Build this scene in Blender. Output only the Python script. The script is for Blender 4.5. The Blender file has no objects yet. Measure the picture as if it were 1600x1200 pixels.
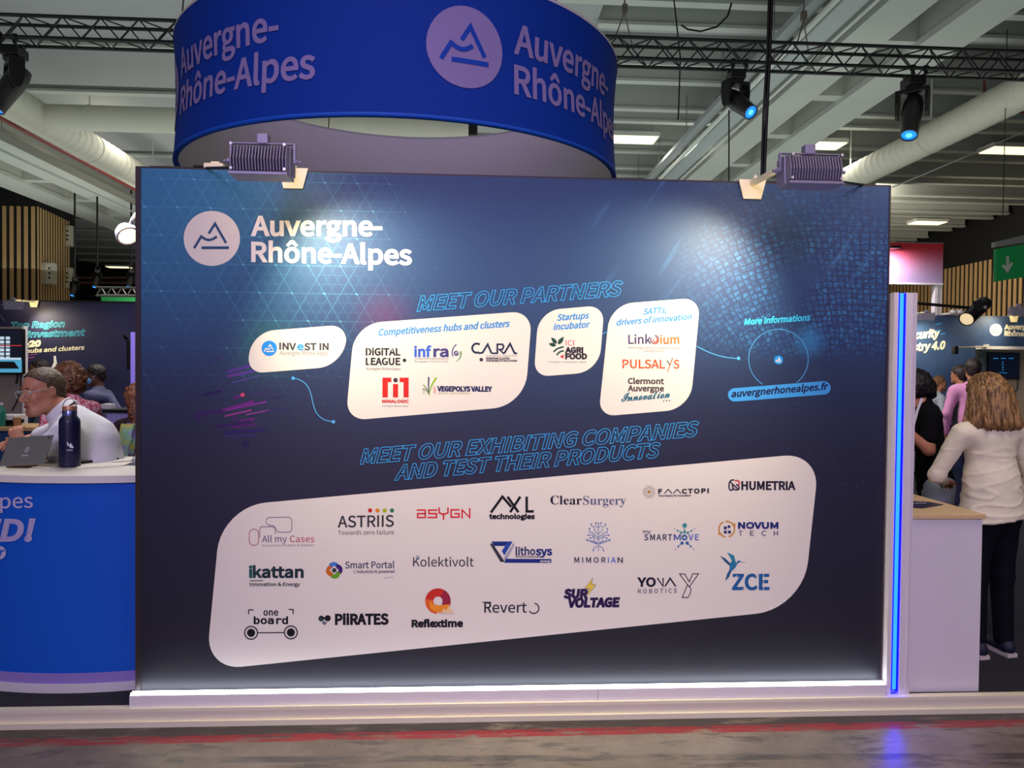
import bpy, math, random, os
import numpy as np
from mathutils import Vector, Matrix, noise
from mathutils.geometry import tessellate_polygon

# ------------------------------------------------------------------ camera, world, lights, exposure
SC = bpy.context.scene
COL = SC.collection
CAM = np.array([-0.243, -3.49, 1.68]); YAW, PITCH, ROLL, FPX = 0.0555, -0.0194, 0.0102, 1130.0
def _cam_axes():
    cy, sy, cp, sp, cr, sr = math.cos(YAW), math.sin(YAW), math.cos(PITCH), math.sin(PITCH), math.cos(ROLL), math.sin(ROLL)
    f = np.array([sy*cp, cy*cp, sp]); r0 = np.array([cy, -sy, 0.0]); u0 = np.cross(r0, f)
    return r0*cr+u0*sr, u0*cr-r0*sr, f
CR, CU, CF = _cam_axes()
cam = bpy.data.cameras.new('camera'); camo = bpy.data.objects.new('camera', cam); COL.objects.link(camo)
m = Matrix([[CR[0], CU[0], -CF[0], CAM[0]], [CR[1], CU[1], -CF[1], CAM[1]], [CR[2], CU[2], -CF[2], CAM[2]], [0, 0, 0, 1]])
camo.matrix_world = m
cam.sensor_width = 36; cam.lens = FPX/1600*36; cam.clip_start = 0.05; cam.clip_end = 200
SC.camera = camo
SC.view_settings.view_transform = 'Standard'; SC.view_settings.look = 'None'
SC.view_settings.exposure = 0.0; SC.view_settings.gamma = 1.0; SC.view_settings.use_curve_mapping = False

W = bpy.data.worlds.new('hall_air'); SC.world = W; W.use_nodes = True
W.node_tree.nodes['Background'].inputs[0].default_value = (0.72, 0.80, 0.80, 1)
W.node_tree.nodes['Background'].inputs[1].default_value = 0.16

def area(name, loc, target, size, energy, color, spread=180, sizey=None):
    l = bpy.data.lights.new(name, 'AREA'); l.energy = energy; l.color = color; l.size = size
    if sizey: l.shape = 'RECTANGLE'; l.size_y = sizey
    l.spread = math.radians(spread)
    o = bpy.data.objects.new(name, l); COL.objects.link(o); o.location = loc
    o.rotation_euler = (Vector(target)-Vector(loc)).to_track_quat('-Z', 'Y').to_euler()
    return o
def spot(name, loc, target, energy, color, angle, blend=0.6, radius=0.05):
    l = bpy.data.lights.new(name, 'SPOT'); l.energy = energy; l.color = color; l.spot_size = math.radians(angle)
    l.spot_blend = blend; l.shadow_soft_size = radius
    o = bpy.data.objects.new(name, l); COL.objects.link(o); o.location = loc
    o.rotation_euler = (Vector(target)-Vector(loc)).to_track_quat('-Z', 'Y').to_euler()
    return o
# violet stage wash from the lighting rig on the aisle side, neutral hall fixtures high above, plus added unseen fill lamps
area('stage_wash_lamp', (-1.5, -8.5, 4.6), (0, 0, 0.9), 2.5, 62, (0.72, 0.56, 1.0), spread=70)
area('stage_wash_lamp', (4.5, -7.0, 4.6), (2.2, 0, 0.8), 2.0, 12, (1.0, 0.78, 1.0), spread=80)
area('stage_wash_lamp', (-1.0, -6.0, 7.0), (-0.8, 1.5, 3.9), 1.5, 9, (0.40, 0.28, 1.0), spread=50)
area('added_ceiling_fill', (-3.0, 14.0, 4.9), (-3.0, 14.0, 9), 26.0, 800, (0.90, 1.0, 0.97), sizey=18.0)  # unseen fill, added to brighten the ceiling from below
area('added_ceiling_fill', (-4.0, 2.5, 5.4), (-4.0, 2.5, 9), 18.0, 160, (0.92, 0.98, 1.0), sizey=5.0)  # second added fill, for the nearer ceiling
area('hall_lamp_row', (0.0, 15.0, 7.4), (0, 15, 0), 20.0, 400, (1.0, 0.96, 0.86), sizey=1.0)
area('hall_lamp_row', (0.0, -2.2, 6.9), (0, -2.2, 0), 12.0, 120, (1.0, 0.85, 0.62), sizey=0.8)

area('added_ceiling_fill', (-6.0, 33.0, 4.6), (-6.0, 33.0, 9), 16.0, 420, (0.90, 1.0, 0.97), sizey=12.0)  # added fill for the far ceiling, no fixture there
area('added_slat_fill', (13.5, 22.0, 7.6), (21, 24, 4.5), 3.0, 900, (1.0, 0.92, 0.76), sizey=14.0)  # added fill to brighten the right wall's slats, no fixture there
area('added_slat_fill', (-8.3, 17.0, 3.3), (-11.5, 21.8, 4.6), 1.5, 130, (1.0, 0.92, 0.78))  # added fill for the pillar's slats
area('added_stand_fill_left', (-3.6, 4.6, 3.4), (-3.6, 5.2, 1.0), 1.6, 55, (1.0, 0.93, 0.86))  # unseen fills, added to brighten the left stands
area('added_stand_fill_left', (-2.6, 1.2, 2.7), (-2.6, 0.7, 1.0), 0.6, 14, (0.95, 0.92, 1.0))
area('added_stand_fill_right', (3.6, 4.6, 3.3), (4.2, 7.0, 1.2), 1.6, 110, (1.0, 0.93, 0.86))  # unseen fills, added to brighten the right stands
area('added_stand_fill_right', (2.3, -0.4, 3.2), (2.5, 0.6, 1.2), 0.5, 12, (1.0, 0.88, 0.78))

def px_ray(x, y): return CR*(x-800)/FPX-CU*(y-600)/FPX+CF
def Py(x, y, Y):                     # the point of the vertical plane y = Y seen at photo pixel (x, y)
    d = px_ray(x, y); return CAM+d*(Y-CAM[1])/d[1]
def Pz(x, y, Z):                     # the same on a level plane
    d = px_ray(x, y); return CAM+d*(Z-CAM[2])/d[2]
def V(p): return Vector((float(p[0]), float(p[1]), float(p[2])))

# ------------------------------------------------------------------ materials
def lin(c):
    return tuple(((v/255)/12.92 if v/255 <= 0.04045 else ((v/255+0.055)/1.055)**2.4) for v in c)
_mats = {}
def mat(name, rgb, rough=0.6, metal=0.0, spec=0.5, emit=None, strength=0.0, noise_amt=0.0, noise_scale=8.0, bump=0.0, trans=0.0, srgb=True, alpha=1.0):
    if name in _mats: return _mats[name]
    M = bpy.data.materials.new(name); M.use_nodes = True; nt = M.node_tree; b = nt.nodes['Principled BSDF']
    c = lin(rgb) if srgb else rgb
    b.inputs['Base Color'].default_value = (*c, 1); b.inputs['Roughness'].default_value = rough
    b.inputs['Metallic'].default_value = metal; b.inputs['Specular IOR Level'].default_value = spec
    if trans: b.inputs['Transmission Weight'].default_value = trans
    if emit is not None:
        b.inputs['Emission Color'].default_value = (*(lin(emit) if srgb else emit), 1); b.inputs['Emission Strength'].default_value = strength
    if noise_amt or bump:
        tc = nt.nodes.new('ShaderNodeTexCoord'); n = nt.nodes.new('ShaderNodeTexNoise'); n.inputs['Scale'].default_value = noise_scale
        n.inputs['Detail'].default_value = 6; nt.links.new(tc.outputs['Object'], n.inputs['Vector'])
        if noise_amt:
            mr = nt.nodes.new('ShaderNodeMapRange'); mr.inputs['To Min'].default_value = 1-noise_amt; mr.inputs['To Max'].default_value = 1+noise_amt
            nt.links.new(n.outputs['Fac'], mr.inputs['Value'])
            vm = nt.nodes.new('ShaderNodeVectorMath'); vm.operation = 'SCALE'; vm.inputs[0].default_value = c
            nt.links.new(mr.outputs[0], vm.inputs['Scale']); nt.links.new(vm.outputs[0], b.inputs['Base Color'])
        if bump:
            bp = nt.nodes.new('ShaderNodeBump'); bp.inputs['Strength'].default_value = bump; bp.inputs['Distance'].default_value = 0.01
            nt.links.new(n.outputs['Fac'], bp.inputs['Height']); nt.links.new(bp.outputs[0], b.inputs['Normal'])
    _mats[name] = M
    return M

class X:                              # tiny expression builder over shader math nodes
    nt = None
    def __init__(s, sock): s.s = sock
    @staticmethod
    def op(o, *a):
        n = X.nt.nodes.new('ShaderNodeMath'); n.operation = o
        for i, v in enumerate(a):
            if isinstance(v, X): X.nt.links.new(v.s, n.inputs[i])
            else: n.inputs[i].default_value = v
        return X(n.outputs[0])
    def __add__(s, o): return X.op('ADD', s, o)
    __radd__ = __add__
    def __sub__(s, o): return X.op('SUBTRACT', s, o)
    def __rsub__(s, o): return X.op('SUBTRACT', o, s)
    def __mul__(s, o): return X.op('MULTIPLY', s, o)
    __rmul__ = __mul__
    def __truediv__(s, o): return X.op('DIVIDE', s, o)
def smooth(x, a, b):
    n = X.nt.nodes.new('ShaderNodeMapRange'); n.interpolation_type = 'SMOOTHSTEP'; n.clamp = True
    X.nt.links.new(x.s, n.inputs['Value']); n.inputs['From Min'].default_value = a; n.inputs['From Max'].default_value = b
    return X(n.outputs[0])
def mixc(f, a, b):
    n = X.nt.nodes.new('ShaderNodeMix'); n.data_type = 'RGBA'
    if isinstance(f, X): X.nt.links.new(f.s, n.inputs[0])
    else: n.inputs[0].default_value = f
    for i, v in ((6, a), (7, b)):
        if isinstance(v, tuple): n.inputs[i].default_value = (*v, 1)
        else: X.nt.links.new(v.s, n.inputs[i])
    return X(n.outputs[2])
def newmat(name, rough=0.6, spec=0.5):
    M = bpy.data.materials.new(name); M.use_nodes = True; X.nt = M.node_tree
    b = M.node_tree.nodes['Principled BSDF']; b.inputs['Roughness'].default_value = rough; b.inputs['Specular IOR Level'].default_value = spec
    tc = X.nt.nodes.new('ShaderNodeTexCoord'); sep = X.nt.nodes.new('ShaderNodeSeparateXYZ'); X.nt.links.new(tc.outputs['Object'], sep.inputs[0])
    _mats[name] = M
    return M, b, tc, X(sep.outputs[0]), X(sep.outputs[1]), X(sep.outputs[2])
def vec(x, y, z=0.0):
    n = X.nt.nodes.new('ShaderNodeCombineXYZ')
    for i, v in enumerate((x, y, z)):
        if isinstance(v, X): X.nt.links.new(v.s, n.inputs[i])
        else: n.inputs[i].default_value = v
    return X(n.outputs[0])
def noisen(v, scale, detail=4, rough=0.5):
    n = X.nt.nodes.new('ShaderNodeTexNoise'); n.inputs['Scale'].default_value = scale; n.inputs['Detail'].default_value = detail
    n.inputs['Roughness'].default_value = rough; X.nt.links.new(v.s, n.inputs['Vector']); return X(n.outputs['Fac'])
def voron(v, scale, feature='F1', rnd=1.0):
    n = X.nt.nodes.new('ShaderNodeTexVoronoi'); n.feature = feature; n.inputs['Scale'].default_value = scale
    n.inputs['Randomness'].default_value = rnd; X.nt.links.new(v.s, n.inputs['Vector'])
    return X(n.outputs['Distance']), (X(n.outputs['Color']) if feature == 'F1' else None)
def bumpn(b, h, strength, dist=0.01):
    n = X.nt.nodes.new('ShaderNodeBump'); n.inputs['Strength'].default_value = strength; n.inputs['Distance'].default_value = dist
    X.nt.links.new(h.s, n.inputs['Height']); X.nt.links.new(n.outputs[0], b.inputs['Normal'])
def setc(b, c): X.nt.links.new(c.s, b.inputs['Base Color'])

# ------------------------------------------------------------------ mesh builders and object helpers
class MB:
    def __init__(s): s.v = []; s.f = []; s.m = []; s.cm = 0
    def quad(s, a, b, c, d):
        n = len(s.v); s.v += [tuple(a), tuple(b), tuple(c), tuple(d)]; s.f.append((n, n+1, n+2, n+3)); s.m.append(s.cm)
    def box(s, a, b, R=None, o=None):
        n = len(s.v)
        for x in (a[0], b[0]):
            for y in (a[1], b[1]):
                for z in (a[2], b[2]):
                    p = Vector((x, y, z))
                    if R is not None: p = R @ p
                    if o is not None: p = p+Vector(o)
                    s.v.append(tuple(p))
        for q in ((0, 1, 3, 2), (4, 6, 7, 5), (0, 4, 5, 1), (2, 3, 7, 6), (0, 2, 6, 4), (1, 5, 7, 3)):
            s.f.append(tuple(n+i for i in q)); s.m.append(s.cm)
        return s
    def tube(s, p, q, r, n=8, r2=None, cap=True):
        p, q = Vector(p), Vector(q); d = (q-p)
        if d.length < 1e-9: return s
        d.normalize(); a = d.orthogonal().normalized(); b = d.cross(a); r2 = r if r2 is None else r2
        k = len(s.v)
        for c, rr in ((p, r), (q, r2)):
            for i in range(n):
                t = 2*math.pi*i/n; s.v.append(tuple(c+(a*math.cos(t)+b*math.sin(t))*rr))
        for i in range(n):
            j = (i+1) % n; s.f.append((k+i, k+j, k+n+j, k+n+i)); s.m.append(s.cm)
        if cap:
            s.f.append(tuple(k+i for i in reversed(range(n)))); s.f.append(tuple(k+n+i for i in range(n))); s.m += [s.cm]*2
        return s
    def path(s, pts, r, n=8):
        pts = [Vector(p) for p in pts]; k = len(s.v); ring = None; N = len(pts)
        for i, p in enumerate(pts):
            d = (pts[min(i+1, N-1)]-pts[max(i-1, 0)]).normalized()
            a = d.orthogonal().normalized() if ring is None else (ring-d*ring.dot(d)).normalized()
            ring = a; b = d.cross(a)
            for j in range(n):
                t = 2*math.pi*j/n; s.v.append(tuple(p+(a*math.cos(t)+b*math.sin(t))*r))
        for i in range(N-1):
            for j in range(n):
                l = (j+1) % n; s.f.append((k+i*n+j, k+i*n+l, k+(i+1)*n+l, k+(i+1)*n+j)); s.m.append(s.cm)
        s.f.append(tuple(k+j for j in reversed(range(n)))); s.f.append(tuple(k+(N-1)*n+j for j in range(n))); s.m += [s.cm]*2
        return s
    def lathe(s, prof, c=(0, 0, 0), n=24, axis=None):      # prof: (radius, height) pairs
        k = len(s.v); c = Vector(c); ax = Vector((0, 0, 1)) if axis is None else Vector(axis).normalized()
        a = ax.orthogonal().normalized(); b = ax.cross(a)
        for r, h in prof:
            for i in range(n):
                t = 2*math.pi*i/n; s.v.append(tuple(c+ax*h+(a*math.cos(t)+b*math.sin(t))*r))
        for q in range(len(prof)-1):
            for i in range(n):
                j = (i+1) % n; s.f.append((k+q*n+i, k+q*n+j, k+(q+1)*n+j, k+(q+1)*n+i)); s.m.append(s.cm)
        s.f.append(tuple(k+i for i in reversed(range(n)))); s.f.append(tuple(k+(len(prof)-1)*n+i for i in range(n))); s.m += [s.cm]*2
        return s
    def prism(s, pts, d):              # closed outline of 3D points, extruded by the vector d
        k = len(s.v); n = len(pts); d = Vector(d)
        s.v += [tuple(Vector(p)) for p in pts]+[tuple(Vector(p)+d) for p in pts]
        s.f.append(tuple(k+i for i in reversed(range(n)))); s.f.append(tuple(k+n+i for i in range(n))); s.m += [s.cm]*2
        for i in range(n):
            j = (i+1) % n; s.f.append((k+i, k+j, k+n+j, k+n+i)); s.m.append(s.cm)
        return s
def origin(parent):
    o = parent
    while o is not None and o.parent: o = o.parent
    return Vector(o['org']) if o is not None and 'org' in o else Vector((0, 0, 0))
def link(name, verts, faces, mats, parent=None, mi=None, smooth_=False, flip=True, bevel=0.0):
    me = bpy.data.meshes.new(name); org = origin(parent)
    if isinstance(verts, np.ndarray): verts = (verts-np.array(org)).tolist()
    else: verts = [(v[0]-org[0], v[1]-org[1], v[2]-org[2]) for v in verts]
    me.from_pydata(verts, [], faces)
    mats = mats if isinstance(mats, (list, tuple)) else [mats]
    for q in mats: me.materials.append(q)
    if mi is not None: me.polygons.foreach_set('material_index', mi)
    if smooth_: me.polygons.foreach_set('use_smooth', [True]*len(me.polygons))
    me.update()
    o = bpy.data.objects.new(name, me); COL.objects.link(o); o.parent = parent
    if bevel:
        b = o.modifiers.new('bevel', 'BEVEL'); b.width = bevel; b.segments = 2; b.limit_method = 'ANGLE'
    return o
def part(name, mb, mats, parent=None, smooth_=False, bevel=0.0, auto=False):
    o = link(name, mb.v, mb.f, mats, parent, mb.m, smooth_, bevel=bevel)
    if auto:
        me = o.data; me.polygons.foreach_set('use_smooth', [True]*len(me.polygons)); me.set_sharp_from_angle(angle=math.radians(40))
    return o
def tag(o, label=None, cat=None, group=None, kind=None):
    if label: o['label'] = label
    if cat: o['category'] = cat
    if group: o['group'] = group
    if kind: o['kind'] = kind
    return o
def empty(name, loc, label, cat, group=None, kind=None):
    o = bpy.data.objects.new(name, None); COL.objects.link(o); o.location = V(loc); o.empty_display_size = 0.1
    o['org'] = [float(loc[0]), float(loc[1]), float(loc[2])]
    return tag(o, label, cat, group, kind)
def struct(o, label=None): o['kind'] = 'structure'; o['label'] = label or o.name.replace('_', ' '); return o
def copy_tree(o, parent=None):
    c = o.copy(); COL.objects.link(c); c.parent = parent
    for ch in [q for q in o.children]: copy_tree(ch, c)
    return c

# ------------------------------------------------------------------ flat print: letters and marks as thin geometry on a surface
FD = bpy.utils.system_resource('DATAFILES')+'/fonts/'
_fonts = {}
def font(k):
    if k is None: return None
    if k not in _fonts:
        try: _fonts[k] = bpy.data.fonts.load(FD+{'mono': 'DejaVuSansMono.woff2', 'cjk': 'Noto Sans CJK Regular.woff2', 'math': 'NotoSansMath-Regular.woff2'}[k])
        except Exception: _fonts[k] = None
    return _fonts[k]
def mathstr(s, u, l):
    if font('math') is None: return s
    return ''.join(chr(u+ord(c)-65) if 'A' <= c <= 'Z' else chr(l+ord(c)-97) if 'a' <= c <= 'z' else c for c in s)
def serif(s): return mathstr(s, 0x1D400, 0x1D41A)
def script(s): return mathstr(s, 0x1D4D0, 0x1D4EA)
_gc = {}
def glyphs(s, fk=None, offset=0.0, spacing=1.0, res=3):
    key = (s, fk, offset, spacing)
    if key in _gc: return _gc[key]
    c = bpy.data.curves.new('t', 'FONT'); c.body = s; c.offset = offset; c.resolution_u = res; c.space_character = spacing
    f = font(fk)
    if f: c.font = f
    o = bpy.data.objects.new('t', c); COL.objects.link(o)
    dg = bpy.context.evaluated_depsgraph_get(); me = bpy.data.meshes.new_from_object(o.evaluated_get(dg))
    v = np.array([p.co[:2] for p in me.vertices]); fs = [tuple(p.vertices) for p in me.polygons]
    bpy.data.objects.remove(o); bpy.data.curves.remove(c); bpy.data.meshes.remove(me)
    cnt = {}
    for q in fs:
        for i in range(len(q)):
            a, b = q[i], q[(i+1) % len(q)]; e = (min(a, b), max(a, b)); cnt[e] = cnt.get(e, 0)+1
    # vertices may be split per glyph only, so single-use edges are outline edges
    edges = [e for e, k in cnt.items() if k == 1]
    _gc[key] = (v, fs, edges)
    return _gc[key]
def capheight(fk=None):
    v, _, _ = glyphs('H' if fk != 'math' else serif('H'), fk); return v[:, 1].max()-v[:, 1].min()
class Art:
    """2D marks gathered in a (u, v) frame; surf maps (u, v, lift) to 3D"""
    def __init__(s, surf, lift=0.0): s.surf = surf; s.base = lift; s.layer = 0; s.reset()
    def reset(s): s.v = []; s.f = []; s.m = []; s.cols = []; s.k = 0
    def ci(s, col):
        if col not in s.cols: s.cols.append(col)
        return s.cols.index(col)
    def add(s, uv, faces, col, dl=None):
        k = len(s.v); L = s.base+s.layer+0.02*s.k; s.k += 1
        s.v += [s.surf(a, b, L+(dl[i] if dl is not None else 0)) for i, (a, b) in enumerate(uv)]; c = s.ci(col)
        for q in faces: s.f.append(tuple(k+i for i in q)); s.m.append(c)
    def poly(s, pts, col, holes=()):
        loops = [pts]+list(holes); flat = [p for l in loops for p in l]
        tri = tessellate_polygon([[Vector((p[0], p[1], 0)) for p in l] for l in loops])
        s.add(flat, tri, col)
    def disc(s, x, y, rx, col, ry=None, rot=0, n=28, hole=0, rings=1):
        ry = ry or rx; ca, sa = math.cos(rot), math.sin(rot); P = []
        def pt(f, i):
            t = 2*math.pi*i/n; a, b = math.cos(t)*rx*f, math.sin(t)*ry*f; return (x+a*ca-b*sa, y+a*sa+b*ca)
        F = []
        lo = hole if hole else 0.02
        R_ = [lo+(1-lo)*k/rings for k in range(rings+1)]
        for r in R_: P += [pt(r, i) for i in range(n)]
        for k in range(rings):
            for i in range(n):
                j = (i+1) % n; F.append((k*n+i, k*n+j, (k+1)*n+j, (k+1)*n+i))
        if not hole: F.append(tuple(range(n)))
        s.add(P, F, col)
    def stroke(s, pts, w, col, closed=False, w2=None, capx=0.0, cap=False):
        pts = [np.array(p, float) for p in pts]
        if closed: pts = pts+[pts[0]]
        N = len(pts); P = []
        for i in range(N):
            if closed: d0 = pts[i]-pts[i-1 if i > 0 else N-2]; d1 = pts[(i+1) if i < N-1 else 1]-pts[i]
            else: d0 = pts[i]-pts[i-1] if i > 0 else pts[1]-pts[0]; d1 = pts[i+1]-pts[i] if i < N-1 else pts[-1]-pts[-2]
            d0 = d0/(np.linalg.norm(d0)+1e-12); d1 = d1/(np.linalg.norm(d1)+1e-12)
            n0 = np.array([-d0[1], d0[0]]); n1 = np.array([-d1[1], d1[0]]); n = n0+n1; L = np.linalg.norm(n)
            n = n0 if L < 1e-6 else n/L; k = 1/max(0.45, float(n@n0)); ww = w if w2 is None else w+(w2-w)*i/(N-1)
            p = pts[i]
            if capx and i == 0: p = p-d1*capx
            if capx and i == N-1: p = p+d0*capx
            P += [tuple(p+n*ww/2*k), tuple(p-n*ww/2*k)]
        s.add(P, [(2*i, 2*i+1, 2*i+3, 2*i+2) for i in range(N-1)], col)
        if cap:
            s.disc(pts[0][0], pts[0][1], w/2, col, n=10); s.disc(pts[-1][0], pts[-1][1], (w2 or w)/2, col, n=10)
    def arc(s, x, y, r, a0, a1, w, col, ry=None, n=16, w2=None):
        ry = ry or r
        s.stroke([(x+r*math.cos(math.radians(a0+(a1-a0)*i/n)), y+ry*math.sin(math.radians(a0+(a1-a0)*i/n))) for i in range(n+1)], w, col, w2=w2)
    def text(s, t, p0, p1, h, col, fk=None, weight=0.0, shear=0.0, outline=0.0, offset=0.0, spacing=1.0, flipv=-1, res=3):
        """baseline from p0 to p1, capitals h high; weight thickens the strokes; outline > 0 draws only the contours"""
        if fk is None and font('cjk') is not None: fk = 'cjk'
        if flipv == 1 or h > 13: res = 6
        v, fs, ed = glyphs(t, fk, 0.0, spacing, res)
        if len(v) == 0: return
        x0, x1 = v[:, 0].min(), v[:, 0].max(); p0 = np.array(p0, float); p1 = np.array(p1, float)
        ax = (p1-p0)/(x1-x0); L = np.linalg.norm(p1-p0); hs = h/capheight(fk)
        up = np.array([0.0, flipv])
        uv = p0+(v[:, :1]-x0)*ax+v[:, 1:]*hs*(up+np.array([shear, 0.0]))
        # outline edges in face order, so that the outside lies on a known side
        de = {}; cen = sum(((uv[q[1]]-uv[q[0]])[0]*(uv[q[2]]-uv[q[0]])[1]-(uv[q[1]]-uv[q[0]])[1]*(uv[q[2]]-uv[q[0]])[0]) for q in fs)
        sg = 1.0 if cen > 0 else -1.0; es = set(ed)
        for q in fs:
            for i in range(len(q)):
                a, b = q[i], q[(i+1) % len(q)]
                if (min(a, b), max(a, b)) in es: de[a] = b
        uv0 = uv.copy()
        if weight:
            nn = np.zeros_like(uv); n1 = {}
            for a, b in de.items():
                d = uv[b]-uv[a]; l = np.linalg.norm(d)
                if l < 1e-9: continue
                n = np.array([d[1], -d[0]])/l*sg; nn[a] += n; nn[b] += n; n1[a] = n
            for a, n in n1.items():
                L = np.linalg.norm(nn[a])
                if L > 1e-6:
                    m_ = nn[a]/L; uv[a] = uv[a]+m_*(weight/2/max(0.5, float(m_@n)))
        if not outline:
            comp = list(range(len(uv)))           # neighbouring letters get slightly different lifts, so thick letters may touch
            def find(i):
                while comp[i] != i: comp[i] = comp[comp[i]]; i = comp[i]
                return i
            for q in fs:
                r_ = find(q[0])
                for i in q[1:]: comp[find(i)] = r_
            roots = {}; dl = [0.012*(roots.setdefault(find(i), len(roots)) % 3) for i in range(len(uv))]
            s.add([tuple(q) for q in uv], fs, col, dl)
            if weight: s.add([tuple(q) for q in uv0], fs, col, [d_+0.03 for d_ in dl])
            return
        seen = set(); P = []; F = []
        for st in list(de):
            if st in seen: continue
            lp = []; c_ = st
            while c_ in de and c_ not in seen: seen.add(c_); lp.append(uv[c_]); c_ = de[c_]
            if len(lp) > 2:
                q = [lp[0]]
                for p in lp[1:]:
                    if np.linalg.norm(p-q[-1]) > outline*0.25: q.append(p)
                s.stroke(q, outline, col, closed=True)
    def done(s, name, parent, label=None, mats=None, rough=0.6):
        ms = [mats[c] if mats and c in mats else mat('print_%s' % '_'.join(str(x) for x in c), c, rough, spec=0.25) for c in s.cols]
        o = link(name, s.v, s.f, ms, parent, s.m)
        if label: o['label'] = label
        s.reset(); return o
def rounded(cs, rad, n=8):
    out = []; N = len(cs)
    for i in range(N):
        p = np.array(cs[i], float); a = np.array(cs[i-1], float)-p; b = np.array(cs[(i+1) % N], float)-p; r = rad[i] if isinstance(rad, (list, tuple)) else rad
        A = p+a/np.linalg.norm(a)*r; B = p+b/np.linalg.norm(b)*r; c = 0.56
        A2 = A+(p-A)*c; B2 = B+(p-B)*c
        for k in range(n+1):
            t = k/n; q = A*(1-t)**3+3*A2*t*(1-t)**2+3*B2*t*t*(1-t)+B*t**3; out.append((float(q[0]), float(q[1])))
    return out
def region_mark(A, cx, cy, w, col, thick=None, ang=0.0, rev=False):
    """the two-peak mountain mark over a bar, in pixel-like (y down) coordinates"""
    th = thick or w*0.045; ca, sa = math.cos(ang), math.sin(ang); sg = 1
    def q(x, y): x *= w; y *= w; return (cx+x*ca-y*sa, cy+x*sa+y*ca)
    A.stroke([q(-0.055, -0.085), q(0.056, -0.262), q(0.253, 0.082)], th, col)
    curve = [(-0.19+0.28*i/8, -0.034+0.062*math.sin(math.pi*i/8)) for i in range(9)]
    A.stroke([q(-0.315, 0.175)]+[q(*p) for p in curve], th, col)
    A.stroke([q(-0.183, 0.166), q(0.304, 0.166)], th*1.1, col)

# ------------------------------------------------------------------ shared materials
BLACK = mat('black_metal', (9, 8, 9), 0.42, spec=0.4)
WHITE = mat('white_lacquer', (225, 220, 224), 0.35)
OFFW = mat('white_paint', (205, 208, 200), 0.7)
ALU = mat('aluminium', (175, 172, 170), 0.35, metal=0.8)
GREYP = mat('grey_paint', (150, 155, 155), 0.75)
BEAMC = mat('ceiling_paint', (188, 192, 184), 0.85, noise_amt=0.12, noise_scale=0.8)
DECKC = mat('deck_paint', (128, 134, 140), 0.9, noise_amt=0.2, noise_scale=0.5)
DUCTC = mat('duct_wrap', (205, 203, 186), 0.8, noise_amt=0.08, noise_scale=2)
DARKW = mat('dark_wall', (30, 29, 30), 0.9)
OAK = mat('oak', (196, 158, 108), 0.6, noise_amt=0.12, noise_scale=6)
PURPLE = mat('grey_cast_metal', (150, 145, 165), 0.45, metal=0.2)
CREAMM = mat('bracket_enamel', (250, 240, 205), 0.5)

# ------------------------------------------------------------------ floor, platform
def floor_mat():
    M, b, tc, x, y, z = newmat('worn_concrete', 0.4)
    v = vec(x, y, 0.0); v2 = vec(x*0.6, y*2.2, 0.0)
    n1 = noisen(v, 1.6, 8, 0.65); n2 = noisen(v2, 6.0, 8, 0.7); n3 = noisen(v, 38.0, 4, 0.6)
    c = mixc(smooth(n1, 0.3, 0.7), (0.115, 0.09, 0.066), (0.235, 0.195, 0.15))
    c = mixc(smooth(n2, 0.50, 0.66)*0.8, c, (0.045, 0.038, 0.034))
    c = mixc(smooth(n3, 0.6, 0.75)*0.5, c, (0.30, 0.27, 0.23))
    # painted red line that follows the platform edge, worn; dark scuffed band beside it
    d = y+0.175-x*0.004
    wob = noisen(vec(x*1.0, y*0.0, 0.0), 7.0, 3)*0.012
    red = X.op('COMPARE', d+wob, 0.0, 0.034); wear = smooth(noisen(v2, 9.0, 7, 0.75), 0.38, 0.52)
    dk = X.op('COMPARE', d, 0.055, 0.055)
    c = mixc(dk*smooth(noisen(v2, 5, 6, 0.7), 0.30, 0.50)*0.9, c, (0.022, 0.018, 0.018))
    c = mixc(red*wear*0.9, c, (0.27, 0.010, 0.018))
    dk2 = X.op('COMPARE', y+0.40+x*0.028, 0.0, 0.025)*smooth(x, -1.7, -1.2)*smooth(noisen(v2, 4, 6, 0.7), 0.4, 0.6)
    c = mixc(dk2*0.7, c, (0.03, 0.026, 0.024))
    cr = X.op('COMPARE', x+2.33-(y+0.30)*1.35, 0.0, 0.006)*X.op('LESS_THAN', x, -1.5)
    c = mixc(cr*0.8, c, (0.03, 0.025, 0.02))
    setc(b, c)
    r = 0.20+0.24*n2; X.nt.links.new(r.s, b.inputs['Roughness'])
    bumpn(b, n2+n3*0.4, 0.25, 0.01)
    return M
mb = MB(); mb.quad((-26, -12, 0), (26, -12, 0), (26, 50, 0), (-26, 50, 0))
struct(part('floor', mb, floor_mat()), 'worn concrete hall floor with a scuffed red painted line')
CARPET = mat('dark_carpet', (34, 34, 44), 0.95, noise_amt=0.3, noise_scale=60)
PF = -0.06
plat = tag(empty('stand_platform', (0, 0, 0), 'low raised platform with dark carpet and white metal edge under the stands', 'platform'), kind='structure')
mb = MB(); mb.box((-6.0, PF+0.03, 0), (9.0, 13.0, 0.078)); part('carpet', mb, CARPET, plat)
mb = MB(); mb.box((-6.0, PF, 0.0), (9.0, PF+0.03, 0.080)); part('edge_panel', mb, mat('edge_white', (232, 224, 200), 0.45), plat)
mb = MB(); mb.box((-6.0, PF-0.012, 0.0), (9.0, PF, 0.026)); mb.box((-6.0, PF-0.006, 0.070), (9.0, PF+0.034, 0.086)); part('edge_trim', mb, mat('cream_edge', (228, 220, 196), 0.4), plat)

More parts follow.
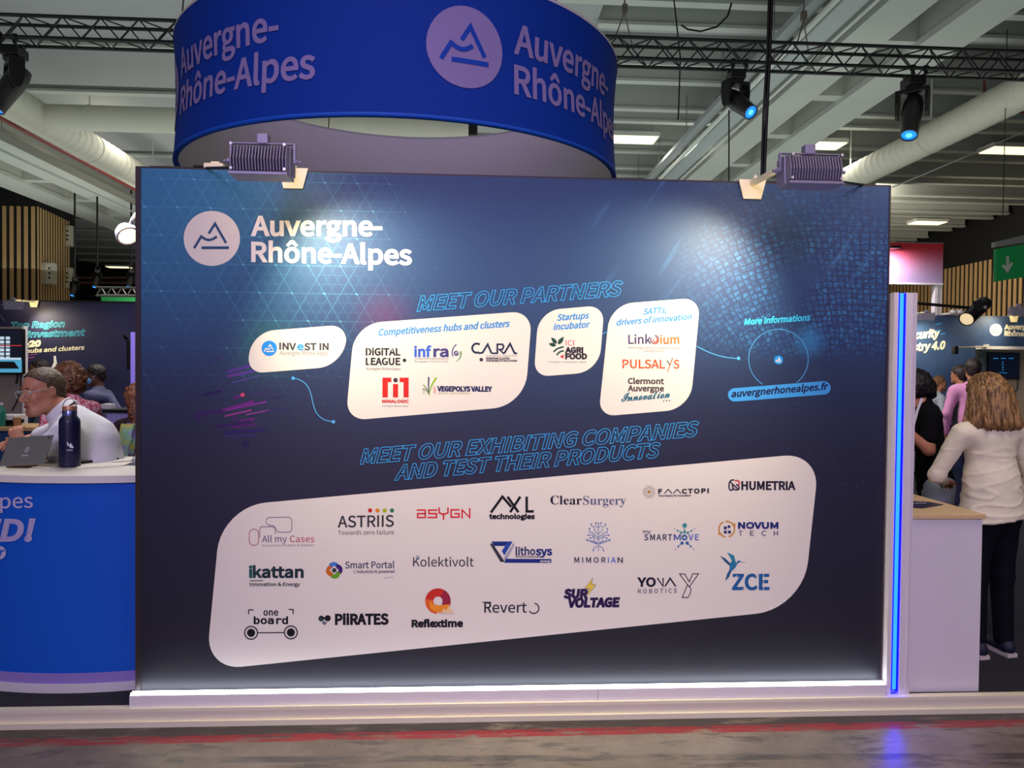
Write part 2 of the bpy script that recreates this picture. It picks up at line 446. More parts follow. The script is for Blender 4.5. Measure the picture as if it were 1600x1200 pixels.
# ------------------------------------------------------------------ hall shell
mb = MB(); mb.box((-26, 48, 0), (26, 48.3, 10)); struct(part('wall_back', mb, DARKW), 'dark far wall of the hall')
mb = MB(); mb.box((21.0, -2, 0), (21.4, 48, 10)); wr = struct(part('wall_right', mb, mat('black_wall', (12, 11, 12), 0.9)), 'black right wall of the hall clad in vertical oak slats')
sl = None
for i in range(110):
    yy = 38.0-0.28*i
    if yy < 15: break
    if sl is None:
        sb = MB(); sb.box((20.97, yy, 0.1), (21.0, yy+0.15, 6.42)); sl = part('slat', sb, OAK, wr); y0 = yy
    else:
        c = sl.copy(); COL.objects.link(c); c.location = (0, yy-y0, 0)
mb = MB(); mb.box((-26, -2, 0), (-25.6, 48, 10)); struct(part('wall_left', mb, DARKW), 'dark left wall of the hall')
ceil = struct(empty('ceiling', (0, 0, 0), None, None), 'white painted concrete hall ceiling with ribs, girders and trays')
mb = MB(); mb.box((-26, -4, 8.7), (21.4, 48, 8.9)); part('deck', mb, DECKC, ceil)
# ribs that run across the hall, in pairs with bottom flanges
for i in range(15):
    ya = 6.4+2.52*i
    for dy, xl in ((0, -24), (0.86, 2.0)):
        mb = MB(); y = ya+dy
        mb.box((xl, y-0.04, 8.05), (20.8, y+0.04, 8.7)); mb.box((xl, y-0.1, 8.0), (20.8, y+0.1, 8.06))
        part('rib', mb, BEAMC, ceil)
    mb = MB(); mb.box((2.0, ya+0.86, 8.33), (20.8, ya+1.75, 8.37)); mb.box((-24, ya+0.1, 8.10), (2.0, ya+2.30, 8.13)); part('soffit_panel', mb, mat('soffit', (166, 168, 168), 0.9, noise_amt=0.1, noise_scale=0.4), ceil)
def girder(xa, xb, xc, xd, zb):
    for a, b in ((xa, xb), (xc, xd)):
        mb = MB(); mb.box((a, -3, zb), (b, 46, zb+0.12)); mb.box((a+0.05, -3, zb+0.1), (a+0.11, 46, zb+0.95)); mb.box((b-0.11, -3, zb+0.1), (b-0.05, 46, zb+0.95))
        part('girder', mb, BEAMC, ceil)
    for k in range(18):
        y = -1.2+2.52*k
        mb = MB(); mb.box((xb-0.05, y, zb+0.1), (xc+0.05, y+0.30, zb+0.8)); part('diaphragm', mb, BEAMC, ceil)
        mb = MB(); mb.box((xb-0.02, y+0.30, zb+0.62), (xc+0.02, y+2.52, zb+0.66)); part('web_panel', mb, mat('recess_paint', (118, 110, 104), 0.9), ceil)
ZG = 7.4; DZ = ZG-1.68
girder(-0.24+1.106*DZ, -0.24+1.236*DZ, -0.24+1.35*DZ, -0.24+1.49*DZ, ZG)
girder(-0.24-2.62*DZ*0.96, -0.24-2.44*DZ*0.96, -0.24-2.28*DZ*0.96, -0.24-2.08*DZ*0.96, ZG-0.3)
# cable trays beside the girders
def tray(name, label, ratio, z, w, mate, y0=-2, y1=44, holes=True):
    x = -0.24+ratio*(z-1.68); r = empty(name, (x, 20, z), label, 'cable tray')
    mb = MB(); mb.box((x-w/2, y0, z), (x+w/2, y1, z+0.012)); part('tray_floor', mb, mate, r)
    for s in (-1, 1):
        mb = MB(); mb.box((x+s*w/2-0.008, y0, z), (x+s*w/2+0.008, y1, z+0.09)); part('side_rail', mb, mate, r)
    k = MB(); y = y0+0.6
    while y < y1: k.tube((x, y, z), (x, y, 8.3), 0.012, 5); y += 2.52
    part('hanger', k, ALU, r)['kind'] = 'stuff'
tray('cable_tray', 'perforated pale cable tray hanging just left of the main girder on the right', 1.02, 7.35, 0.42, mat('tray_metal', (170, 178, 178), 0.5, metal=0.4, noise_amt=0.25, noise_scale=30))
tray('cable_tray', 'narrow grey cable tray left of the wide perforated one', 0.92, 7.2, 0.22, GREYP)
tray('cable_tray', 'dusty cable tray running below the red pipe over the left stands', -2.06, 6.9, 0.40, mat('dusty_metal', (120, 118, 108), 0.8))

def vent_duct(label, ratio, zc, r, y0, y1, spiral=0.26):
    x = -0.24+ratio*(zc-1.68); o = empty('ventilation_duct', (x, (y0+y1)/2, zc), label, 'duct')
    prof = []; y = y0
    while y < y1: prof += [(r, y), (r, y+spiral*0.86), (r*1.022, y+spiral*0.93)]; y += spiral
    mb = MB(); mb.lathe(prof, (x, 0, zc), 32, (0, 1, 0)); part('pipe_run', mb, DUCTC, o, auto=True)
    y = y0+1.2
    while y < y1:
        mb = MB(); mb.lathe([(r*1.01, y-0.03), (r*1.05, y-0.02), (r*1.05, y+0.02), (r*1.01, y+0.03)], (x, 0, zc), 28, (0, 1, 0)); part('joint_collar', mb, GREYP if int(y) % 2 else DUCTC, o, auto=True)
        mb = MB(); mb.tube((x, y, zc+r), (x, y, 8.4), 0.02, 6); part('hanger', mb, OFFW, o); y += 3.4
    return o, x
dl, dlx = vent_duct('large pale ventilation duct running above the left stands, with a side branch', -1.76, 6.88, 0.34, 3.0, 30)
mb = MB(); mb.lathe([(0.26, 0), (0.26, 1.0), (0.27, 1.02), (0.27, 1.06), (0.26, 1.08), (0.26, 5.0), (0.27, 5.02), (0.26, 5.06), (0.26, 9.0)], (dlx+0.1, 12.2, 6.85), 28, (1, 0, 0)); part('branch_duct', mb, DUCTC, dl, auto=True)
vent_duct('large pale ventilation duct running over the right stands', 1.93, 6.88, 0.325, 4.0, 34)
# red sprinkler pipe
def px_pipe(name, label, ratio, z, r, mate, y0, y1):
    x = -0.24+ratio*(z-1.68); mb = MB(); mb.tube((x, y0, z), (x, y1, z), r, 10)
    return tag(part(name, mb, mate, None, auto=True), label, 'pipe')
RED = mat('red_pipe', (120, 40, 32), 0.5)
px_pipe('sprinkler_pipe', 'long dull red sprinkler pipe under the left duct', -1.92, 6.35, 0.045, RED, 2, 32)
px_pipe('conduit_pipe', 'thin grey conduit running under the left cable tray', -2.2, 6.6, 0.03, GREYP, 2, 32)
px_pipe('conduit_pipe', 'pale round conduit beside the perforated tray on the right', 0.965, 7.1, 0.05, OFFW, 0, 34)
px_pipe('conduit_pipe', 'thin pale conduit right under the main girder', 1.075, 7.3, 0.03, OFFW, 0, 34)
def bent(name, label, pts, r, mate, cat='pipe'):
    mb = MB(); mb.path(pts, r, 8); return tag(part(name, mb, mate, None, auto=True), label, cat)
D13 = 11.5
bent('sprinkler_pipe', 'thin dark red bent pipe in front of the right duct', [Py(1500, 63, D13), Py(1532, 63, D13), Py(1538, 70, D13), Py(1538, 165, D13), Py(1546, 174, D13), Py(1640, 177, D13)], 0.025, RED)

# slat-clad pillar on the left
pil = struct(empty('wall_column', (-12.5, 25, 0), None, None), 'hall pillar clad in vertical oak slats with a black head')
yc = 21.5; xr = float(Py(57, 300, yc)[0]); ztop = float(Py(57, 322, yc)[2]); zhead = float(Py(57, 286, yc)[2])
y2 = yc+2.6; xr2 = float(Py(109, 342, y2)[0])
mb = MB(); mb.prism([(xr-6.0, yc+0.1, 0), (xr-0.1, yc+0.1, 0), (xr2-0.1, y2, 0), (xr2-0.1, y2+0.6, 0), (xr-6, y2+0.6, 0)], (0, 0, zhead)); part('core', mb, mat('black_wall', (12, 11, 12), 0.9), pil)
BOXC = mat('grey_cabinet', (176, 170, 150), 0.6)
for i in range(22):
    x = xr-0.16-0.232*i
    mb = MB(); mb.box((x-0.06, yc+0.075, 0), (x+0.06, yc+0.10, ztop)); part('slat', mb, OAK, pil)
N_ = 13
for i in range(N_):
    t = (i+0.2)/N_; x = xr+(xr2-xr)*t; y = yc+(y2-yc)*t; d = Vector((xr2-xr, y2-yc, 0)).normalized(); n = Vector((d.y, -d.x, 0))
    mb = MB(); p = Vector((x, y, 0)); mb.prism([p, p+d*0.10, p+d*0.10+n*0.012, p+n*0.012], (0, 0, ztop)); part('slat', mb, OAK, pil)
def wall_cab(px0, py0, px1, py1, yy, label):
    a = Py(px0, py1, yy); b = Py(px1, py0, yy); r = empty('electrical_box', ((a[0]+b[0])/2, yy, a[2]), label, 'electrical box', 'boxes on the slatted pillar')
    mb = MB(); mb.box((a[0], yy, a[2]), (b[0], yy+0.3, b[2])); part('housing', mb, BOXC, r, bevel=0.02)
    mb = MB(); mb.box((a[0]+(b[0]-a[0])*0.45, yy-0.02, a[2]+0.05), (b[0]-0.04, yy, b[2]-0.05)); part('cover', mb, mat('cabinet_cover', (190, 186, 170), 0.5), r)
    mb = MB()
    for f in (0.3, 0.5, 0.72): mb.tube(((a[0]+b[0])/2+0.1, yy-0.04, a[2]+(b[2]-a[2])*f), ((a[0]+b[0])/2+0.1, yy-0.02, a[2]+(b[2]-a[2])*f), 0.035, 8)
    part('knob', mb, BLACK, r)['kind'] = 'stuff'
wall_cab(92, 352, 111, 384, y2-0.3, 'pale grey box high on the slatted pillar, topmost of the three')
wall_cab(64, 410, 82, 444, yc+0.4, 'pale grey box low on the slatted pillar, nearer the camera of the lower two')
wall_cab(91, 418, 111, 450, y2-0.3, 'pale grey box low on the far corner of the slatted pillar')

# fluorescent ceiling luminaires
LUME = mat('luminaire_glow', (255, 240, 200), 0.5, emit=(255, 238, 190), strength=1.6)
lums = [(0, 193, 70, 'cut by the photo edge above the left duct'), (676, 209, 74, 'seen through the ring banner'), (990, 219, 74, 'right beside the ring banner'),
        (1268, 228, 100, 'above the right floodlight'), (1580, 236, 84, 'at the upper right, below the right duct'), (1449, 349, 52, 'low at the end of the ribs above the red stand'), (186, 418, 36, 'far back between pillar and panel')]
for (x, y, w, lab) in lums:
    p = Pz(x, y, 7.82); D = float((p-CAM)@CF); ww = w/FPX*D
    r = empty('ceiling_luminaire', (p[0], p[1], 7.82), 'long lit ceiling luminaire '+lab, 'ceiling light', 'hall ceiling luminaires')
    mb = MB(); mb.box((p[0]-ww/2, p[1]-0.33, 7.84), (p[0]+ww/2, p[1]+0.33, 7.95)); part('housing', mb, OFFW, r)
    for k in (-1, 0, 1):
        mb = MB(); mb.box((p[0]-ww/2+0.04, p[1]+k*0.21-0.09, 7.815), (p[0]+ww/2-0.04, p[1]+k*0.21+0.09, 7.84)); part('tube_panel', mb, LUME, r)
    mb = MB()
    for k in (-1, 1): mb.tube((p[0]+k*ww*0.4, p[1], 7.95), (p[0]+k*ww*0.4, p[1], 8.4), 0.012, 5)
    part('hanger', mb, ALU, r)['kind'] = 'stuff'

# ------------------------------------------------------------------ lighting truss and moving heads
TY, TZ, TS = 7.0, 6.23, 0.30
tr = empty('lighting_truss', (0, TY, TZ), 'black four-chord lighting truss spanning behind the ring banner', 'truss')
for dy in (0, TS):
    for dz in (0, TS):
        mb = MB(); mb.tube((-13, TY+dy, TZ+dz), (13, TY+dy, TZ+dz), 0.026, 10); part('chord', mb, BLACK, tr, auto=True)
xx = -13.0; k = 0
while xx < 13-0.01:
    a = k % 2; x2 = xx+0.26
    for (f0, f1) in (((0, a*TS), (0, (1-a)*TS)), ((TS, (1-a)*TS), (TS, a*TS)), ((a*TS, 0), ((1-a)*TS, 0)), (((1-a)*TS, TS), (a*TS, TS))):
        if -9.5 < xx < 9.5:
            mb = MB(); mb.tube((xx, TY+f0[0], TZ+f0[1]), (x2, TY+f1[0], TZ+f1[1]), 0.011, 6, cap=False); part('brace', mb, BLACK, tr)
    xx = x2; k += 1
for x, lab in ((-7.7, 'rusty chain sling holding the left end of the truss'), (1.95, 'chain sling holding the truss left of the black cable bundle'), (4.65, 'chain sling holding the truss between the two right moving heads')):
    h = empty('hoist_sling', (x, TY+0.15, 7.0), lab, 'hoist'); ST = mat('dull_steel', (120, 112, 100), 0.5, metal=0.5)
    mb = MB(); mb.tube((x, TY+0.15, TZ+TS+0.5), (x, TY+0.15, 7.95), 0.012, 6); part('chain', mb, ST, h)
    mb = MB(); mb.box((x-0.04, TY+0.11, TZ+TS+0.40), (x+0.04, TY+0.19, TZ+TS+0.54)); part('hook', mb, ST, h, bevel=0.01)
    for q in (-1, 1):
        mb = MB(); mb.tube((x, TY+0.15, TZ+TS+0.42), (x+q*0.15, TY+0.15+q*0.15, TZ+TS+0.03), 0.010, 6); part('sling_leg', mb, ST, h)
LENS = mat('blue_lens', (20, 130, 235), 0.15, emit=(10, 130, 245), strength=1.1)
LENS2 = mat('blue_lens_core', (80, 190, 255), 0.15, emit=(90, 190, 255), strength=1.4)
def moving_head(px, ptop, label, tilt, pan, s=1.0):
    y = TY+0.15; top = Py(px, ptop, y); c = Vector((top[0], y, TZ-0.03))
    r = empty('moving_head_light', tuple(c), label, 'stage light', 'moving heads on the truss'); S = s
    mb = MB(); mb.box((c.x-0.12*S, c.y-0.14, c.z-0.20), (c.x+0.12*S, c.y+0.14, c.z-0.06)); mb.box((c.x-0.15, c.y-0.05, c.z-0.07), (c.x+0.15, c.y+0.05, c.z-0.03)); part('base', mb, BLACK, r, bevel=0.02)
    mb = MB()
    for q in (-0.1, 0.1): mb.lathe([(0.045, -0.025), (0.045, 0.025)], (c.x+q, c.y-0.15, c.z+0.03), 12, (1, 0, 0)); mb.box((c.x+q-0.02, c.y-0.17, c.z-0.06), (c.x+q+0.02, c.y-0.13, c.z+0.0))
    part('clamp', mb, ALU if False else BLACK, r)
    Rz = Matrix.Rotation(pan, 3, 'Z'); piv = Vector((c.x, c.y, c.z-0.52*S))
    mb = MB(); mb.lathe([(0.13*S, -0.02), (0.13*S, 0.02)], (c.x, c.y, c.z-0.225), 20); part('pan_ring', mb, BLACK, r, auto=True)
    mb = MB()
    mb.box((-0.19*S, -0.09, 0.24*S), (0.19*S, 0.09, 0.30*S), Rz, piv)
    for q in (-1, 1):
        a = Rz @ Vector((q*0.19*S, 0, 0)); out = []
        for (yy2, zz) in ((-0.09, 0.30*S), (0.09, 0.30*S), (0.10, 0.12*S), (0.07, -0.06*S), (0.03, -0.12*S), (-0.03, -0.12*S), (-0.07, -0.06*S), (-0.10, 0.12*S)):
            out.append(piv+Rz @ Vector((q*0.165*S, yy2, zz)))
        mb.prism(out, Rz @ Vector((q*0.05*S, 0, 0)))
    part('yoke', mb, BLACK, r, bevel=0.01)
    ax = Rz @ (Matrix.Rotation(tilt, 3, 'X') @ Vector((0, 0, -1)))
    mb = MB(); mb.lathe([(0.05*S, -0.24*S), (0.11*S, -0.22*S), (0.135*S, -0.12*S), (0.14*S, 0.05*S), (0.125*S, 0.25*S), (0.115*S, 0.42*S), (0.118*S, 0.43*S), (0.118*S, 0.46*S), (0.10*S, 0.46*S), (0.10*S, 0.44*S)], piv, 28, ax)
    h = part('head', mb, mat('head_shell', (30, 28, 27), 0.35, spec=0.6), r, auto=True)
    mb = MB(); mb.lathe([(0.099*S, 0.441*S), (0.09*S, 0.447*S), (0.03*S, 0.455*S)], piv, 24, ax); part('lens', mb, LENS, h, auto=True)
    mb = MB(); mb.lathe([(0.05*S, 0.452*S), (0.02*S, 0.458*S)], piv, 12, ax); part('lens_core', mb, LENS2, h)
    return r
moving_head(1150, 100, 'black moving head stage light with lit blue lens in the middle of the truss', math.radians(-50), math.radians(22), 0.93)
moving_head(1427, 110, 'black moving head stage light with lit blue lens at the right end of the truss', math.radians(-28), math.radians(-42), 1.06)
moving_head(22, 60, 'black moving head stage light cut off at the left photo edge', math.radians(-28), math.radians(-50), 1.05)

# ------------------------------------------------------------------ ring banner
RCX, RCY, RR, RZ0, RZ1 = -0.857, 3.0, 1.858, 3.325, 4.26
def ring_tilt(x, y): return 0.006*(x-RCX)+0.022*(y-RCY)
def ring_r(z): t = (z-RZ0)/(RZ1-RZ0); return RR*(1-0.014*math.sin(math.pi*t))
def ringpt(th, z, r): x = RCX+r*math.sin(th); y = RCY-r*math.cos(th); return (x, y, z+ring_tilt(x, y))
ring = empty('ring_banner', (RCX, RCY, RZ0), 'large blue fabric ring banner hanging above and behind the partner wall', 'banner')
def ring_shell(name, off, z0, z1, mate, nz=8, n=160, lab=None):
    v = []; f = []
    for k in range(nz+1):
        z = z0+(z1-z0)*k/nz
        for i in range(n): v.append(ringpt(2*math.pi*i/n, z, ring_r(min(max(z, RZ0), RZ1))+off))
    for k in range(nz):
        for i in range(n): j = (i+1) % n; f.append((k*n+i, k*n+j, (k+1)*n+j, (k+1)*n+i))
    o = link(name, v, f, mate, ring, None, True)
    if lab: o['label'] = lab
    return o
BLUEF = mat('blue_fabric', (6, 56, 158), 0.7, spec=0.2)
ring_shell('outer_fabric', 0.0, RZ0, RZ1, BLUEF)
ring_shell('inner_fabric', -0.035, RZ0+0.004, RZ1, mat('white_fabric', (232, 226, 230), 0.9, spec=0.1), lab='white inner fabric')
v = []; f = []; n = 160
prof = [(0.002, 0.012), (0.004, -0.006), (-0.018, -0.016), (-0.037, -0.006), (-0.037, 0.012)]
for (dr, dz) in prof:
    for i in range(n): v.append(ringpt(2*math.pi*i/n, RZ0+dz, ring_r(RZ0)+dr))
for k in range(len(prof)-1):
    for i in range(n): j = (i+1) % n; f.append((k*n+i, k*n+j, (k+1)*n+j, (k+1)*n+i))
link('bottom_hem', v, f, mat('blue_hem', (10, 92, 215), 0.6), ring, None, True)['label'] = 'brighter blue hem'
v = []; f = []
for (dr, dz) in [(0.002, -0.01), (0.0, 0.012), (-0.037, 0.012), (-0.037, -0.01)]:
    for i in range(n): v.append(ringpt(2*math.pi*i/n, RZ1+dz, ring_r(RZ1)+dr))
for k in range(3):
    for i in range(n): j = (i+1) % n; f.append((k*n+i, k*n+j, (k+1)*n+j, (k+1)*n+i))
link('top_hem', v, f, mat('white_hem', (200, 196, 200), 0.8), ring, None, True)
mb = MB()
for a in (0.6, 2.2, 3.7, 5.3):
    p = ringpt(a, RZ1, RR-0.02); mb = MB(); mb.tube(p, (p[0]*0.9, p[1]+0.2, 7.95), 0.006, 5); part('suspension_wire', mb, BLACK, ring)
def ring_hit(x, y):                    # (arc, height) of the front of the ring at a photo pixel
    d = px_ray(x, y); ox, oy = CAM[0]-RCX, CAM[1]-RCY; a = d[0]**2+d[1]**2; b = 2*(ox*d[0]+oy*d[1]); c = ox*ox+oy*oy-(RR*0.99)**2
    t = (-b-math.sqrt(max(0, b*b-4*a*c)))/(2*a); p = CAM+d*t
    return math.atan2(p[0]-RCX, RCY-p[1])*RR, p[2]-ring_tilt(p[0], p[1])
def ring_surf(u, v, L): return ringpt(u/RR, v, ring_r(v)+0.006+L*0.003)
LILAC = (150, 134, 186)
A = Art(ring_surf)
def ring_text(t, pa, pb, h, w=0.018):
    (ua, va), (ub, vb) = ring_hit(*pa), ring_hit(*pb); vm = (va+vb)/2
    A.text(t, (ua, vm), (ub, vm), h, LILAC, None, weight=w, flipv=1)
for k, off in enumerate((0.0, -2.77, 2.95, -5.70)):
    A.disc(0.57+off, 3.80, 0.262, LILAC, n=40, rings=5); A.layer = 1
    def mk(x, y): return (0.57+off+x*0.525, 3.80-y*0.525)
    B = (8, 66, 178)
    A.stroke([mk(-0.055, -0.085), mk(0.056, -0.262), mk(0.155, -0.09), mk(0.253, 0.082)], 0.03, B)
    A.stroke([mk(-0.315, 0.175)]+[mk(-0.19+0.28*i/8, -0.034+0.062*math.sin(math.pi*i/8)) for i in range(9)], 0.03, B)
    A.stroke([mk(-0.183+0.487*i/4, 0.166) for i in range(5)], 0.032, B); A.layer = 0
    A.done('logo', ring, 'round mountain logo in lilac white')
    A.text('Auvergne-', (0.93+off, 3.835), (2.095+off, 3.835), 0.187, LILAC, None, weight=0.013, flipv=1)
    A.text('Rhône-Alpes', (0.93+off, 3.564), (2.36+off, 3.564), 0.187, LILAC, None, weight=0.013, flipv=1)
    A.done('lettering', ring)

# ------------------------------------------------------------------ partner wall
PW, PZ0, PZ1 = 1.82, 0.13, 2.61
def panel_mat():
    M, b, tc, x, y, z = newmat('printed_fabric', 0.5, 0.55)
    # vertical blue gradient of the print, brighter towards its upper left
    n0 = noisen(vec(x, z, 0.0), 0.9, 3); t = z+n0*0.35
    c = mixc(smooth(t, 0.3, 1.5), (0.0022, 0.0016, 0.010), (0.006, 0.006, 0.034))
    c = mixc(smooth(t, 1.3, 2.5), c, (0.006, 0.046, 0.15))
    tl = smooth(x, -0.75, -1.65)*smooth(z, 1.5, 2.6)
    c = mixc(tl*0.9, c, (0.010, 0.17, 0.34))
    # triangular lattice, side 50 mm, fading to the right and downwards
    S = 0.0505; r3 = 3**0.5/2
    def line(e, w): return X.op('LESS_THAN', X.op('ABSOLUTE', X.op('FRACT', e)-0.5), w)
    h = z/(S*r3); a = (x*r3*2/3**0.5+z/3**0.5)/S; a2 = (x-z/3**0.5)/S
    L = X.op('MAXIMUM', X.op('MAXIMUM', line(h, 0.05), line(a, 0.05)), line(a2, 0.05))
    h3 = z/(S*r3*3); a3 = (x+z/3**0.5)/(S*3); a23 = (x-z/3**0.5)/(S*3)
    L3 = X.op('MAXIMUM', X.op('MAXIMUM', line(h3, 0.018), line(a3, 0.018)), line(a23, 0.018))
    nf = noisen(vec(x, z, 3.0), 2.2, 3)
    fade = smooth(x, -0.25, -1.25)*smooth(z, 1.35, 2.2)*smooth(nf, 0.25, 0.6)
    c = mixc(L*fade*0.13, c, (0.09, 0.42, 0.66)); c = mixc(L3*fade*0.15, c, (0.10, 0.50, 0.75))
    dd = X.op('ADD', X.op('POWER', X.op('FRACT', a3)-0.5, 2.0), X.op('POWER', X.op('FRACT', h3)-0.5, 2.0))
    c = mixc(X.op('LESS_THAN', dd, 0.0016)*fade*0.5, c, (0.15, 0.62, 0.85))
    # scale mesh at the right: cells in a frame bent around a point below
    dx = x-1.75; dz = z-0.75; rr = X.op('SQRT', dx*dx+dz*dz); th = X.op('ARCTAN2', dx, dz)
    nw = noisen(vec(x, z, 1.0), 2.0, 2); uu = th*44.0+nw*3.0; vv = rr*42.0+X.op('SINE', th*3.0)*2.0+nw*3.5
    dist, _ = voron(vec(uu, vv*0.85, 0.0), 1.0, 'DISTANCE_TO_EDGE', 0.35)
    _, cc = voron(vec(uu, vv*0.85, 0.0), 1.0, 'F1', 0.35)
    cell = smooth(dist, 0.03, 0.22); nb = noisen(vec(x, z, 5.0), 30.0, 4)
    blue = mixc(smooth(nb, 0.35, 0.75), (0.006, 0.05, 0.19), (0.03, 0.24, 0.55))
    patch = smooth(x, 0.6, 1.25)*smooth(z, 1.70, 1.90)*smooth(noisen(vec(x, z, 9.0), 2.4, 3), 0.32, 0.52)
    topf = 1.0-smooth(z, 2.25, 2.5)*0.6
    c = mixc(patch*topf, c, (0.006, 0.02, 0.085))
    c = mixc(patch*cell*topf*0.65, c, blue)
    # long pale streaks upper right, specks lower right
    st = smooth(noisen(vec((x+z*-0.7)*9.0, (x*0.7+z)*0.9, 2.0), 1.5, 3), 0.60, 0.72)*smooth(x, 0.1, 0.6)*smooth(z, 1.9, 2.3)
    c = mixc(st*0.35, c, (0.07, 0.25, 0.55))
    sp, _ = voron(vec(x, z, 0.0), 55.0); dots = X.op('LESS_THAN', sp, 0.13)*smooth(noisen(vec(x, z, 7.0), 3.0, 4), 0.45, 0.62)*smooth(x, 0.8, 1.3)*smooth(z, 0.55, 1.0)
    c = mixc(dots*0.5*(1.0-smooth(z, 1.5, 1.8)), c, (0.05, 0.22, 0.42))
    sp2, _ = voron(vec(x, z, 4.0), 42.0); c = mixc(X.op('LESS_THAN', sp2, 0.07)*smooth(z, 1.7, 0.3)*0.35, c, (0.05, 0.05, 0.22))
    gl = 1.0-smooth(X.op('SQRT', (x-1.425)*(x-1.425)+(z-1.84)*(z-1.84)), 0.0, 0.11); c = mixc(gl*0.45, c, (0.02, 0.25, 0.55))
    gg = 1.0-smooth(X.op('SQRT', (x+1.21)*(x+1.21)+(z-1.78)*(z-1.78)), 0.0, 0.22); c = mixc(gg*0.35, c, (0.01, 0.16, 0.09))
    gp = 1.0-smooth(X.op('SQRT', (x+0.66)*(x+0.66)+(z-1.92)*(z-1.92)), 0.0, 0.20); c = mixc(gp*0.3, c, (0.18, 0.01, 0.10))
    # weave: faint horizontal thread lines
    wv = noisen(vec(x*30.0, z*260.0, 0.0), 1.0, 2); setc(b, c)
    rs = 0.54+0.06*wv; X.nt.links.new(rs.s, b.inputs['Roughness']); bumpn(b, wv, 0.08, 0.002)
    b.inputs['Sheen Weight'].default_value = 1.0; b.inputs['Sheen Roughness'].default_value = 0.26; b.inputs['Sheen Tint'].default_value = (1.0, 0.97, 0.86, 1)
    return M
pw = empty('partner_wall', (0, 0, 0), 'large dark blue printed partner wall with white logo cards in the middle of the stand', 'display wall')
mb = MB(); mb.box((-PW+0.022, 0.0, PZ0), (PW-0.006, 0.03, PZ1-0.004)); fabric = part('fabric_print', mb, panel_mat(), pw)
mb = MB(); mb.box((-PW, -0.004, 0.08), (-PW+0.024, 0.09, PZ1)); mb.box((PW-0.008, -0.002, 0.08), (PW, 0.09, PZ1)); mb.box((-PW, 0.0, PZ1-0.004), (PW, 0.09, PZ1+0.004)); mb.box((-PW+0.02, 0.031, 0.08), (PW-0.01, 0.09, PZ1-0.01))
part('frame', mb, mat('dark_frame', (52, 40, 44), 0.5, metal=0.3), pw)
pl = tag(empty('base_plinth', (0, 0, 0.08), 'long white base plinth with a light strip along the foot of the partner wall', 'plinth'))
mb = MB(); mb.box((-PW-0.005, -0.052, 0.08), (-PW+0.02+2.18, -0.004, 0.142)); part('base_panel', mb, WHITE, pl)
mb = MB(); mb.box((-PW+0.022+2.18, -0.052, 0.08), (PW-0.005, -0.004, 0.142)); part('base_panel', mb, WHITE, pl)
LEDW = mat('white_led', (255, 250, 240), 0.5, emit=(235, 245, 255), strength=14.0)
mb = MB(); mb.box((-PW-0.003, -0.046, 0.142), (PW-0.01, -0.020, 0.150)); part('light_strip', mb, LEDW, pl)

PYp = lambda x, y, L: tuple(Py(x, y, -0.0006-0.00045*L))
A = Art(PYp)
CREAM = (224, 217, 208)
def card(cs, rad, label):
    A.layer = 0; A.poly(rounded(cs, rad, 10), CREAM); o = A.done('information_card', pw, label); A.layer = 1
    return o
# wall heading
A.layer = 1; A.disc(331, 372.5, 44, CREAM, 43, n=48); A.layer = 2; region_mark(A, 331, 372.5, 88, (38, 78, 118)); A.done('logo', pw, 'round white mountain logo')
A.layer = 1
A.text('Auvergne-', (394, 367.5), (596, 367.8), 29, (240, 233, 226), None, weight=2.9)
A.text('Rhône-Alpes', (394, 408), (642, 413), 29, (240, 233, 226), None, weight=2.9); A.done('lettering', pw, 'bold white heading')
OUTL = (52, 150, 215)
A.text('MEET OUR PARTNERS', (653, 485.5), (967, 461.5), 22, OUTL, None, outline=1.25, shear=0.28, weight=2.1)
A.text('MEET OUR EXHIBITING COMPANIES', (564, 724.5), (1086, 681), 22, OUTL, None, outline=1.15, shear=0.28, weight=2.1)
A.text('AND TEST THEIR PRODUCTS', (618, 749.5), (1026, 714), 22, OUTL, None, outline=1.15, shear=0.28, weight=2.1)
A.done('lettering', pw, 'outlined light blue italic headings')
# connecting curves with dots
def bez(p0, p1, p2, p3, n=16): return [tuple(np.array(p0)*(1-t)**3+3*np.array(p1)*t*(1-t)**2+3*np.array(p2)*t*t*(1-t)+np.array(p3)*t**3) for t in [i/n for i in range(n+1)]]
LB = (80, 165, 225)
A.stroke(bez((459, 591), (505, 598), (470, 655), (521, 659)), 1.3, LB); A.disc(458, 591, 2.7, LB, n=14); A.disc(521, 659, 2.7, LB, n=14); A.done('connecting_line', pw)
A.stroke(bez((1089, 541), (1110, 553), (1130, 560), (1155, 560)), 1.3, LB); A.disc(1154, 560, 2.7, LB, n=14); A.stroke([(941, 521.5), (951, 518)], 1.1, LB); A.done('connecting_line', pw)
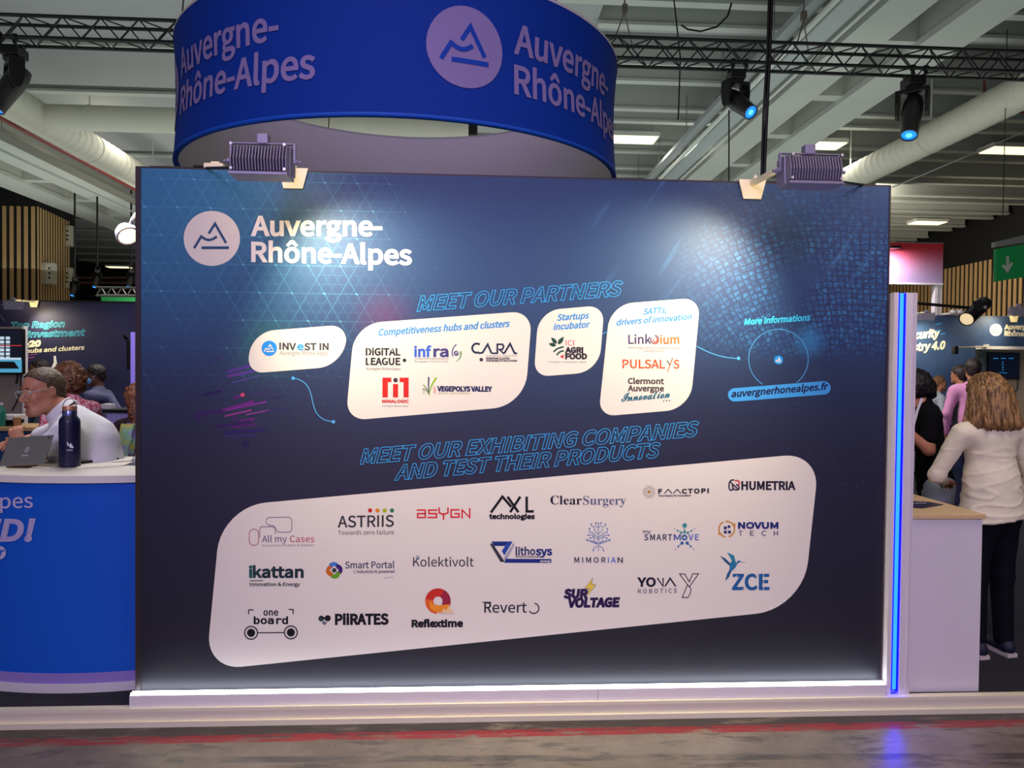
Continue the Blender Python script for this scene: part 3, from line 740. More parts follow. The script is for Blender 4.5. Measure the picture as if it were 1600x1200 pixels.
# motion streaks in the print
rs = random.Random(5); A.layer = -1.0
for (x0, y0, x1, y1, w, c) in [(317, 568, 346, 558, 4, (52, 58, 104)), (357, 581, 392, 571, 4.5, (84, 52, 140)), (356, 588, 395, 580, 4, (96, 54, 140)), (375, 586, 404, 576, 3, (84, 56, 150)), (363, 598, 405, 587, 1.5, (84, 70, 150)),
        (334, 645, 395, 628, 4.5, (104, 34, 120)), (307, 648, 345, 642, 7, (54, 32, 92)), (353, 641, 415, 628, 3, (110, 44, 130)), (352, 650, 392, 641, 2.6, (140, 52, 130)), (385, 648, 420, 641, 2, (130, 60, 140)), (415, 643, 453, 638, 2, (44, 40, 96)),
        (376, 659, 395, 655, 6, (88, 34, 108)), (340, 667, 390, 659, 5, (48, 28, 86)), (362, 668, 400, 663, 4, (72, 32, 100)), (350, 676, 412, 672, 5, (42, 28, 92)), (352, 682, 398, 681, 3, (50, 44, 100)), (388, 617, 415, 613, 1.2, (70, 50, 120)),
        (366, 622, 376, 618, 4, (88, 32, 110)), (318, 617, 345, 611, 4, (46, 26, 92)), (420, 624, 446, 618, 2, (44, 38, 92))]:
    A.stroke([(x0, y0), (x1, y1)], w, c, cap=True)
for (x, y, r, c) in [(379, 617, 3.4, (200, 70, 110)), (367, 654, 3.6, (70, 34, 100)), (384, 693, 5.5, (36, 28, 78)), (309, 652, 6, (52, 34, 84))]: A.disc(x, y, r, c, n=16)
A.done('print_streaks', pw, 'magenta and violet streaks'); A.layer = 1

DK = (38, 36, 44); GR = (110, 108, 114); NV = (34, 40, 84)
# card 1
cd = card([(393, 518.5), (543.5, 507), (536.5, 572), (386, 584)], [36, 28, 40, 26], 'white card with the small round blue logo')
A.disc(420.7, 544.2, 12, (36, 140, 225), n=28); A.layer = 2; region_mark(A, 420.7, 545, 25, CREAM, 1.5); A.layer = 1
A.text('INV', (437, 545.8), (462, 546.5), 10, (70, 66, 74), None, weight=1.3); A.text('e', (465, 546.5), (474, 546.8), 11, (36, 150, 225), None, weight=1.4)
A.text('ST IN', (476, 546.8), (513, 546.5), 10, (70, 66, 74), None, weight=1.3); A.text('Auvergne-Rhône-Alpes', (437, 554.5), (513, 555), 6.6, (120, 118, 120), None); A.done('logo', cd)
# card 2
cd = card([(554, 506), (831.5, 485.6), (820, 634), (540, 657.5)], [42, 32, 50, 32], 'largest of the four upper cards')
BL = (44, 138, 208)
A.text('Competitiveness hubs and clusters', (591, 524.5), (795, 510.5), 10, BL, None, weight=0.9, shear=0.22); A.done('lettering', cd)
def stencil(t, p0, p1, h, col, cuts, w=1.5, fk=None):
    A.text(t, p0, p1, h, col, fk, weight=w); A.layer += 1
    for (a, b, c2, d2) in cuts: A.stroke([(a, b), (c2, d2)], 1.4, CREAM)
    A.layer -= 1
stencil('DiGiTAL', (572, 555), (625, 555), 10.5, DK, [(575, 545, 575, 556), (612, 544, 613, 550)], 1.3)
stencil('LEAGUE', (572, 570), (625, 570), 10.5, DK, [(577, 564, 577, 571), (604, 560, 603, 565)], 1.3)
A.disc(632, 563, 2.9, DK, n=14); A.text('Auvergne-Rhône-Alpes', (572, 578), (626, 578.5), 4.2, DK, None); A.done('logo', cd, 'stencil lettered dark logo')
A.text('inf', (648, 557), (673, 557), 15, (52, 96, 196), None, weight=1.9); A.text('ra', (678, 557), (700, 557), 15.5, (64, 58, 120), None, weight=1.9)
A.text('2050', (682, 542.5), (701, 542.5), 6, (200, 198, 205), None); A.text('Auvergne-Rhône-Alpes & Bourgogne', (648, 561.5), (701, 561.5), 2.8, GR); A.text('Bourgogne-Franche-Comté', (648, 566), (700, 566), 2.8, GR)
A.stroke(bez((713, 538), (706, 545), (705, 552), (708, 557)), 1.6, (56, 60, 130)); A.disc(713, 552, 4, (56, 50, 120), n=18); A.layer = 2; A.text('e', (711, 554), (716, 553), 5, CREAM, None); A.layer = 1
A.stroke(bez((720, 549), (721, 557), (718, 562), (712, 565)), 2.2, (70, 130, 50), w2=0.6); A.done('logo', cd, 'blue and violet lettered logo')
c = (28, 42, 74)
A.arc(745, 544, 7.2, -50, -300, 3.2, c, n=14); A.stroke([(748, 552), (754, 551), (762, 538), (768, 552)], 3.0, c); A.stroke([(768, 552), (778, 552)], 2.6, c)
A.stroke([(777, 553), (777, 538), (785, 538), (787, 541), (785, 546), (780, 546), (788, 553)], 2.8, c); A.stroke([(788, 552), (797, 537), (804, 552), (808, 552)], 3.0, c)
A.disc(752, 562, 2.9, (52, 40, 60), n=14); A.text('EUROPEAN COMPETITIVE', (760, 557.5), (808, 557), 2.2, GR); A.text('EUROPEAN CLUSTER', (760, 561.5), (796, 561.5), 2.9, DK, None, weight=0.4); A.text('FOR MOBILITY SOLUTIONS', (760, 565), (808, 565), 2.6, DK, None, weight=0.4); A.done('logo', cd, 'navy rounded block lettered logo')
RD = (200, 36, 30)
A.poly([(597.5, 590), (611.5, 590), (611.5, 597), (606, 597), (606, 621), (597.5, 621)], RD); A.poly([(638.5, 590), (624.5, 590), (624.5, 597), (630.5, 597), (630.5, 621), (638.5, 621)], RD); A.poly([(614, 600), (622, 600), (622, 621), (614, 621)], RD)
A.disc(618, 594, 3.6, (60, 52, 66), n=16); A.text('MiNALOGIC', (597.5, 629.2), (638.5, 629.2), 4.4, RD, None, weight=0.8); A.text('Auvergne-Rhône-Alpes', (597.5, 635.5), (638, 635.8), 2.7, GR); A.done('logo', cd, 'red square-shouldered logo')
for (x0, y0, xm, ym, c, w) in [(661, 601, 667, 606, (90, 130, 50), 1.6), (663, 607, 668, 610, (50, 80, 60), 1.2), (670, 589, 669, 605, (40, 60, 90), 2.4), (682, 590, 674, 600, (130, 180, 30), 3.2), (660, 607, 664, 612, (110, 140, 60), 1.0)]:
    A.stroke(bez((x0, y0), (xm, ym), (670, 612), (671, 619)), w, c, w2=0.8)
A.arc(672, 610, 8.5, 40, -50, 0.9, (200, 90, 100)); A.arc(672, 610, 6.2, 35, -45, 0.8, (200, 90, 100)); A.arc(669, 610, 8, 130, 210, 0.8, (120, 140, 120))
A.text('VEGEPOLYS VALLEY', (684, 611), (768, 611.5), 7.2, NV, None, weight=1.4); A.text('NATURAL LAVIDA NURTALE', (684, 615.8), (734, 615.8), 2.8, (150, 170, 40)); A.done('logo', cd, 'green sprout logo with navy lettering')
# card 3
cd = card([(841.5, 485.5), (944.5, 476.7), (936, 581), (834, 589)], [34, 26, 36, 24], 'smallest upper card with a leaf logo')
A.text('Startups', (870.5, 501), (919, 497.5), 9.5, BL, None, weight=0.9, shear=0.22); A.text('incubator', (865, 515.5), (920, 511.5), 9.5, BL, None, weight=0.9, shear=0.22); A.done('lettering', cd)
GN = (24, 66, 56)
def leaf(x0, y0, x1, y1, w, col):
    a = np.array([x0, y0], float); b = np.array([x1, y1], float); d = b-a; n = np.array([-d[1], d[0]])/np.linalg.norm(d)*w
    P = [a]+[a+d*t+n*math.sin(math.pi*t**0.8) for t in (0.15, 0.3, 0.5, 0.7, 0.85)]+[b]+[a+d*t-n*math.sin(math.pi*t**0.8) for t in (0.85, 0.7, 0.5, 0.3, 0.15)]
    A.poly([tuple(p) for p in P], col)
leaf(870, 537, 861, 527, 3.0, GN); leaf(872, 538, 881, 526, 3.4, GN); leaf(869, 540, 857, 537, 3.0, GN)
A.stroke(bez((865, 550), (869, 545), (874, 543), (881, 542)), 2.6, GN); A.stroke(bez((870, 555), (873, 550), (876, 549), (881, 548)), 2.6, GN)
A.poly([(875, 557), (881, 553.5), (880, 560.5)], (200, 40, 60))
A.text('ICI', (884, 540), (897, 540), 8.5, (190, 60, 70)); A.text('AGRI', (884, 551), (910.5, 551), 8, DK, None, weight=1.7); A.text('FOOD', (884, 560.8), (916.5, 560.8), 8, DK, None, weight=1.7)
A.text('Innovation - Communauté - Impact', (857.5, 566.5), (916.5, 566.8), 2.4, GR); A.done('logo', cd, 'green leaf logo')
# card 4
cd = card([(953.5, 475.5), (1094.5, 465), (1078.5, 639), (935, 651)], [36, 28, 38, 26], 'rightmost tall upper card')
A.text('SATTs,', (1005, 491.5), (1041, 488.5), 9, BL, None, weight=0.9, shear=0.22); A.text('drivers of innovation', (963, 508.5), (1080, 499), 9, BL, None, weight=0.9, shear=0.22); A.done('lettering', cd)
A.text('Link', (982, 537), (1017, 537), 13.5, (74, 62, 110), None, weight=0.9)
A.arc(1023, 530.5, 6.2, 200, -90, 2.0, (110, 60, 100), n=14); A.arc(1024, 531, 3.2, -90, 200, 1.6, (190, 80, 80), n=12); A.arc(1023, 531, 6.4, 100, -20, 1.6, (215, 100, 50), n=10)
A.text('ium', (1032, 537), (1061, 537), 13, (222, 108, 50), None, weight=0.9); A.text('technology transfer & startup building', (982, 544.5), (1061, 545.5), 3.2, GR); A.text('Grenoble Alpes', (1005, 549.5), (1037, 549.8), 3, GR); A.done('logo', cd, 'violet to orange lettered logo')
stencil('PULSAL', (973, 575), (1039, 575.5), 13, (222, 84, 44), [], 0.9); A.stroke([(1051, 559), (1043, 581)], 1.5, (222, 84, 44)); A.stroke([(1042, 563), (1046.5, 570)], 1.5, DK); A.text('S', (1053, 575.5), (1061, 575.5), 13, (222, 84, 44), None, weight=0.9)
A.layer = 2; [A.stroke([(x, 569), (x+5, 567.5)], 0.9, CREAM) for x in (973, 1001, 1017)]; A.layer = 1; A.done('logo', cd, 'thin orange lettered logo')
A.text('Clermont', (981.5, 599.5), (1037, 600), 8.4, (76, 66, 66), None, weight=1.1); A.text('Auvergne', (981.5, 611), (1037, 611.3), 8.4, (76, 66, 66), None, weight=1.1)
A.layer = 2; A.text(script('Innovation'), (971, 627.5), (1046, 621), 14, (24, 100, 122), 'math', weight=0.6, shear=0.1); [A.disc(1037+4.7*i, 626.5-0.4*i, 1.1, (30, 80, 90), n=8) for i in range(3)]; A.layer = 1; A.done('logo', cd, 'grey lettering with teal handwriting')
# more information
CY = (60, 190, 235)
A.text('More informations', (1163, 507.5), (1265, 500.5), 9.2, CY, None, weight=1.0, shear=0.22); A.done('lettering', pw, 'bright cyan italic words')
A.arc(1216.3, 561, 46.5, 122, 412, 0.9, LB, ry=46.5, n=48); A.layer = 2; A.disc(1216.5, 562.5, 7.0, (36, 140, 215), n=24); A.layer = 3; region_mark(A, 1216.5, 563, 14, CREAM, 1.0); A.layer = 1; A.done('logo', pw, 'thin blue circle with a tiny round logo')
def pill(x0, y0, x1, y1, r, col):
    d = np.array([x1-x0, y1-y0]); a0 = math.atan2(d[1], d[0])
    A.poly([(x0+r*math.cos(a0+math.pi/2+math.pi*i/12), y0+r*math.sin(a0+math.pi/2+math.pi*i/12)) for i in range(13)]+[(x1+r*math.cos(a0-math.pi/2+math.pi*i/12), y1+r*math.sin(a0-math.pi/2+math.pi*i/12)) for i in range(13)], col)
A.layer = 1; pill(1148, 617, 1287.5, 606, 10.5, (62, 150, 218)); A.layer = 2; A.text('auvergnerhonealpes.fr', (1143, 620.5), (1292, 608.5), 10, (24, 26, 70), None, weight=1.0, shear=0.2); A.layer = 1; A.done('lettering', pw, 'web address in a light blue pill')

# card 5
cd = card([(346, 791.5), (1281, 707), (1254.5, 951.5), (321.5, 1047.5)], [70, 56, 74, 56], 'very large card full of company logos')
def logo(label=None): A.done('logo', cd, label); A.layer = 1
R_ = (170, 60, 84); P_ = (100, 90, 120)
A.stroke(rounded([(389.5, 827), (404, 826.5), (404, 852), (389.5, 852)], 7, 5), 1.0, R_, closed=True); A.stroke(rounded([(415.5, 808.5), (456, 808), (456, 831.5), (432, 831.5), (430, 821), (415.5, 820)], 6, 4), 1.0, P_, closed=True)
A.stroke(bez((406, 840), (406, 820), (404, 823), (420, 823))+bez((420, 823), (431, 822), (430, 826), (430.5, 834)), 1.0, P_)
A.text('All my', (409.5, 847), (448, 847), 10, (70, 60, 110), None); A.text('Cases', (453, 847), (491, 847), 10, (180, 50, 80), None); A.text('Accessoires Mobiles & Adaptés', (410, 853.5), (491, 853), 2.8, GR); logo('thin violet and red outline logo')
for i, c in enumerate([(196, 30, 30), (222, 130, 20), (160, 180, 20), (30, 120, 90)]): A.disc(578.3+11.4*i, 797.6, 3.3, c, n=18)
A.text('ASTRIIS', (528, 824), (615, 822.5), 17.5, (52, 48, 54), None, weight=0.7); A.text('Towards zero failure', (528, 835.5), (615.5, 835), 6.8, (80, 74, 84)); logo('thin grey lettered logo under four coloured dots')
c = (212, 30, 34)
def segs(L, col, w):
    for s_ in L: A.stroke(s_, w, col, capx=w/2)
segs([[(652, 797), (664.5, 797), (664.5, 808.5), (652.5, 808.5), (652.5, 802.5), (664, 802.5)], [(682, 797), (670, 797), (670, 802.5), (682, 802.5), (682, 808.5), (669, 808.5)], [(686, 794), (686, 801), (693, 804), (700, 801), (700, 794)], [(693, 803), (693, 811)],
      [(717, 796.5), (705, 796.5), (705, 808), (717, 808), (717, 802.5), (711, 802.5)], [(722, 809), (722, 796.5), (734, 808.5), (734, 795)]], c, 2.3); logo('red square lettered logo')
c = (16, 16, 22)
A.stroke([(767, 801), (785, 776), (799, 792)], 4.0, c); A.stroke([(793, 776), (810, 800.5)], 4.0, c); A.stroke([(813, 776), (797, 800.5)], 4.0, c); A.stroke([(823, 776), (823, 799), (834, 799)], 4.0, c)
A.text('technologies', (765, 810.5), (835, 810.5), 7, c, None, weight=1.4); logo('bold black sharp lettered logo')
A.text(serif('Clear'), (860, 788), (909, 788.5), 13.5, (28, 26, 50), 'math', weight=0.1); A.text(serif('Surgery'), (911, 788.5), (978, 788.5), 13.5, (96, 100, 130), 'math', offset=-0.008); logo('serif lettered logo')
for i in range(8):
    a = i*math.pi/4+0.39; x, y = 1014+7.5*math.cos(a), 768.5+7.5*math.sin(a); A.disc(x, y, 2.8, (178, 168, 160), n=12, hole=0.6)
    A.stroke([(1014+2.5*math.cos(a), 768.5+2.5*math.sin(a)), (x, y)], 0.6, (190, 180, 160))
A.disc(1014, 768.5, 2.6, (170, 130, 50), n=14)
A.text('F', (1029, 771), (1034, 771), 6.5, DK, None, weight=1.3); A.stroke([(1038, 771), (1044, 764.5), (1050, 771)], 1.5, DK); A.stroke([(1052, 771), (1058, 764.5), (1064, 771)], 1.5, DK); A.text('CTOPI', (1066, 771), (1107, 770), 6.5, DK, None, weight=1.3, spacing=1.1)
A.text('Your factory for innovation', (1029, 775.8), (1079, 775.5), 2.8, DK, None, weight=0.3); logo('flower emblem with wide dark lettering')
A.stroke(bez((1147, 750), (1139, 749), (1138, 757), (1140, 765)), 2.3, (30, 32, 60)); A.stroke(bez((1140, 765), (1144, 768), (1147, 764), (1144, 757)), 2.3, (30, 32, 60)); A.stroke([(1141, 753), (1154, 765)], 2.2, (60, 40, 60)); A.stroke(bez((1148, 751), (1156, 749), (1157, 757), (1153, 758)), 2.2, (205, 50, 50)); A.stroke(bez((1146, 764), (1156, 769), (1158, 760), (1150, 757)), 2.2, (30, 32, 60))
A.text('HUMETRIA', (1159, 765), (1242, 765), 12.5, (28, 24, 46), None, weight=1.6); logo('dark lettering beside a red and navy knot')
# second row
A.text('i', (390, 902), (393.5, 902), 16.5, (24, 88, 84), None, weight=2.2); A.text('k', (396, 902), (408, 902), 16.5, (28, 60, 66), None, weight=2.2); A.text('attan', (410, 902), (473.5, 902), 16.5, (26, 48, 56), None, weight=2.2)
A.stroke([(391, 907.3), (411, 907.3)], 1.3, GN); A.text('Innovation & Energy', (390.5, 915.5), (468.5, 915.5), 5.2, (50, 48, 58), None, weight=0.5); logo('dark green bold lettered logo')
cols = [(60, 120, 200), (60, 30, 110), (100, 160, 40), (200, 100, 30)]
for i, (c, a) in enumerate(zip(cols, (-150, -60, 30, 120))):
    A.stroke([(522.3+(6.5+3.5*math.sin(math.pi*t))*math.cos(math.radians(a+110*t)), 891+(6.5+3.5*math.sin(math.pi*t))*math.sin(math.radians(a+110*t))) for t in [k/10 for k in range(11)]], 7.5, c, w2=5)
A.layer = 2; A.disc(522.3, 891, 4.6, CREAM, n=18); A.layer = 3; A.disc(522.3, 891, 3.5, (50, 50, 60), n=16); A.layer = 1
A.text('Smart Portal', (539.5, 888), (616, 887.5), 10.2, (72, 70, 96), 'cjk', weight=0.5); A.text("L'industrie AI-powered", (553, 895.5), (616, 895), 4.6, (72, 70, 96), 'cjk', weight=0.3); A.text(script('mobilite'), (600, 903.5), (615, 903), 2.6, GR, 'math'); logo('four coloured swirl logo')
A.text('Kolektivolt', (645.5, 885), (740, 885), 14, (52, 54, 68), None, weight=0.2); A.arc(653, 871, 2.4, 20, 340, 1.1, (80, 120, 150)); logo('thin lettered grey logo with a tiny ring')
c = (24, 44, 120)
A.poly([(768, 846), (801, 846), (797, 853), (772, 853)], c); A.poly([(801, 846), (788, 868), (784, 861), (794, 846)], (40, 70, 160)); A.poly([(768, 848), (772, 852.5), (789, 878), (782, 878), (766, 851)], (50, 50, 62)); A.poly([(803, 847), (804, 852), (790, 878), (787, 872)], (160, 160, 175))
A.text('litho', (806, 867), (836, 867), 11.5, (50, 60, 100), None, weight=1.1); A.text('sys', (838, 867), (862, 867), 11.5, (24, 44, 120), None, weight=1.6); A.text('Print it concrete', (806, 871), (846, 871), 2.8, DK, None, weight=0.3); A.poly([(790, 873), (861.5, 873.5), (861.5, 879.5), (788, 879.3)], c)
A.layer = 2; A.text('synergy', (844, 878), (860, 878), 2.8, CREAM, None, weight=0.3); A.layer = 1; logo('dark blue impossible triangle logo')
c = (84, 116, 178)
def tree(side):
    L = [[(935, 861), (935+side*0, 818)], [(935+side*1.5, 850), (935+side*7, 844), (935+side*7, 836), (935+side*16, 836)], [(935, 843), (935+side*8, 838), (935+side*13, 841)], [(935+side*1, 834), (935+side*6, 829), (935+side*6, 823), (935+side*11, 822), (935+side*11, 819)],
         [(935, 840), (935+side*9, 832), (935+side*14, 832), (935+side*14, 826)], [(935, 825), (935+side*4, 821), (935+side*4, 817)], [(935+side*1, 848), (935+side*8, 846), (935+side*17, 844)], [(935+side*1, 853), (935+side*7, 856), (935+side*8, 860)], [(935+side*2, 850), (935+side*18, 843.5)]]
    for s_ in L: A.stroke(s_, 0.9, c); A.disc(s_[-1][0], s_[-1][1], 1.3, c, n=8)
tree(1); tree(-1)
A.text('MIMOR', (897.5, 879), (946, 879), 8.2, (62, 62, 84), None, weight=0.5, spacing=1.15); A.text('IA', (950, 879), (962, 879), 8.2, (76, 108, 190), None, weight=0.5, spacing=1.15); A.text('N', (965, 879), (973, 879), 8.2, (62, 62, 84), None, weight=0.5); logo('blue circuit tree logo')
A.text('my', (1004.5, 833), (1016.5, 833), 5, (60, 70, 100), None, weight=0.4); A.text('SMART', (1007, 844), (1050, 844), 9, (66, 66, 90), None, weight=0.7, spacing=1.1); A.text('M', (1053, 844), (1063.5, 844), 9, (70, 96, 160), None, weight=0.7); A.text('VE', (1076, 844), (1091.5, 844), 9, (90, 110, 180), None, weight=0.7, spacing=1.1)
T1 = (54, 140, 150); T2 = (50, 100, 160)
A.disc(1069.5, 840, 4.6, T2, n=18, hole=0.4); A.disc(1069.7, 821, 3.7, T1, n=16); A.stroke([(1069.7, 824), (1069.7, 835)], 1.2, T1); A.disc(1069.7, 831, 2.3, T1, n=12)
for s_ in (-1, 1):
    A.disc(1069.7+s_*5, 832.5, 2.0, T1, n=12); A.disc(1069.7+s_*11, 829, 1.5, T1, n=10); A.stroke([(1069.7+s_*5, 832), (1069.7+s_*12, 828)], 0.9, T1); A.disc(1069.7+s_*15.5, 826.3, 0.9, T2, n=8)
    A.disc(1069.7+s_*4, 848.5, 2.7, T2, n=14); A.stroke([(1069.7+s_*4, 848), (1069.7+s_*10, 854)], 1.1, T2); A.disc(1069.7+s_*10, 854, 1.5, T2, n=10); A.disc(1069.7+s_*14.5, 858, 1.0, T2, n=8)
logo('teal dotted figure logo')
c = (196, 132, 44)
A.arc(1135.5, 826.8, 12.2, 100, 245, 2.1, c, n=16); A.arc(1135.5, 826.8, 12.2, -100, 75, 2.1, c, n=18); A.poly([(1123, 829), (1128, 834), (1122, 836)], c); A.poly([(1149, 824), (1143.5, 820), (1149, 817)], c)
for (x, y) in ((1131, 822.5), (1131, 829), (1137.5, 829)): A.poly([(x, y), (x+4.6, y), (x+4.6, y+4.6), (x, y+4.6)], (40, 44, 100)); A.poly([(1139, 820), (1142, 823), (1139, 826), (1136, 823)], (40, 44, 100)) if x == 1131 and y == 829 else None
A.text('NOVUM', (1154, 825.5), (1215.5, 825.5), 8.8, (28, 44, 116), None, weight=1.9); A.layer = 2; A.stroke([(1168, 822), (1175, 819)], 1.0, CREAM); A.layer = 1; A.text('T', (1154.5, 837), (1160, 837), 7.6, (96, 84, 110), None, weight=0.4)
A.text('E', (1172, 837), (1178, 837), 7.6, (96, 84, 110), None, weight=0.4); A.text('C', (1190, 837), (1197, 837), 7.6, (96, 84, 110), None, weight=0.4); A.text('H', (1209, 837), (1215.5, 837), 7.6, (96, 84, 110), None, weight=0.4); logo('golden ring logo with navy lettering')
# third row
c = (14, 14, 22)
A.stroke([(388.5, 960), (388.5, 953), (396, 953)], 1.7, c); A.stroke([(451, 952.3), (458, 952.3), (458, 959.5)], 1.7, c)
A.text('one', (412, 961.5), (434.5, 961.5), 9.8, c, 'mono', weight=0.7); A.text('board', (397, 974.5), (449.5, 974.5), 10.5, c, 'mono', weight=1.3)
for x in (392.3, 454.5): A.disc(x, 988.8 if x < 400 else 988.2, 11, c, n=32, hole=0.83); A.disc(x, 988.8 if x < 400 else 988.2, 6.4, c, n=24)
A.stroke([(403, 988.8), (444, 988.4)], 1.6, c); logo('black skateboard outline logo with two wheels')
A.disc(502, 966.5, 4.6, (44, 60, 70), n=18); A.disc(512, 966, 4.9, c, n=18); A.stroke([(500, 963), (511, 968)], 2.4, c); A.poly([(507, 970), (511, 973.5), (507, 977), (502.5, 973)], (110, 104, 120))
A.text('PiiRATES', (524.5, 975.5), (606, 975), 15.3, c, None, weight=2.4); logo('heavy black lettering beside two linked dots')
def sector(cx, cy, r0, r1, a0, a1, col, n=16):
    P = [(cx+r1*math.cos(math.radians(a0+(a1-a0)*i/n)), cy+r1*math.sin(math.radians(a0+(a1-a0)*i/n))) for i in range(n+1)]+[(cx+r0*math.cos(math.radians(a1+(a0-a1)*i/n)), cy+r0*math.sin(math.radians(a1+(a0-a1)*i/n))) for i in range(n+1)]
    A.poly(P, col)
sector(684.3, 939.3, 7.2, 20, -170, -60, (196, 44, 34)); sector(684.3, 939.3, 7.2, 20, -60, 40, (150, 34, 62)); sector(684.3, 939.3, 7.2, 20, 95, 190, (224, 96, 30)); A.layer = 2
A.poly([(672, 938), (676, 944), (686, 946), (703, 944), (699, 955), (690, 958), (678, 955), (671, 949)], (236, 140, 40)); A.layer = 3; A.poly([(689, 958), (694, 950), (697, 954), (701, 947), (705, 952), (710, 958)], (232, 196, 150)); A.layer = 1
A.text('Reflextime', (644, 979.5), (722.5, 979), 10.2, (20, 18, 26), None, weight=2.0); logo('orange and red ring logo')
c = (34, 32, 48)
A.stroke([(753.5, 941), (768, 941)], 1.5, c); A.text('R', (757, 957), (767.5, 957), 16, c, None, weight=0.7); A.text('evert', (769.5, 957), (823, 957), 16, c, None, weight=0.4); A.arc(834, 950.5, 8.0, -80, 150, 1.9, c, n=14); logo('thin dark lettered logo with an open last letter')
c = (40, 24, 72)
A.text('SUR', (882, 934), (916.5, 934), 12.5, c, None, weight=3.0, shear=0.12); A.text('VOLTAGE', (887.5, 948.5), (966, 947.5), 13, c, None, weight=2.8, shear=0.12); A.layer = 2
A.poly([(926.5, 902.5), (914, 919), (921, 920), (916, 932.5), (931, 914), (924, 912.5)], (226, 200, 80)); A.stroke([(926.5, 902.5), (914, 919), (921, 920), (916, 932.5), (931, 914), (924, 912.5)], 0.7, (90, 70, 60), closed=True); A.layer = 1; logo('heavy purple lettering with a yellow bolt')
c = (26, 22, 46)
A.text('YO', (997, 916), (1024, 916), 13, c, None, weight=1.8); A.stroke([(1027, 903), (1036, 916), (1036, 903)], 2.2, c); A.stroke([(1039, 916.5), (1047, 903.5), (1056, 916.5)], 2.3, c); A.text('ROBOTICS', (997, 927), (1057.5, 926), 6.4, (96, 90, 116), None, weight=0.4, spacing=1.2)
A.stroke([(1061.5, 896.5), (1070, 897), (1077, 909), (1082.5, 896.5), (1091.5, 896.5), (1077, 917), (1061.5, 896.5)], 1.3, c); A.stroke([(1075.5, 914.5), (1079.5, 920), (1079, 926), (1075, 933.5), (1066, 933.5), (1074, 914)], 1.3, c); logo('thin outlined letter logo with dark lettering')
HB = (38, 116, 160)
A.poly([(1136, 862.7), (1143, 875), (1147, 884), (1150, 879), (1147, 868)], (44, 130, 160)); A.poly([(1124.5, 868), (1134, 873), (1144, 883), (1142, 886), (1132, 877)], (34, 80, 120)); A.poly([(1143, 876), (1148, 880), (1151, 879), (1152, 876.5), (1155, 875.5), (1158, 877.5), (1152, 881), (1149, 887), (1144, 892), (1140, 891), (1140, 884)], HB)
A.poly([(1140, 890), (1143, 892), (1139, 902), (1133, 908), (1136, 897)], (30, 84, 130)); A.stroke([(1157, 877.5), (1164.5, 879)], 0.6, DK)
c = (32, 92, 152); A.text('ZCE', (1145, 920.8), (1201, 920.8), 23, c, None, weight=2.6); A.layer = 2; A.stroke([(1148, 903), (1152, 899)], 1.0, CREAM); A.stroke([(1160, 922), (1164, 917)], 1, CREAM); A.stroke([(1180, 898), (1184, 903)], 1, CREAM); A.stroke([(1193, 896), (1193, 922)], 0.9, CREAM); A.layer = 1; logo('blue lettering under a small blue bird')

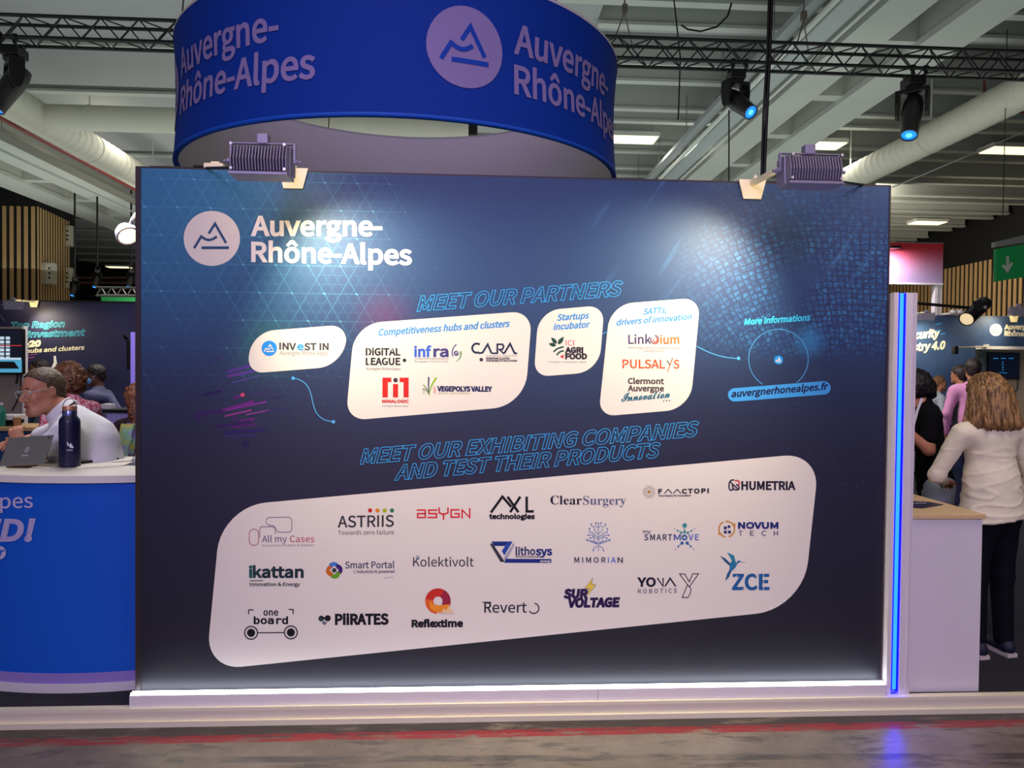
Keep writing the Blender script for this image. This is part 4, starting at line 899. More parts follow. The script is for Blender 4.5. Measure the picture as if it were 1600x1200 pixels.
# ------------------------------------------------------------------ floodlights on the partner wall
WARM = (1.0, 0.88, 0.56)
def floodlight(label, c, plate_x, wtop, cable=None, power=60, aim=(0, 0), scale=1.0, group='floodlights over the printed walls', wally=0.0, detail=True, lamp=True):
    """finned flood head at c, arm to a trapezoid plate hooked over the wall top at (plate_x, wally, wtop); faces the wall (+y)"""
    c = Vector(c); r = empty('floodlight', tuple(c), label, 'floodlight', group); S = scale
    w, h, d = 0.115*S, 0.062*S, 0.05*S
    mb = MB(); mb.prism([(c.x-w, c.y-d*0.5, c.z-h), (c.x-w, c.y+d*1.2, c.z-h*0.8), (c.x-w, c.y+d*1.2, c.z+h*0.9), (c.x-w, c.y-d*0.3, c.z+h)], (2*w, 0, 0)); part('housing', mb, PURPLE, r, bevel=0.004)
    if detail:
        n = 19; src = None
        for i in range(n):
            x = c.x-w*0.93+2*w*0.93*i/(n-1)
            if src is None:
                mb = MB(); q = 0.0022*S
                mb.prism([(x-q, c.y-d*0.5, c.z-h*0.98), (x-q, c.y-d*1.25, c.z-h*0.80), (x-q, c.y-d*1.45, c.z-h*0.1), (x-q, c.y-d*1.1, c.z+h*0.75), (x-q, c.y-d*0.3, c.z+h*0.98)], (2*q, 0, 0)); src = part('fin', mb, PURPLE, r); x0 = x
            else:
                k = src.copy(); COL.objects.link(k); k.location = (x-x0, 0, 0)
        mb = MB(); mb.box((c.x-w, c.y-d*1.5, c.z-h*1.12), (c.x+w, c.y+d*0.8, c.z-h*0.92)); part('bottom_rail', mb, PURPLE, r, bevel=0.002)
        for sx in (-1, 1):
            for sz in (-0.75, 0.8):
                mb = MB(); mb.lathe([(0.006, 0), (0.006, 0.012)], (c.x+sx*w*0.90, c.y-d*1.3, c.z+sz*h), 10, (0, -1, 0)); part('screw', mb, ALU, r)
    mb = MB(); mb.box((c.x-w*1.12, c.y-0.008, c.z+h*1.12), (c.x+w*1.12, c.y+0.008, c.z+h*1.2))
    for sx in (-1, 1): mb.box((c.x+sx*w*1.1-0.004, c.y-0.008, c.z-0.005), (c.x+sx*w*1.1+0.004, c.y+0.008, c.z+h*1.15))
    part('yoke', mb, PURPLE, r, bevel=0.001)
    for sx in (-1, 1):
        mb = MB(); mb.lathe([(0.012, 0), (0.014, 0.01), (0.007, 0.018), (0.007, 0.026)], (c.x+sx*w*1.12, c.y, c.z), 12, (sx, 0, 0)); part('knob', mb, PURPLE, r, auto=True)
    mb = MB(); mb.box((c.x-0.022*S, c.y-0.012, c.z+h*1.15), (c.x+0.022*S, c.y+0.03, c.z+h*1.8)); part('tab', mb, PURPLE, r, bevel=0.003)
    a = Vector((c.x, c.y+0.03, c.z+h*1.3)); b = Vector((plate_x, wally-0.012, wtop-0.008))
    dv = (b-a).normalized(); side = dv.cross(Vector((0, 0, 1))).normalized()*0.014; up = Vector((0, 0, 0.009))
    mb = MB(); mb.prism([a-side-up, a+side-up, a+side+up, a-side+up], b-a); part('arm', mb, CREAMM, r)
    mb = MB(); pw_ = 0.062*S
    mb.prism([(plate_x-pw_*1.1, wally-0.014, wtop+0.006), (plate_x-pw_*0.72, wally-0.014, wtop-0.085*S), (plate_x+pw_*0.72, wally-0.014, wtop-0.085*S), (plate_x+pw_*1.1, wally-0.014, wtop+0.006)], (0, 0.008, 0))
    mb.box((plate_x-pw_*1.1, wally-0.014, wtop+0.006), (plate_x+pw_*1.1, wally+0.05, wtop+0.011)); part('plate', mb, CREAMM, r)
    if detail: mb = MB(); mb.lathe([(0.009, 0), (0.009, 0.012), (0.004, 0.02)], (plate_x+0.01, wally-0.02, wtop+0.012), 10); part('wing_nut', mb, CREAMM, r)
    mb = MB(); mb.box((c.x-w*0.9, c.y+d*1.2, c.z-h*0.7), (c.x+w*0.9, c.y+d*1.22, c.z+h*0.75)); part('glass', mb, mat('flood_glass', (255, 240, 200), 0.3, emit=(255, 225, 165), strength=20.0), r)
    if cable: mb = MB(); mb.path(cable, 0.006, 6); part('cable', mb, BLACK, r, auto=True)
    if lamp:
        L = spot('flood_lamp', (c.x, c.y+d*1.3+0.01, c.z), (c.x+aim[0], wally, c.z-aim[1]), power, WARM, 118, 1.0, 0.05)
    return r
F1 = Py(411, 253, -0.50); F2 = Py(1264, 268, -0.56)
cb1 = [Vector(Py(370, 262, -0.48)), Vector(Py(345, 262, -0.2)), V(Py(320, 262.5, 0.03)), V(Py(300, 262.5, 0.03)), V(Py(262, 261.5, 0.03)), V(Py(235, 261, 0.05))]
floodlight('finned floodlight at the upper left of the partner wall, its plate near the heading', F1, float(Py(459, 280, 0)[0]), PZ1, [tuple(p) for p in cb1], 170, (0.85, 1.25), 1.0)
cb2 = [tuple(Py(x, y, Y)) for x, y, Y in ((1302, 282, -0.55), (1315, 284, -0.4), (1335, 287, -0.1), (1350, 289, 0.02), (1368, 290.5, 0.04))]
floodlight('finned floodlight at the upper right of the partner wall', F2, float(Py(1174, 300, 0)[0]), PZ1, cb2, 170, (-0.85, 1.25), 0.98)
# small cream junction box on the wall top, left
a = Py(320, 263, 0.03)
jb = empty('junction_box', tuple(a), 'small cream junction box lying on top of the partner wall left of the floodlight', 'junction box')
mb = MB(); mb.box((a[0], 0.01, PZ1+0.006), (a[0]+0.09, 0.05, PZ1+0.032)); part('housing', mb, CREAMM, jb, bevel=0.004)
mb = MB(); mb.box((a[0]+0.03, 0.02, PZ1+0.032), (a[0]+0.07, 0.045, PZ1+0.042)); part('lid', mb, CREAMM, jb, bevel=0.003)
mb = MB(); mb.tube((a[0]-0.05, 0.03, PZ1+0.016), (a[0], 0.03, PZ1+0.016), 0.010, 8); part('plug', mb, BLACK, jb)
# bare lit flood peeping past the left edge of the wall
g = Py(199, 366, 1.1); gl = empty('floodlight', tuple(g), 'glowing floodlight peeping past the left edge of the partner wall', 'floodlight', 'floodlights over the printed walls')
mb = MB(); mb.lathe([(0.02, -0.065), (0.045, -0.055), (0.062, -0.03), (0.068, 0.0), (0.068, 0.02)], tuple(g), 24, (0.55, -0.45, -0.7)); part('housing', mb, mat('white_lamp_shell', (214, 208, 230), 0.4), gl, auto=True)
mb = MB(); mb.lathe([(0.062, 0.018), (0.035, 0.028)], tuple(g), 24, (0.55, -0.45, -0.7)); part('lens', mb, mat('lamp_glow', (255, 235, 190), 0.3, emit=(255, 205, 120), strength=9.0), gl, auto=True)
mb = MB(); mb.tube(tuple(g), (g[0]+0.03, g[1], g[2]+0.09), 0.012, 8); mb.tube((g[0]+0.03, g[1], g[2]+0.09), (-1.76, 0.085, g[2]+0.05), 0.012, 8); part('bracket', mb, ALU, gl)
spot('flood_lamp', (g[0]-0.03, g[1]-0.1, g[2]-0.08), (g[0]-0.9, g[1]-1.2, g[2]-1.3), 12, WARM, 120, 0.6, 0.08)

# ------------------------------------------------------------------ blue light column right of the wall
cx0, cx1 = 1.828, 1.945; cyf = -0.035; ctop = float(Py(1405, 457, cyf)[2])
lc = empty('light_column', ((cx0+cx1)/2, 0, 0.08), 'white metal column with a glowing blue light strip right of the partner wall', 'column')
LIL = mat('column_lacquer', (220, 212, 218), 0.4)
mb = MB(); mb.box((cx0, cyf, 0.08), (cx0+0.022, cyf+0.12, ctop)); mb.box((cx0+0.022, cyf+0.035, 0.08), (cx1-0.055, cyf+0.12, ctop)); part('left_profile', mb, LIL, lc)
mb = MB(); mb.box((cx1-0.056, cyf, 0.08), (cx1, cyf+0.12, ctop)); part('front_profile', mb, LIL, lc)
mb = MB()
for k in range(3): mb.box((cx1-0.020+0.006*k, cyf-0.0025, 0.08), (cx1-0.0175+0.006*k, cyf+0.001, ctop))
part('profile_rib', mb, LIL, lc)['kind'] = 'stuff'
mb = MB(); mb.box((cx0+0.032, cyf+0.004, 0.11), (cx0+0.050, cyf+0.035, ctop-0.003)); part('light_strip', mb, mat('blue_led', (60, 150, 255), 0.4, emit=(26, 112, 255), strength=2.3), lc)
for q, n_ in ((0.0225, 'left_painted_glow'), (0.0525, 'right_painted_glow')):  # emissive sides paint in the strip's blue light on the channel walls
    mb = MB(); mb.box((cx0+q, cyf+0.001, 0.10), (cx0+q+0.006, cyf+0.034, ctop-0.004)); part(n_, mb, mat('painted_blue_glow', (0, 0, 255), 0.4, emit=(0, 0, 255), strength=28.0), lc)

# ------------------------------------------------------------------ right counter with leaflets
ry = 0.0; rx0, rx1 = float(Py(1414, 900, ry)[0]), float(Py(1536, 900, ry)[0]); rz = float(Py(1475, 803, ry)[2])
rc = empty('counter', ((rx0+rx1)/2, 0.4, 0.08), 'white counter with light oak worktop right of the blue light column', 'counter')
mb = MB(); mb.box((rx0-0.03, ry, 0.08), (rx1-0.01, ry+0.85, rz-0.024)); part('body', mb, mat('counter_white', (222, 216, 222), 0.4), rc)
mb = MB(); mb.box((rx0-0.03, ry+0.0, 0.08), (rx0+0.006, ry-0.012, rz-0.024)); part('shade_strip', mb, mat('painted_shade', (196, 188, 205), 0.5), rc)  # darker strip paints the light column's shade onto the counter
mb = MB(); mb.box((rx0-0.05, ry-0.012, rz-0.024), (rx1, ry+0.86, rz)); part('worktop', mb, mat('light_oak', (214, 182, 136), 0.45, noise_amt=0.08, noise_scale=14), rc, bevel=0.003)
def leaflet(label, pts, z, col, parent=None, name='leaflet', cat='leaflet', text=None):
    P = [V(Pz(x, y, z)) for x, y in pts]; o = empty(name, tuple(sum(P, Vector())/len(P)), label, cat)
    mb = MB(); mb.prism([(p.x, p.y, z) for p in P], (0, 0, 0.003)); part('sheet', mb, col, o)
    if text:
        c = sum(P, Vector())/len(P); mb = MB()
        for k in range(5): x = c.x-0.05+0.022*k; mb.box((x, c.y+0.02, z+0.003), (x+0.016, c.y+0.034, z+0.0035))
        part('print', mb, WHITE, o)['kind'] = 'stuff'
    return o
DKB = mat('navy_print', (20, 26, 66), 0.35, noise_amt=0.5, noise_scale=12)
leaflet('dark navy leaflet lying on the oak worktop', [(1404, 791), (1440, 794.5), (1474, 789), (1452, 785), (1412, 783)], rz+0.001, DKB, text=True)
leaflet('second dark leaflet behind, cut by the light column', [(1404, 777), (1424, 776), (1420, 773), (1404, 772)], rz+0.001, DKB)

# ------------------------------------------------------------------ left counter
LY = 0.135; R0 = 1.35; lcx = -2.20
lz = float(Py(110, 743, LY)[2])
lct = empty('counter', (lcx, 0.6, 0.08), 'bright blue curved reception counter with white top, left of the partner wall', 'counter')
def curve_front(r, z0, z1, x0=-3.3, x1=-1.70, n=40, back=1.0, grow=0.0):
    pts = []
    for i in range(n+1):
        x = x0+(x1-x0)*i/n; pts.append((x, LY+R0-math.sqrt(max(0, (R0+0.25)**2-(x-lcx)**2))+0.25-grow))
    return pts
def cprism(name, z0, z1, mate, grow=0.0, lab=None, x0=-3.3, x1=-1.70, yb=0.50):
    f = curve_front(0, 0, 0, x0, x1, grow=grow); mb = MB(); mb.prism([(x, y, z0) for x, y in f]+[(x1, yb, z0), (x0, yb, z0)], (0, 0, z1-z0))
    o = part(name, mb, mate, lct, auto=True)
    if lab: o['label'] = lab
    return o
zb = float(Py(110, 1052, LY)[2]); zb2 = float(Py(110, 1068, LY)[2])
cprism('plinth', 0.08, zb2, WHITE, 0.012, 'white base'); cprism('skirting', zb2, zb, mat('lilac_band', (150, 130, 205), 0.5), 0.004, 'lilac band')
cprism('body', zb, lz-0.035, mat('counter_blue', (12, 92, 205), 0.5, spec=0.3), 0.0, 'bright blue wrapped front')
cprism('worktop', lz-0.035, lz, mat('white_worktop', (236, 230, 222), 0.35), 0.02)
def lsurf(x, y, L):
    p = Py(x, y, LY+0.02); t = p[0]; yy = LY+R0-math.sqrt(max(0, (R0+0.25)**2-(t-lcx)**2))+0.25-0.003-0.001*L
    return tuple(Py(x, y, yy))
A2 = Art(lsurf, 1.0)
LT = (198, 190, 222)
A2.text('Alpes', (-32, 795), (51, 793), 22, LT, None, weight=0.6); A2.done('lettering', lct)
A2.text('ED!', (-30, 844), (47, 844), 31, LT, None, weight=4.5, shear=0.22); A2.layer = 1; A2.text('ED!', (-28, 843), (46, 843), 29, (150, 140, 210), None, outline=0.8, shear=0.22); A2.done('lettering', lct)
A2.disc(-1, 863.5, 10.5, LT, n=24); A2.layer = 1; A2.text('r', (-1, 868), (5, 868), 11, (12, 92, 205), None, weight=1.2, shear=0.2); A2.done('round_mark', lct)
ZT = lz
# papers, tablet, bottle on the left counter
PAP = mat('paper', (232, 226, 214), 0.7)
def sheet(label, pts, z, mate=PAP, th=0.002, name='paper_sheet', cat='paper'):
    P = [V(Pz(x, y, z)) for x, y in pts]; c = sum(P, Vector())/len(P); o = empty(name, tuple(c), label, cat)
    mb = MB(); mb.prism([(p.x, p.y, z) for p in P], (0, 0, th)); part('sheet', mb, mate, o); return o
sheet('printed paper sheet between tablet stand and bottle', [(30, 729), (84, 733), (98, 722), (60, 718)], ZT+0.001)
o = sheet('printed paper sheet with a line of dark writing right of the bottle', [(120, 733), (190, 729), (208, 722), (150, 718), (118, 722)], ZT+0.001)
mb = MB(); rs = random.Random(2)
for k in range(16):
    p = Pz(130+4.0*k, 731.0-0.26*k, ZT+0.003); mb.box((p[0], p[1], ZT+0.0031), (p[0]+rs.uniform(0.004, 0.011), p[1]+0.012, ZT+0.0036))
part('writing', mb, BLACK, o)['kind'] = 'stuff'
sheet('loose white sheet at the wall edge of the counter', [(175, 722), (205, 720), (208, 714), (188, 714)], ZT+0.006)
def slab(name, label, cat, pts, z, th, mate):
    P = [V(Pz(x, y, z)) for x, y in pts]; c = sum(P, Vector())/len(P); mb = MB(); org = c
    mb.prism([(p.x, p.y, z) for p in P], (0, 0, th)); o = part(name, mb, mate, None, bevel=0.003); return tag(o, label, cat)
slab('laptop', 'thin closed black laptop lying right of the bottle', 'laptop', [(125, 725), (186, 719), (178, 713), (126, 717)], ZT+0.004, 0.014, mat('black_cover', (24, 24, 32), 0.5))
slab('card_box', 'small translucent pale box between tablet and bottle', 'box', [(74, 722), (96, 721), (95, 716), (76, 717)], ZT+0.004, 0.03, mat('pale_plastic', (200, 200, 215), 0.3))
# bottle
bb = Pz(109, 729, ZT); bx, by = float(bb[0]), float(bb[1]); sc_ = (by-CAM[1])/FPX
hb = 112*sc_*1.0; rb = 14.5*sc_
bt = empty('water_bottle', (bx, by, ZT), 'dark navy insulated water bottle with copper and wood cap on the left counter', 'bottle')
mb = MB(); mb.lathe([(rb*0.93, 0), (rb, 0.004), (rb, hb*0.60), (rb*0.97, hb*0.635), (rb*0.80, hb*0.67), (rb*0.68, hb*0.69)], (bx, by, ZT), 32); part('body', mb, mat('navy_coat', (16, 18, 58), 0.35), bt, auto=True)
mb = MB(); mb.lathe([(rb*0.68, hb*0.685), (rb*0.68, hb*0.76), (rb*0.66, hb*0.765)], (bx, by, ZT), 28); part('neck_ring', mb, mat('steel_band', (120, 130, 190), 0.25, metal=0.9), bt, auto=True)
mb = MB(); mb.lathe([(rb*0.67, hb*0.765), (rb*0.67, hb*0.81), (rb*0.64, hb*0.82)], (bx, by, ZT), 28); part('cap', mb, mat('copper_cap', (196, 140, 104), 0.35, metal=0.5), bt, auto=True)
mb = MB(); mb.path([(bx+rb*0.72*math.cos(t), by, ZT+hb*0.78+hb*0.14*math.sin(t)) for t in [math.pi*i/14 for i in range(15)]], 0.0022, 6); part('carry_loop', mb, BLACK, bt, auto=True)
def bsurf(x, y, L):
    x += 4.0; q = Py(x, y, by); u = q[0]-bx; yy = by-math.sqrt(max(1e-6, (rb+0.0006)**2-min(u*u, rb*rb*0.96))); return tuple(Py(x, y, yy-0.0004*L))
A3 = Art(bsurf); A3.poly([(96.5, 699), (101, 689.5), (104.5, 695), (106.5, 692), (111.5, 700), (106, 700), (103, 696)], (225, 225, 235)); [A3.stroke([(98+2.0*k_, 703.3), (99.3+2.0*k_, 703.3)], 2.2, (190, 190, 210)) for k_ in range(6)]; A3.done('print', bt)
# tablet in wooden stand
ty_ = 0.30
def tp(x, y, Y): return V(Py(x, y, Y))
tb = empty('tablet', tuple(tp(40, 725, ty_)), 'grey tablet seen from behind, leaning in a wooden stand on the left counter', 'tablet')
q = [tp(-2, 728, ty_), tp(68, 725, ty_), tp(83, 679, ty_+0.08), tp(14, 684, ty_+0.08)]
mb = MB(); nrm = (q[1]-q[0]).cross(q[3]-q[0]).normalized()*-0.009; mb.prism(q, nrm if nrm.y > 0 else -nrm); part('case', mb, mat('tablet_back', (110, 112, 112), 0.4, metal=0.4), tb, bevel=0.003)
mb = MB(); e = [p+Vector((0, -0.0012, 0)) for p in q]
def tl(u, v): return (q[0]*(1-u)+q[1]*u)*(1-v)+(q[3]*(1-u)+q[2]*u)*v+Vector((0, -0.0015, 0.0004))
P = [tl(0.52+0.05*math.cos(2*math.pi*i/20), 0.52+0.095*math.sin(2*math.pi*i/20)) for i in range(20)]; P2 = [tl(0.52+0.040*math.cos(2*math.pi*i/20), 0.52+0.075*math.sin(2*math.pi*i/20)) for i in range(20)]
for i in range(20): mb.quad(P[i], P[(i+1) % 20], P2[(i+1) % 20], P2[i])
mb.quad(tl(0.50, 0.46), tl(0.51, 0.46), tl(0.51, 0.58), tl(0.50, 0.58)); mb.quad(tl(0.53, 0.46), tl(0.54, 0.46), tl(0.54, 0.58), tl(0.53, 0.58)); mb.quad(tl(0.51, 0.51), tl(0.53, 0.51), tl(0.53, 0.53), tl(0.51, 0.53))
for k in range(7): mb.quad(tl(0.44+0.022*k, 0.30), tl(0.455+0.022*k, 0.30), tl(0.455+0.022*k, 0.345), tl(0.44+0.022*k, 0.345))
part('emblem', mb, mat('pale_print', (190, 190, 192), 0.5), tb)
mb = MB(); c0 = tl(0.93, 0.9); mb.lathe([(0.004, 0), (0.004, 0.003)], c0, 12, (0, -1, 0)); part('camera_lens', mb, BLACK, tb)
mb = MB(); a0 = Pz(9, 731, ZT); a1 = Pz(66, 727, ZT); mb.box((a0[0], a0[1], ZT), (a1[0], a0[1]+0.07, ZT+0.030)); o = part('tablet_stand', mb, mat('walnut', (120, 84, 52), 0.5, noise_amt=0.2, noise_scale=20), None, bevel=0.003); tag(o, 'small brown wooden block that holds up the grey tablet', 'stand')

# ------------------------------------------------------------------ stands behind, on the left
def flat(y): return lambda a, b, L: tuple(Py(a, b, y-0.002-0.0015*L))
def wallbox(x0, x1, y, z1, z0=0.08, th=0.06): mb = MB(); mb.box((x0, y, z0), (x1, y+th, z1)); return mb
YL = 6.9; zt = float(Py(110, 472, YL)[2])
def soft_print(name, c1, c2, s=0.8):
    M, b, tc, x, y, z = newmat(name, 0.55, 0.4); n = noisen(vec(x, z, 0.0), s, 4); setc(b, mixc(smooth(n, 0.3, 0.7), c1, c2)); return M
bw = empty('display_wall', (-5, YL, 0.08), 'dark blue printed wall with outlined blue and white headline behind the seated people on the left', 'display wall')
part('fabric_print', wallbox(-8.5, -1.9, YL, zt), soft_print('print_night_left', (0.010, 0.010, 0.05), (0.03, 0.03, 0.11)), bw)
A4 = Art(flat(YL))
CC = (90, 205, 240)
A4.text('Top Region', (16, 513), (99.5, 510.5), 9.3, CC, None, outline=0.7, weight=0.7, shear=0.25)
A4.text('R&D investment', (5, 528.5), (131, 524), 9.3, CC, None, outline=0.7, weight=0.7, shear=0.25); A4.done('lettering', bw)
A4.text('+20', (36, 542.5), (62, 540.5), 8.5, (240, 232, 205), None, weight=2.2, shear=0.2); A4.text('Competitiveness hubs and clusters', (-50, 557), (131, 546), 6.2, (240, 232, 205), None, weight=0.8, shear=0.2); A4.done('lettering', bw)
for (a, b, c_, d, w, col) in [(38, 556, 60, 553, 1.0, (150, 80, 160)), (40, 560, 54, 558, 1.2, (190, 90, 170)), (38, 564, 60, 562, 0.8, (90, 60, 140)), (0, 492, 8, 502, 0.6, (140, 160, 210))]: A4.stroke([(a, b), (c_, d)], w, col)
A4.poly([(84, 556), (87, 556), (89, 567), (92, 575), (80, 575), (84, 566)], (235, 235, 240)); A4.done('print_streaks', bw)
mb = MB(); mb.box((-8.5, YL-0.012, zt), (-1.9, YL+0.07, zt+0.02)); part('top_rail', mb, DARKW, bw)
def far_flood(label, px, py, Y, pxp, s=1.0, power=14, aim=(0.2, 0.6), zt_=2.6, lamp=True):
    c = Py(px, py, Y-0.38); floodlight(label, c, float(Py(pxp, py, Y)[0]), zt_, None, power, aim, s, wally=Y-0.02, detail=False, lamp=lamp)
far_flood('small floodlight on top of the far left printed wall', 20, 477, YL, 55, 0.95, 70, (0.7, 0.9), zt)
# wood panel with screen at the left edge
ys = 4.6; p0 = Py(-60, 660, ys); p1 = Py(38, 511, ys)
sp = empty('screen_wall', (float(p1[0]), ys, 0.08), 'grey wood veneer panel with a wall screen at the left photo edge', 'display wall')
mb = MB(); mb.box((p0[0], ys, 0.08), (p1[0]-0.02, ys+0.05, p1[2])); part('veneer_panel', mb, mat('grey_veneer', (150, 138, 132), 0.6, noise_amt=0.15, noise_scale=5), sp)
mb = MB(); mb.box((p1[0]-0.02, ys-0.01, 0.08), (p1[0], ys+0.06, p1[2]+0.01)); part('edge_profile', mb, WHITE, sp)
def screen(label, x0, y0, x1, y1, Y, group=None):
    a = Py(x0, y1, Y); b = Py(x1, y0, Y); o = empty('wall_screen', ((a[0]+b[0])/2, Y, (a[2]+b[2])/2), label, 'screen')
    mb = MB(); mb.box((a[0], Y, a[2]), (b[0], Y+0.045, b[2])); part('bezel', mb, BLACK, o, bevel=0.004)
    mb = MB(); mb.box((a[0]+0.012, Y-0.002, a[2]+0.012), (b[0]-0.012, Y, b[2]-0.012)); return o, mb
so, mb = screen('wall screen showing white machine racks on a dark ground, left edge', -42, 514, 36, 584, ys-0.06)
def em(name, c, s): return mat(name, c, 0.4, emit=c, strength=s)
part('display', mb, em('screen_dark', (14, 18, 34), 0.7), so)
A5 = Art(flat(ys-0.064))
SM = {(226, 236, 245): em('scr_white', (200, 225, 240), 0.7), (90, 170, 205): em('scr_cyan', (80, 165, 200), 0.7), (190, 60, 60): em('scr_red', (170, 50, 50), 0.6), (20, 22, 30): em('scr_black', (10, 12, 18), 0.4)}
for i in range(4):
    for j in range(7): A5.poly([(-18+9*i, 526+6.2*j), (-11.5+9*i, 526+6.2*j), (-11.5+9*i, 530.5+6.2*j), (-18+9*i, 530.5+6.2*j)], (226, 236, 245))
A5.poly([(-40, 562), (34, 562), (34, 582), (-40, 582)], (90, 170, 205)); A5.poly([(-30, 565), (22, 565), (30, 576), (-20, 576)], (20, 22, 30)); A5.poly([(-28, 559), (33, 559), (33, 562), (-28, 562)], (226, 236, 245)); A5.poly([(-30, 539), (34, 539), (34, 541), (-30, 541)], (190, 60, 60))
A5.done('picture', so, None, SM)
mb = MB(); mb.path([tuple(Py(x, y, ys-0.02)) for x, y in ((27, 584), (27, 592), (25, 599))], 0.008, 6); mb.path([tuple(Py(x, y, ys-0.02)) for x, y in ((33, 584), (32, 610), (26, 628), (19, 641))], 0.006, 6); part('cable', mb, BLACK, so)['kind'] = 'stuff'
# inner table with small things
yt = 3.1; a = Pz(-40, 676, 1.05); mb = MB()
t_ = empty('side_table', tuple(Py(20, 676, yt)), 'long side counter with pale top behind the tablet at the left edge', 'table')
zt2 = float(Py(20, 668, yt)[2]); xa, xb = float(Py(-60, 670, yt)[0]), float(Py(62, 670, yt)[0])
mb = MB(); mb.box((xa, yt, zt2-0.03), (xb, yt+0.5, zt2)); part('table_top', mb, OAK, t_); mb = MB(); mb.box((xa, yt+0.03, 0.08), (xb-0.03, yt+0.47, zt2-0.03)); part('body', mb, mat('teal_blue', (24, 62, 110), 0.6), t_)
mb = MB(); q = Py(16, 655, yt+0.2); e = empty('box_device', (q[0], q[1], zt2), 'small white box with dark slots on the pale side counter', 'box')
s_ = 3.7/FPX*1.9
mb = MB(); mb.box((q[0]-10*s_, yt+0.15, zt2+0.02), (q[0]+10*s_, yt+0.3, zt2+0.055)); part('base', mb, BLACK, e); mb = MB(); mb.box((q[0]-13*s_, yt+0.13, zt2+0.055), (q[0]+12*s_, yt+0.32, zt2+0.10)); part('lid', mb, WHITE, e, bevel=0.006)
mb = MB(); mb.box((q[0]-8*s_, yt+0.16, zt2), (q[0]-6*s_, yt+0.28, zt2+0.02)); mb.box((q[0]+6*s_, yt+0.16, zt2), (q[0]+8*s_, yt+0.28, zt2+0.02)); part('foot', mb, BLACK, e)['kind'] = 'stuff'
c1 = Py(26.5, 664, yt+0.12); e = empty('paper_cup', (c1[0], yt+0.12, zt2), 'small brown paper cup on the pale side counter', 'cup')
mb = MB(); mb.lathe([(0.024, 0), (0.033, 0.075), (0.035, 0.078), (0.030, 0.078), (0.024, 0.01)], (c1[0], yt+0.12, zt2), 20); part('cup_body', mb, mat('kraft', (166, 126, 88), 0.7), e, auto=True)
c1 = Py(2, 655, yt+0.1); e = empty('water_bottle', (c1[0], yt+0.1, zt2), 'green plastic bottle cut by the left photo edge', 'bottle')
mb = MB(); mb.lathe([(0.032, 0), (0.034, 0.01), (0.034, 0.13), (0.03, 0.15), (0.013, 0.18), (0.013, 0.19)], (c1[0], yt+0.1, zt2), 20); part('body', mb, mat('green_plastic', (40, 130, 110), 0.2), e, auto=True)
mb = MB(); mb.lathe([(0.015, 0.19), (0.015, 0.212)], (c1[0], yt+0.1, zt2), 16); part('cap', mb, WHITE, e)
# demo desk and narrow lilac column near the wall edge
yd = 3.6; zd = float(Py(178, 640, yd)[2]); xa, xb = float(Py(160, 640, yd)[0]), float(Py(214, 640, yd)[0])
e = empty('demo_desk', ((xa+xb)/2, yd, 0.08), 'demo desk with dark top and lilac front left of the partner wall', 'desk')
mb = MB(); mb.box((xa, yd, zd-0.03), (xb+0.2, yd+0.5, zd)); part('desk_top', mb, BLACK, e); mb = MB(); mb.box((xa+0.03, yd+0.02, 0.08), (xb+0.2, yd+0.48, zd-0.03)); part('body', mb, mat('lilac_front', (170, 160, 225), 0.5), e)
q = Py(169, 636, yd+0.15); e = empty('tissue_box', (q[0], q[1], zd), 'small white carton on the dark topped demo desk', 'box'); mb = MB(); mb.box((q[0]-0.05, yd+0.1, zd), (q[0]+0.05, yd+0.2, zd+0.045)); part('carton', mb, WHITE, e, bevel=0.004); mb = MB(); mb.box((q[0]-0.02, yd+0.13, zd+0.045), (q[0]+0.02, yd+0.17, zd+0.052)); part('flap', mb, WHITE, e)
yv = 5.0; a = Py(204, 640, yv); b = Py(211, 519, yv); e = empty('light_column', (a[0], yv, 0.08), 'slim lilac lit column seen beside the left edge of the partner wall', 'column')
mb = MB(); mb.box((a[0], yv, 0.08), (b[0], yv+0.08, b[2])); part('front_profile', mb, mat('lilac_glow', (150, 130, 225), 0.4, emit=(120, 100, 225), strength=0.35), e); mb = MB(); mb.box((b[0], yv, 0.08), (b[0]+0.02, yv+0.08, b[2])); part('side_profile', mb, ALU, e)
a = Py(197, 577, yv); b = Py(204, 531, yv); e = empty('column_loudspeaker', (a[0], yv, a[2]), 'tall black column loudspeaker fixed beside the slim lilac column', 'loudspeaker')
mb = MB(); mb.box((a[0], yv, a[2]), (b[0], yv+0.1, b[2])); part('cabinet', mb, BLACK, e, bevel=0.01); mb = MB(); mb.path([tuple(Py(200, 532, yv+0.05)), tuple(Py(197, 527, yv+0.03)), tuple(Py(193, 524, yv))], 0.02, 8); part('swivel_arm', mb, BLACK, e)
# far left: green banner, small truss, far moving heads
yg = 18.0; a = Py(158, 472, yg); b = Py(230, 462, yg); e = empty('hanging_banner', (a[0], yg, a[2]), 'long green banner hanging far back left of the partner wall', 'banner'); mb = MB(); mb.box((a[0], yg, a[2]-0.6), (b[0], yg+0.1, b[2])); part('fabric', mb, mat('green_banner', (24, 130, 70), 0.7), e)
mb = MB(); mb.box((a[0], yg-0.01, b[2]), (b[0], yg+0.11, b[2]+0.03)); part('top_rail', mb, ALU, e)
yg = 16.5; e = empty('aluminium_truss', tuple(Py(180, 457, yg)), 'small bright aluminium truss above the green banner', 'truss')
for yy in (449, 462):
    for dy in (0, 0.3): mb = MB(); mb.tube(tuple(Py(150, yy, yg+dy)), tuple(Py(225, yy+1, yg+dy)), 0.03, 8); part('chord', mb, ALU, e)
for k in range(9): mb = MB(); mb.tube(tuple(Py(150+8*k, 449 if k % 2 else 462, yg)), tuple(Py(158+8*k, 462 if k % 2 else 449, yg)), 0.018, 6); part('brace', mb, ALU, e)
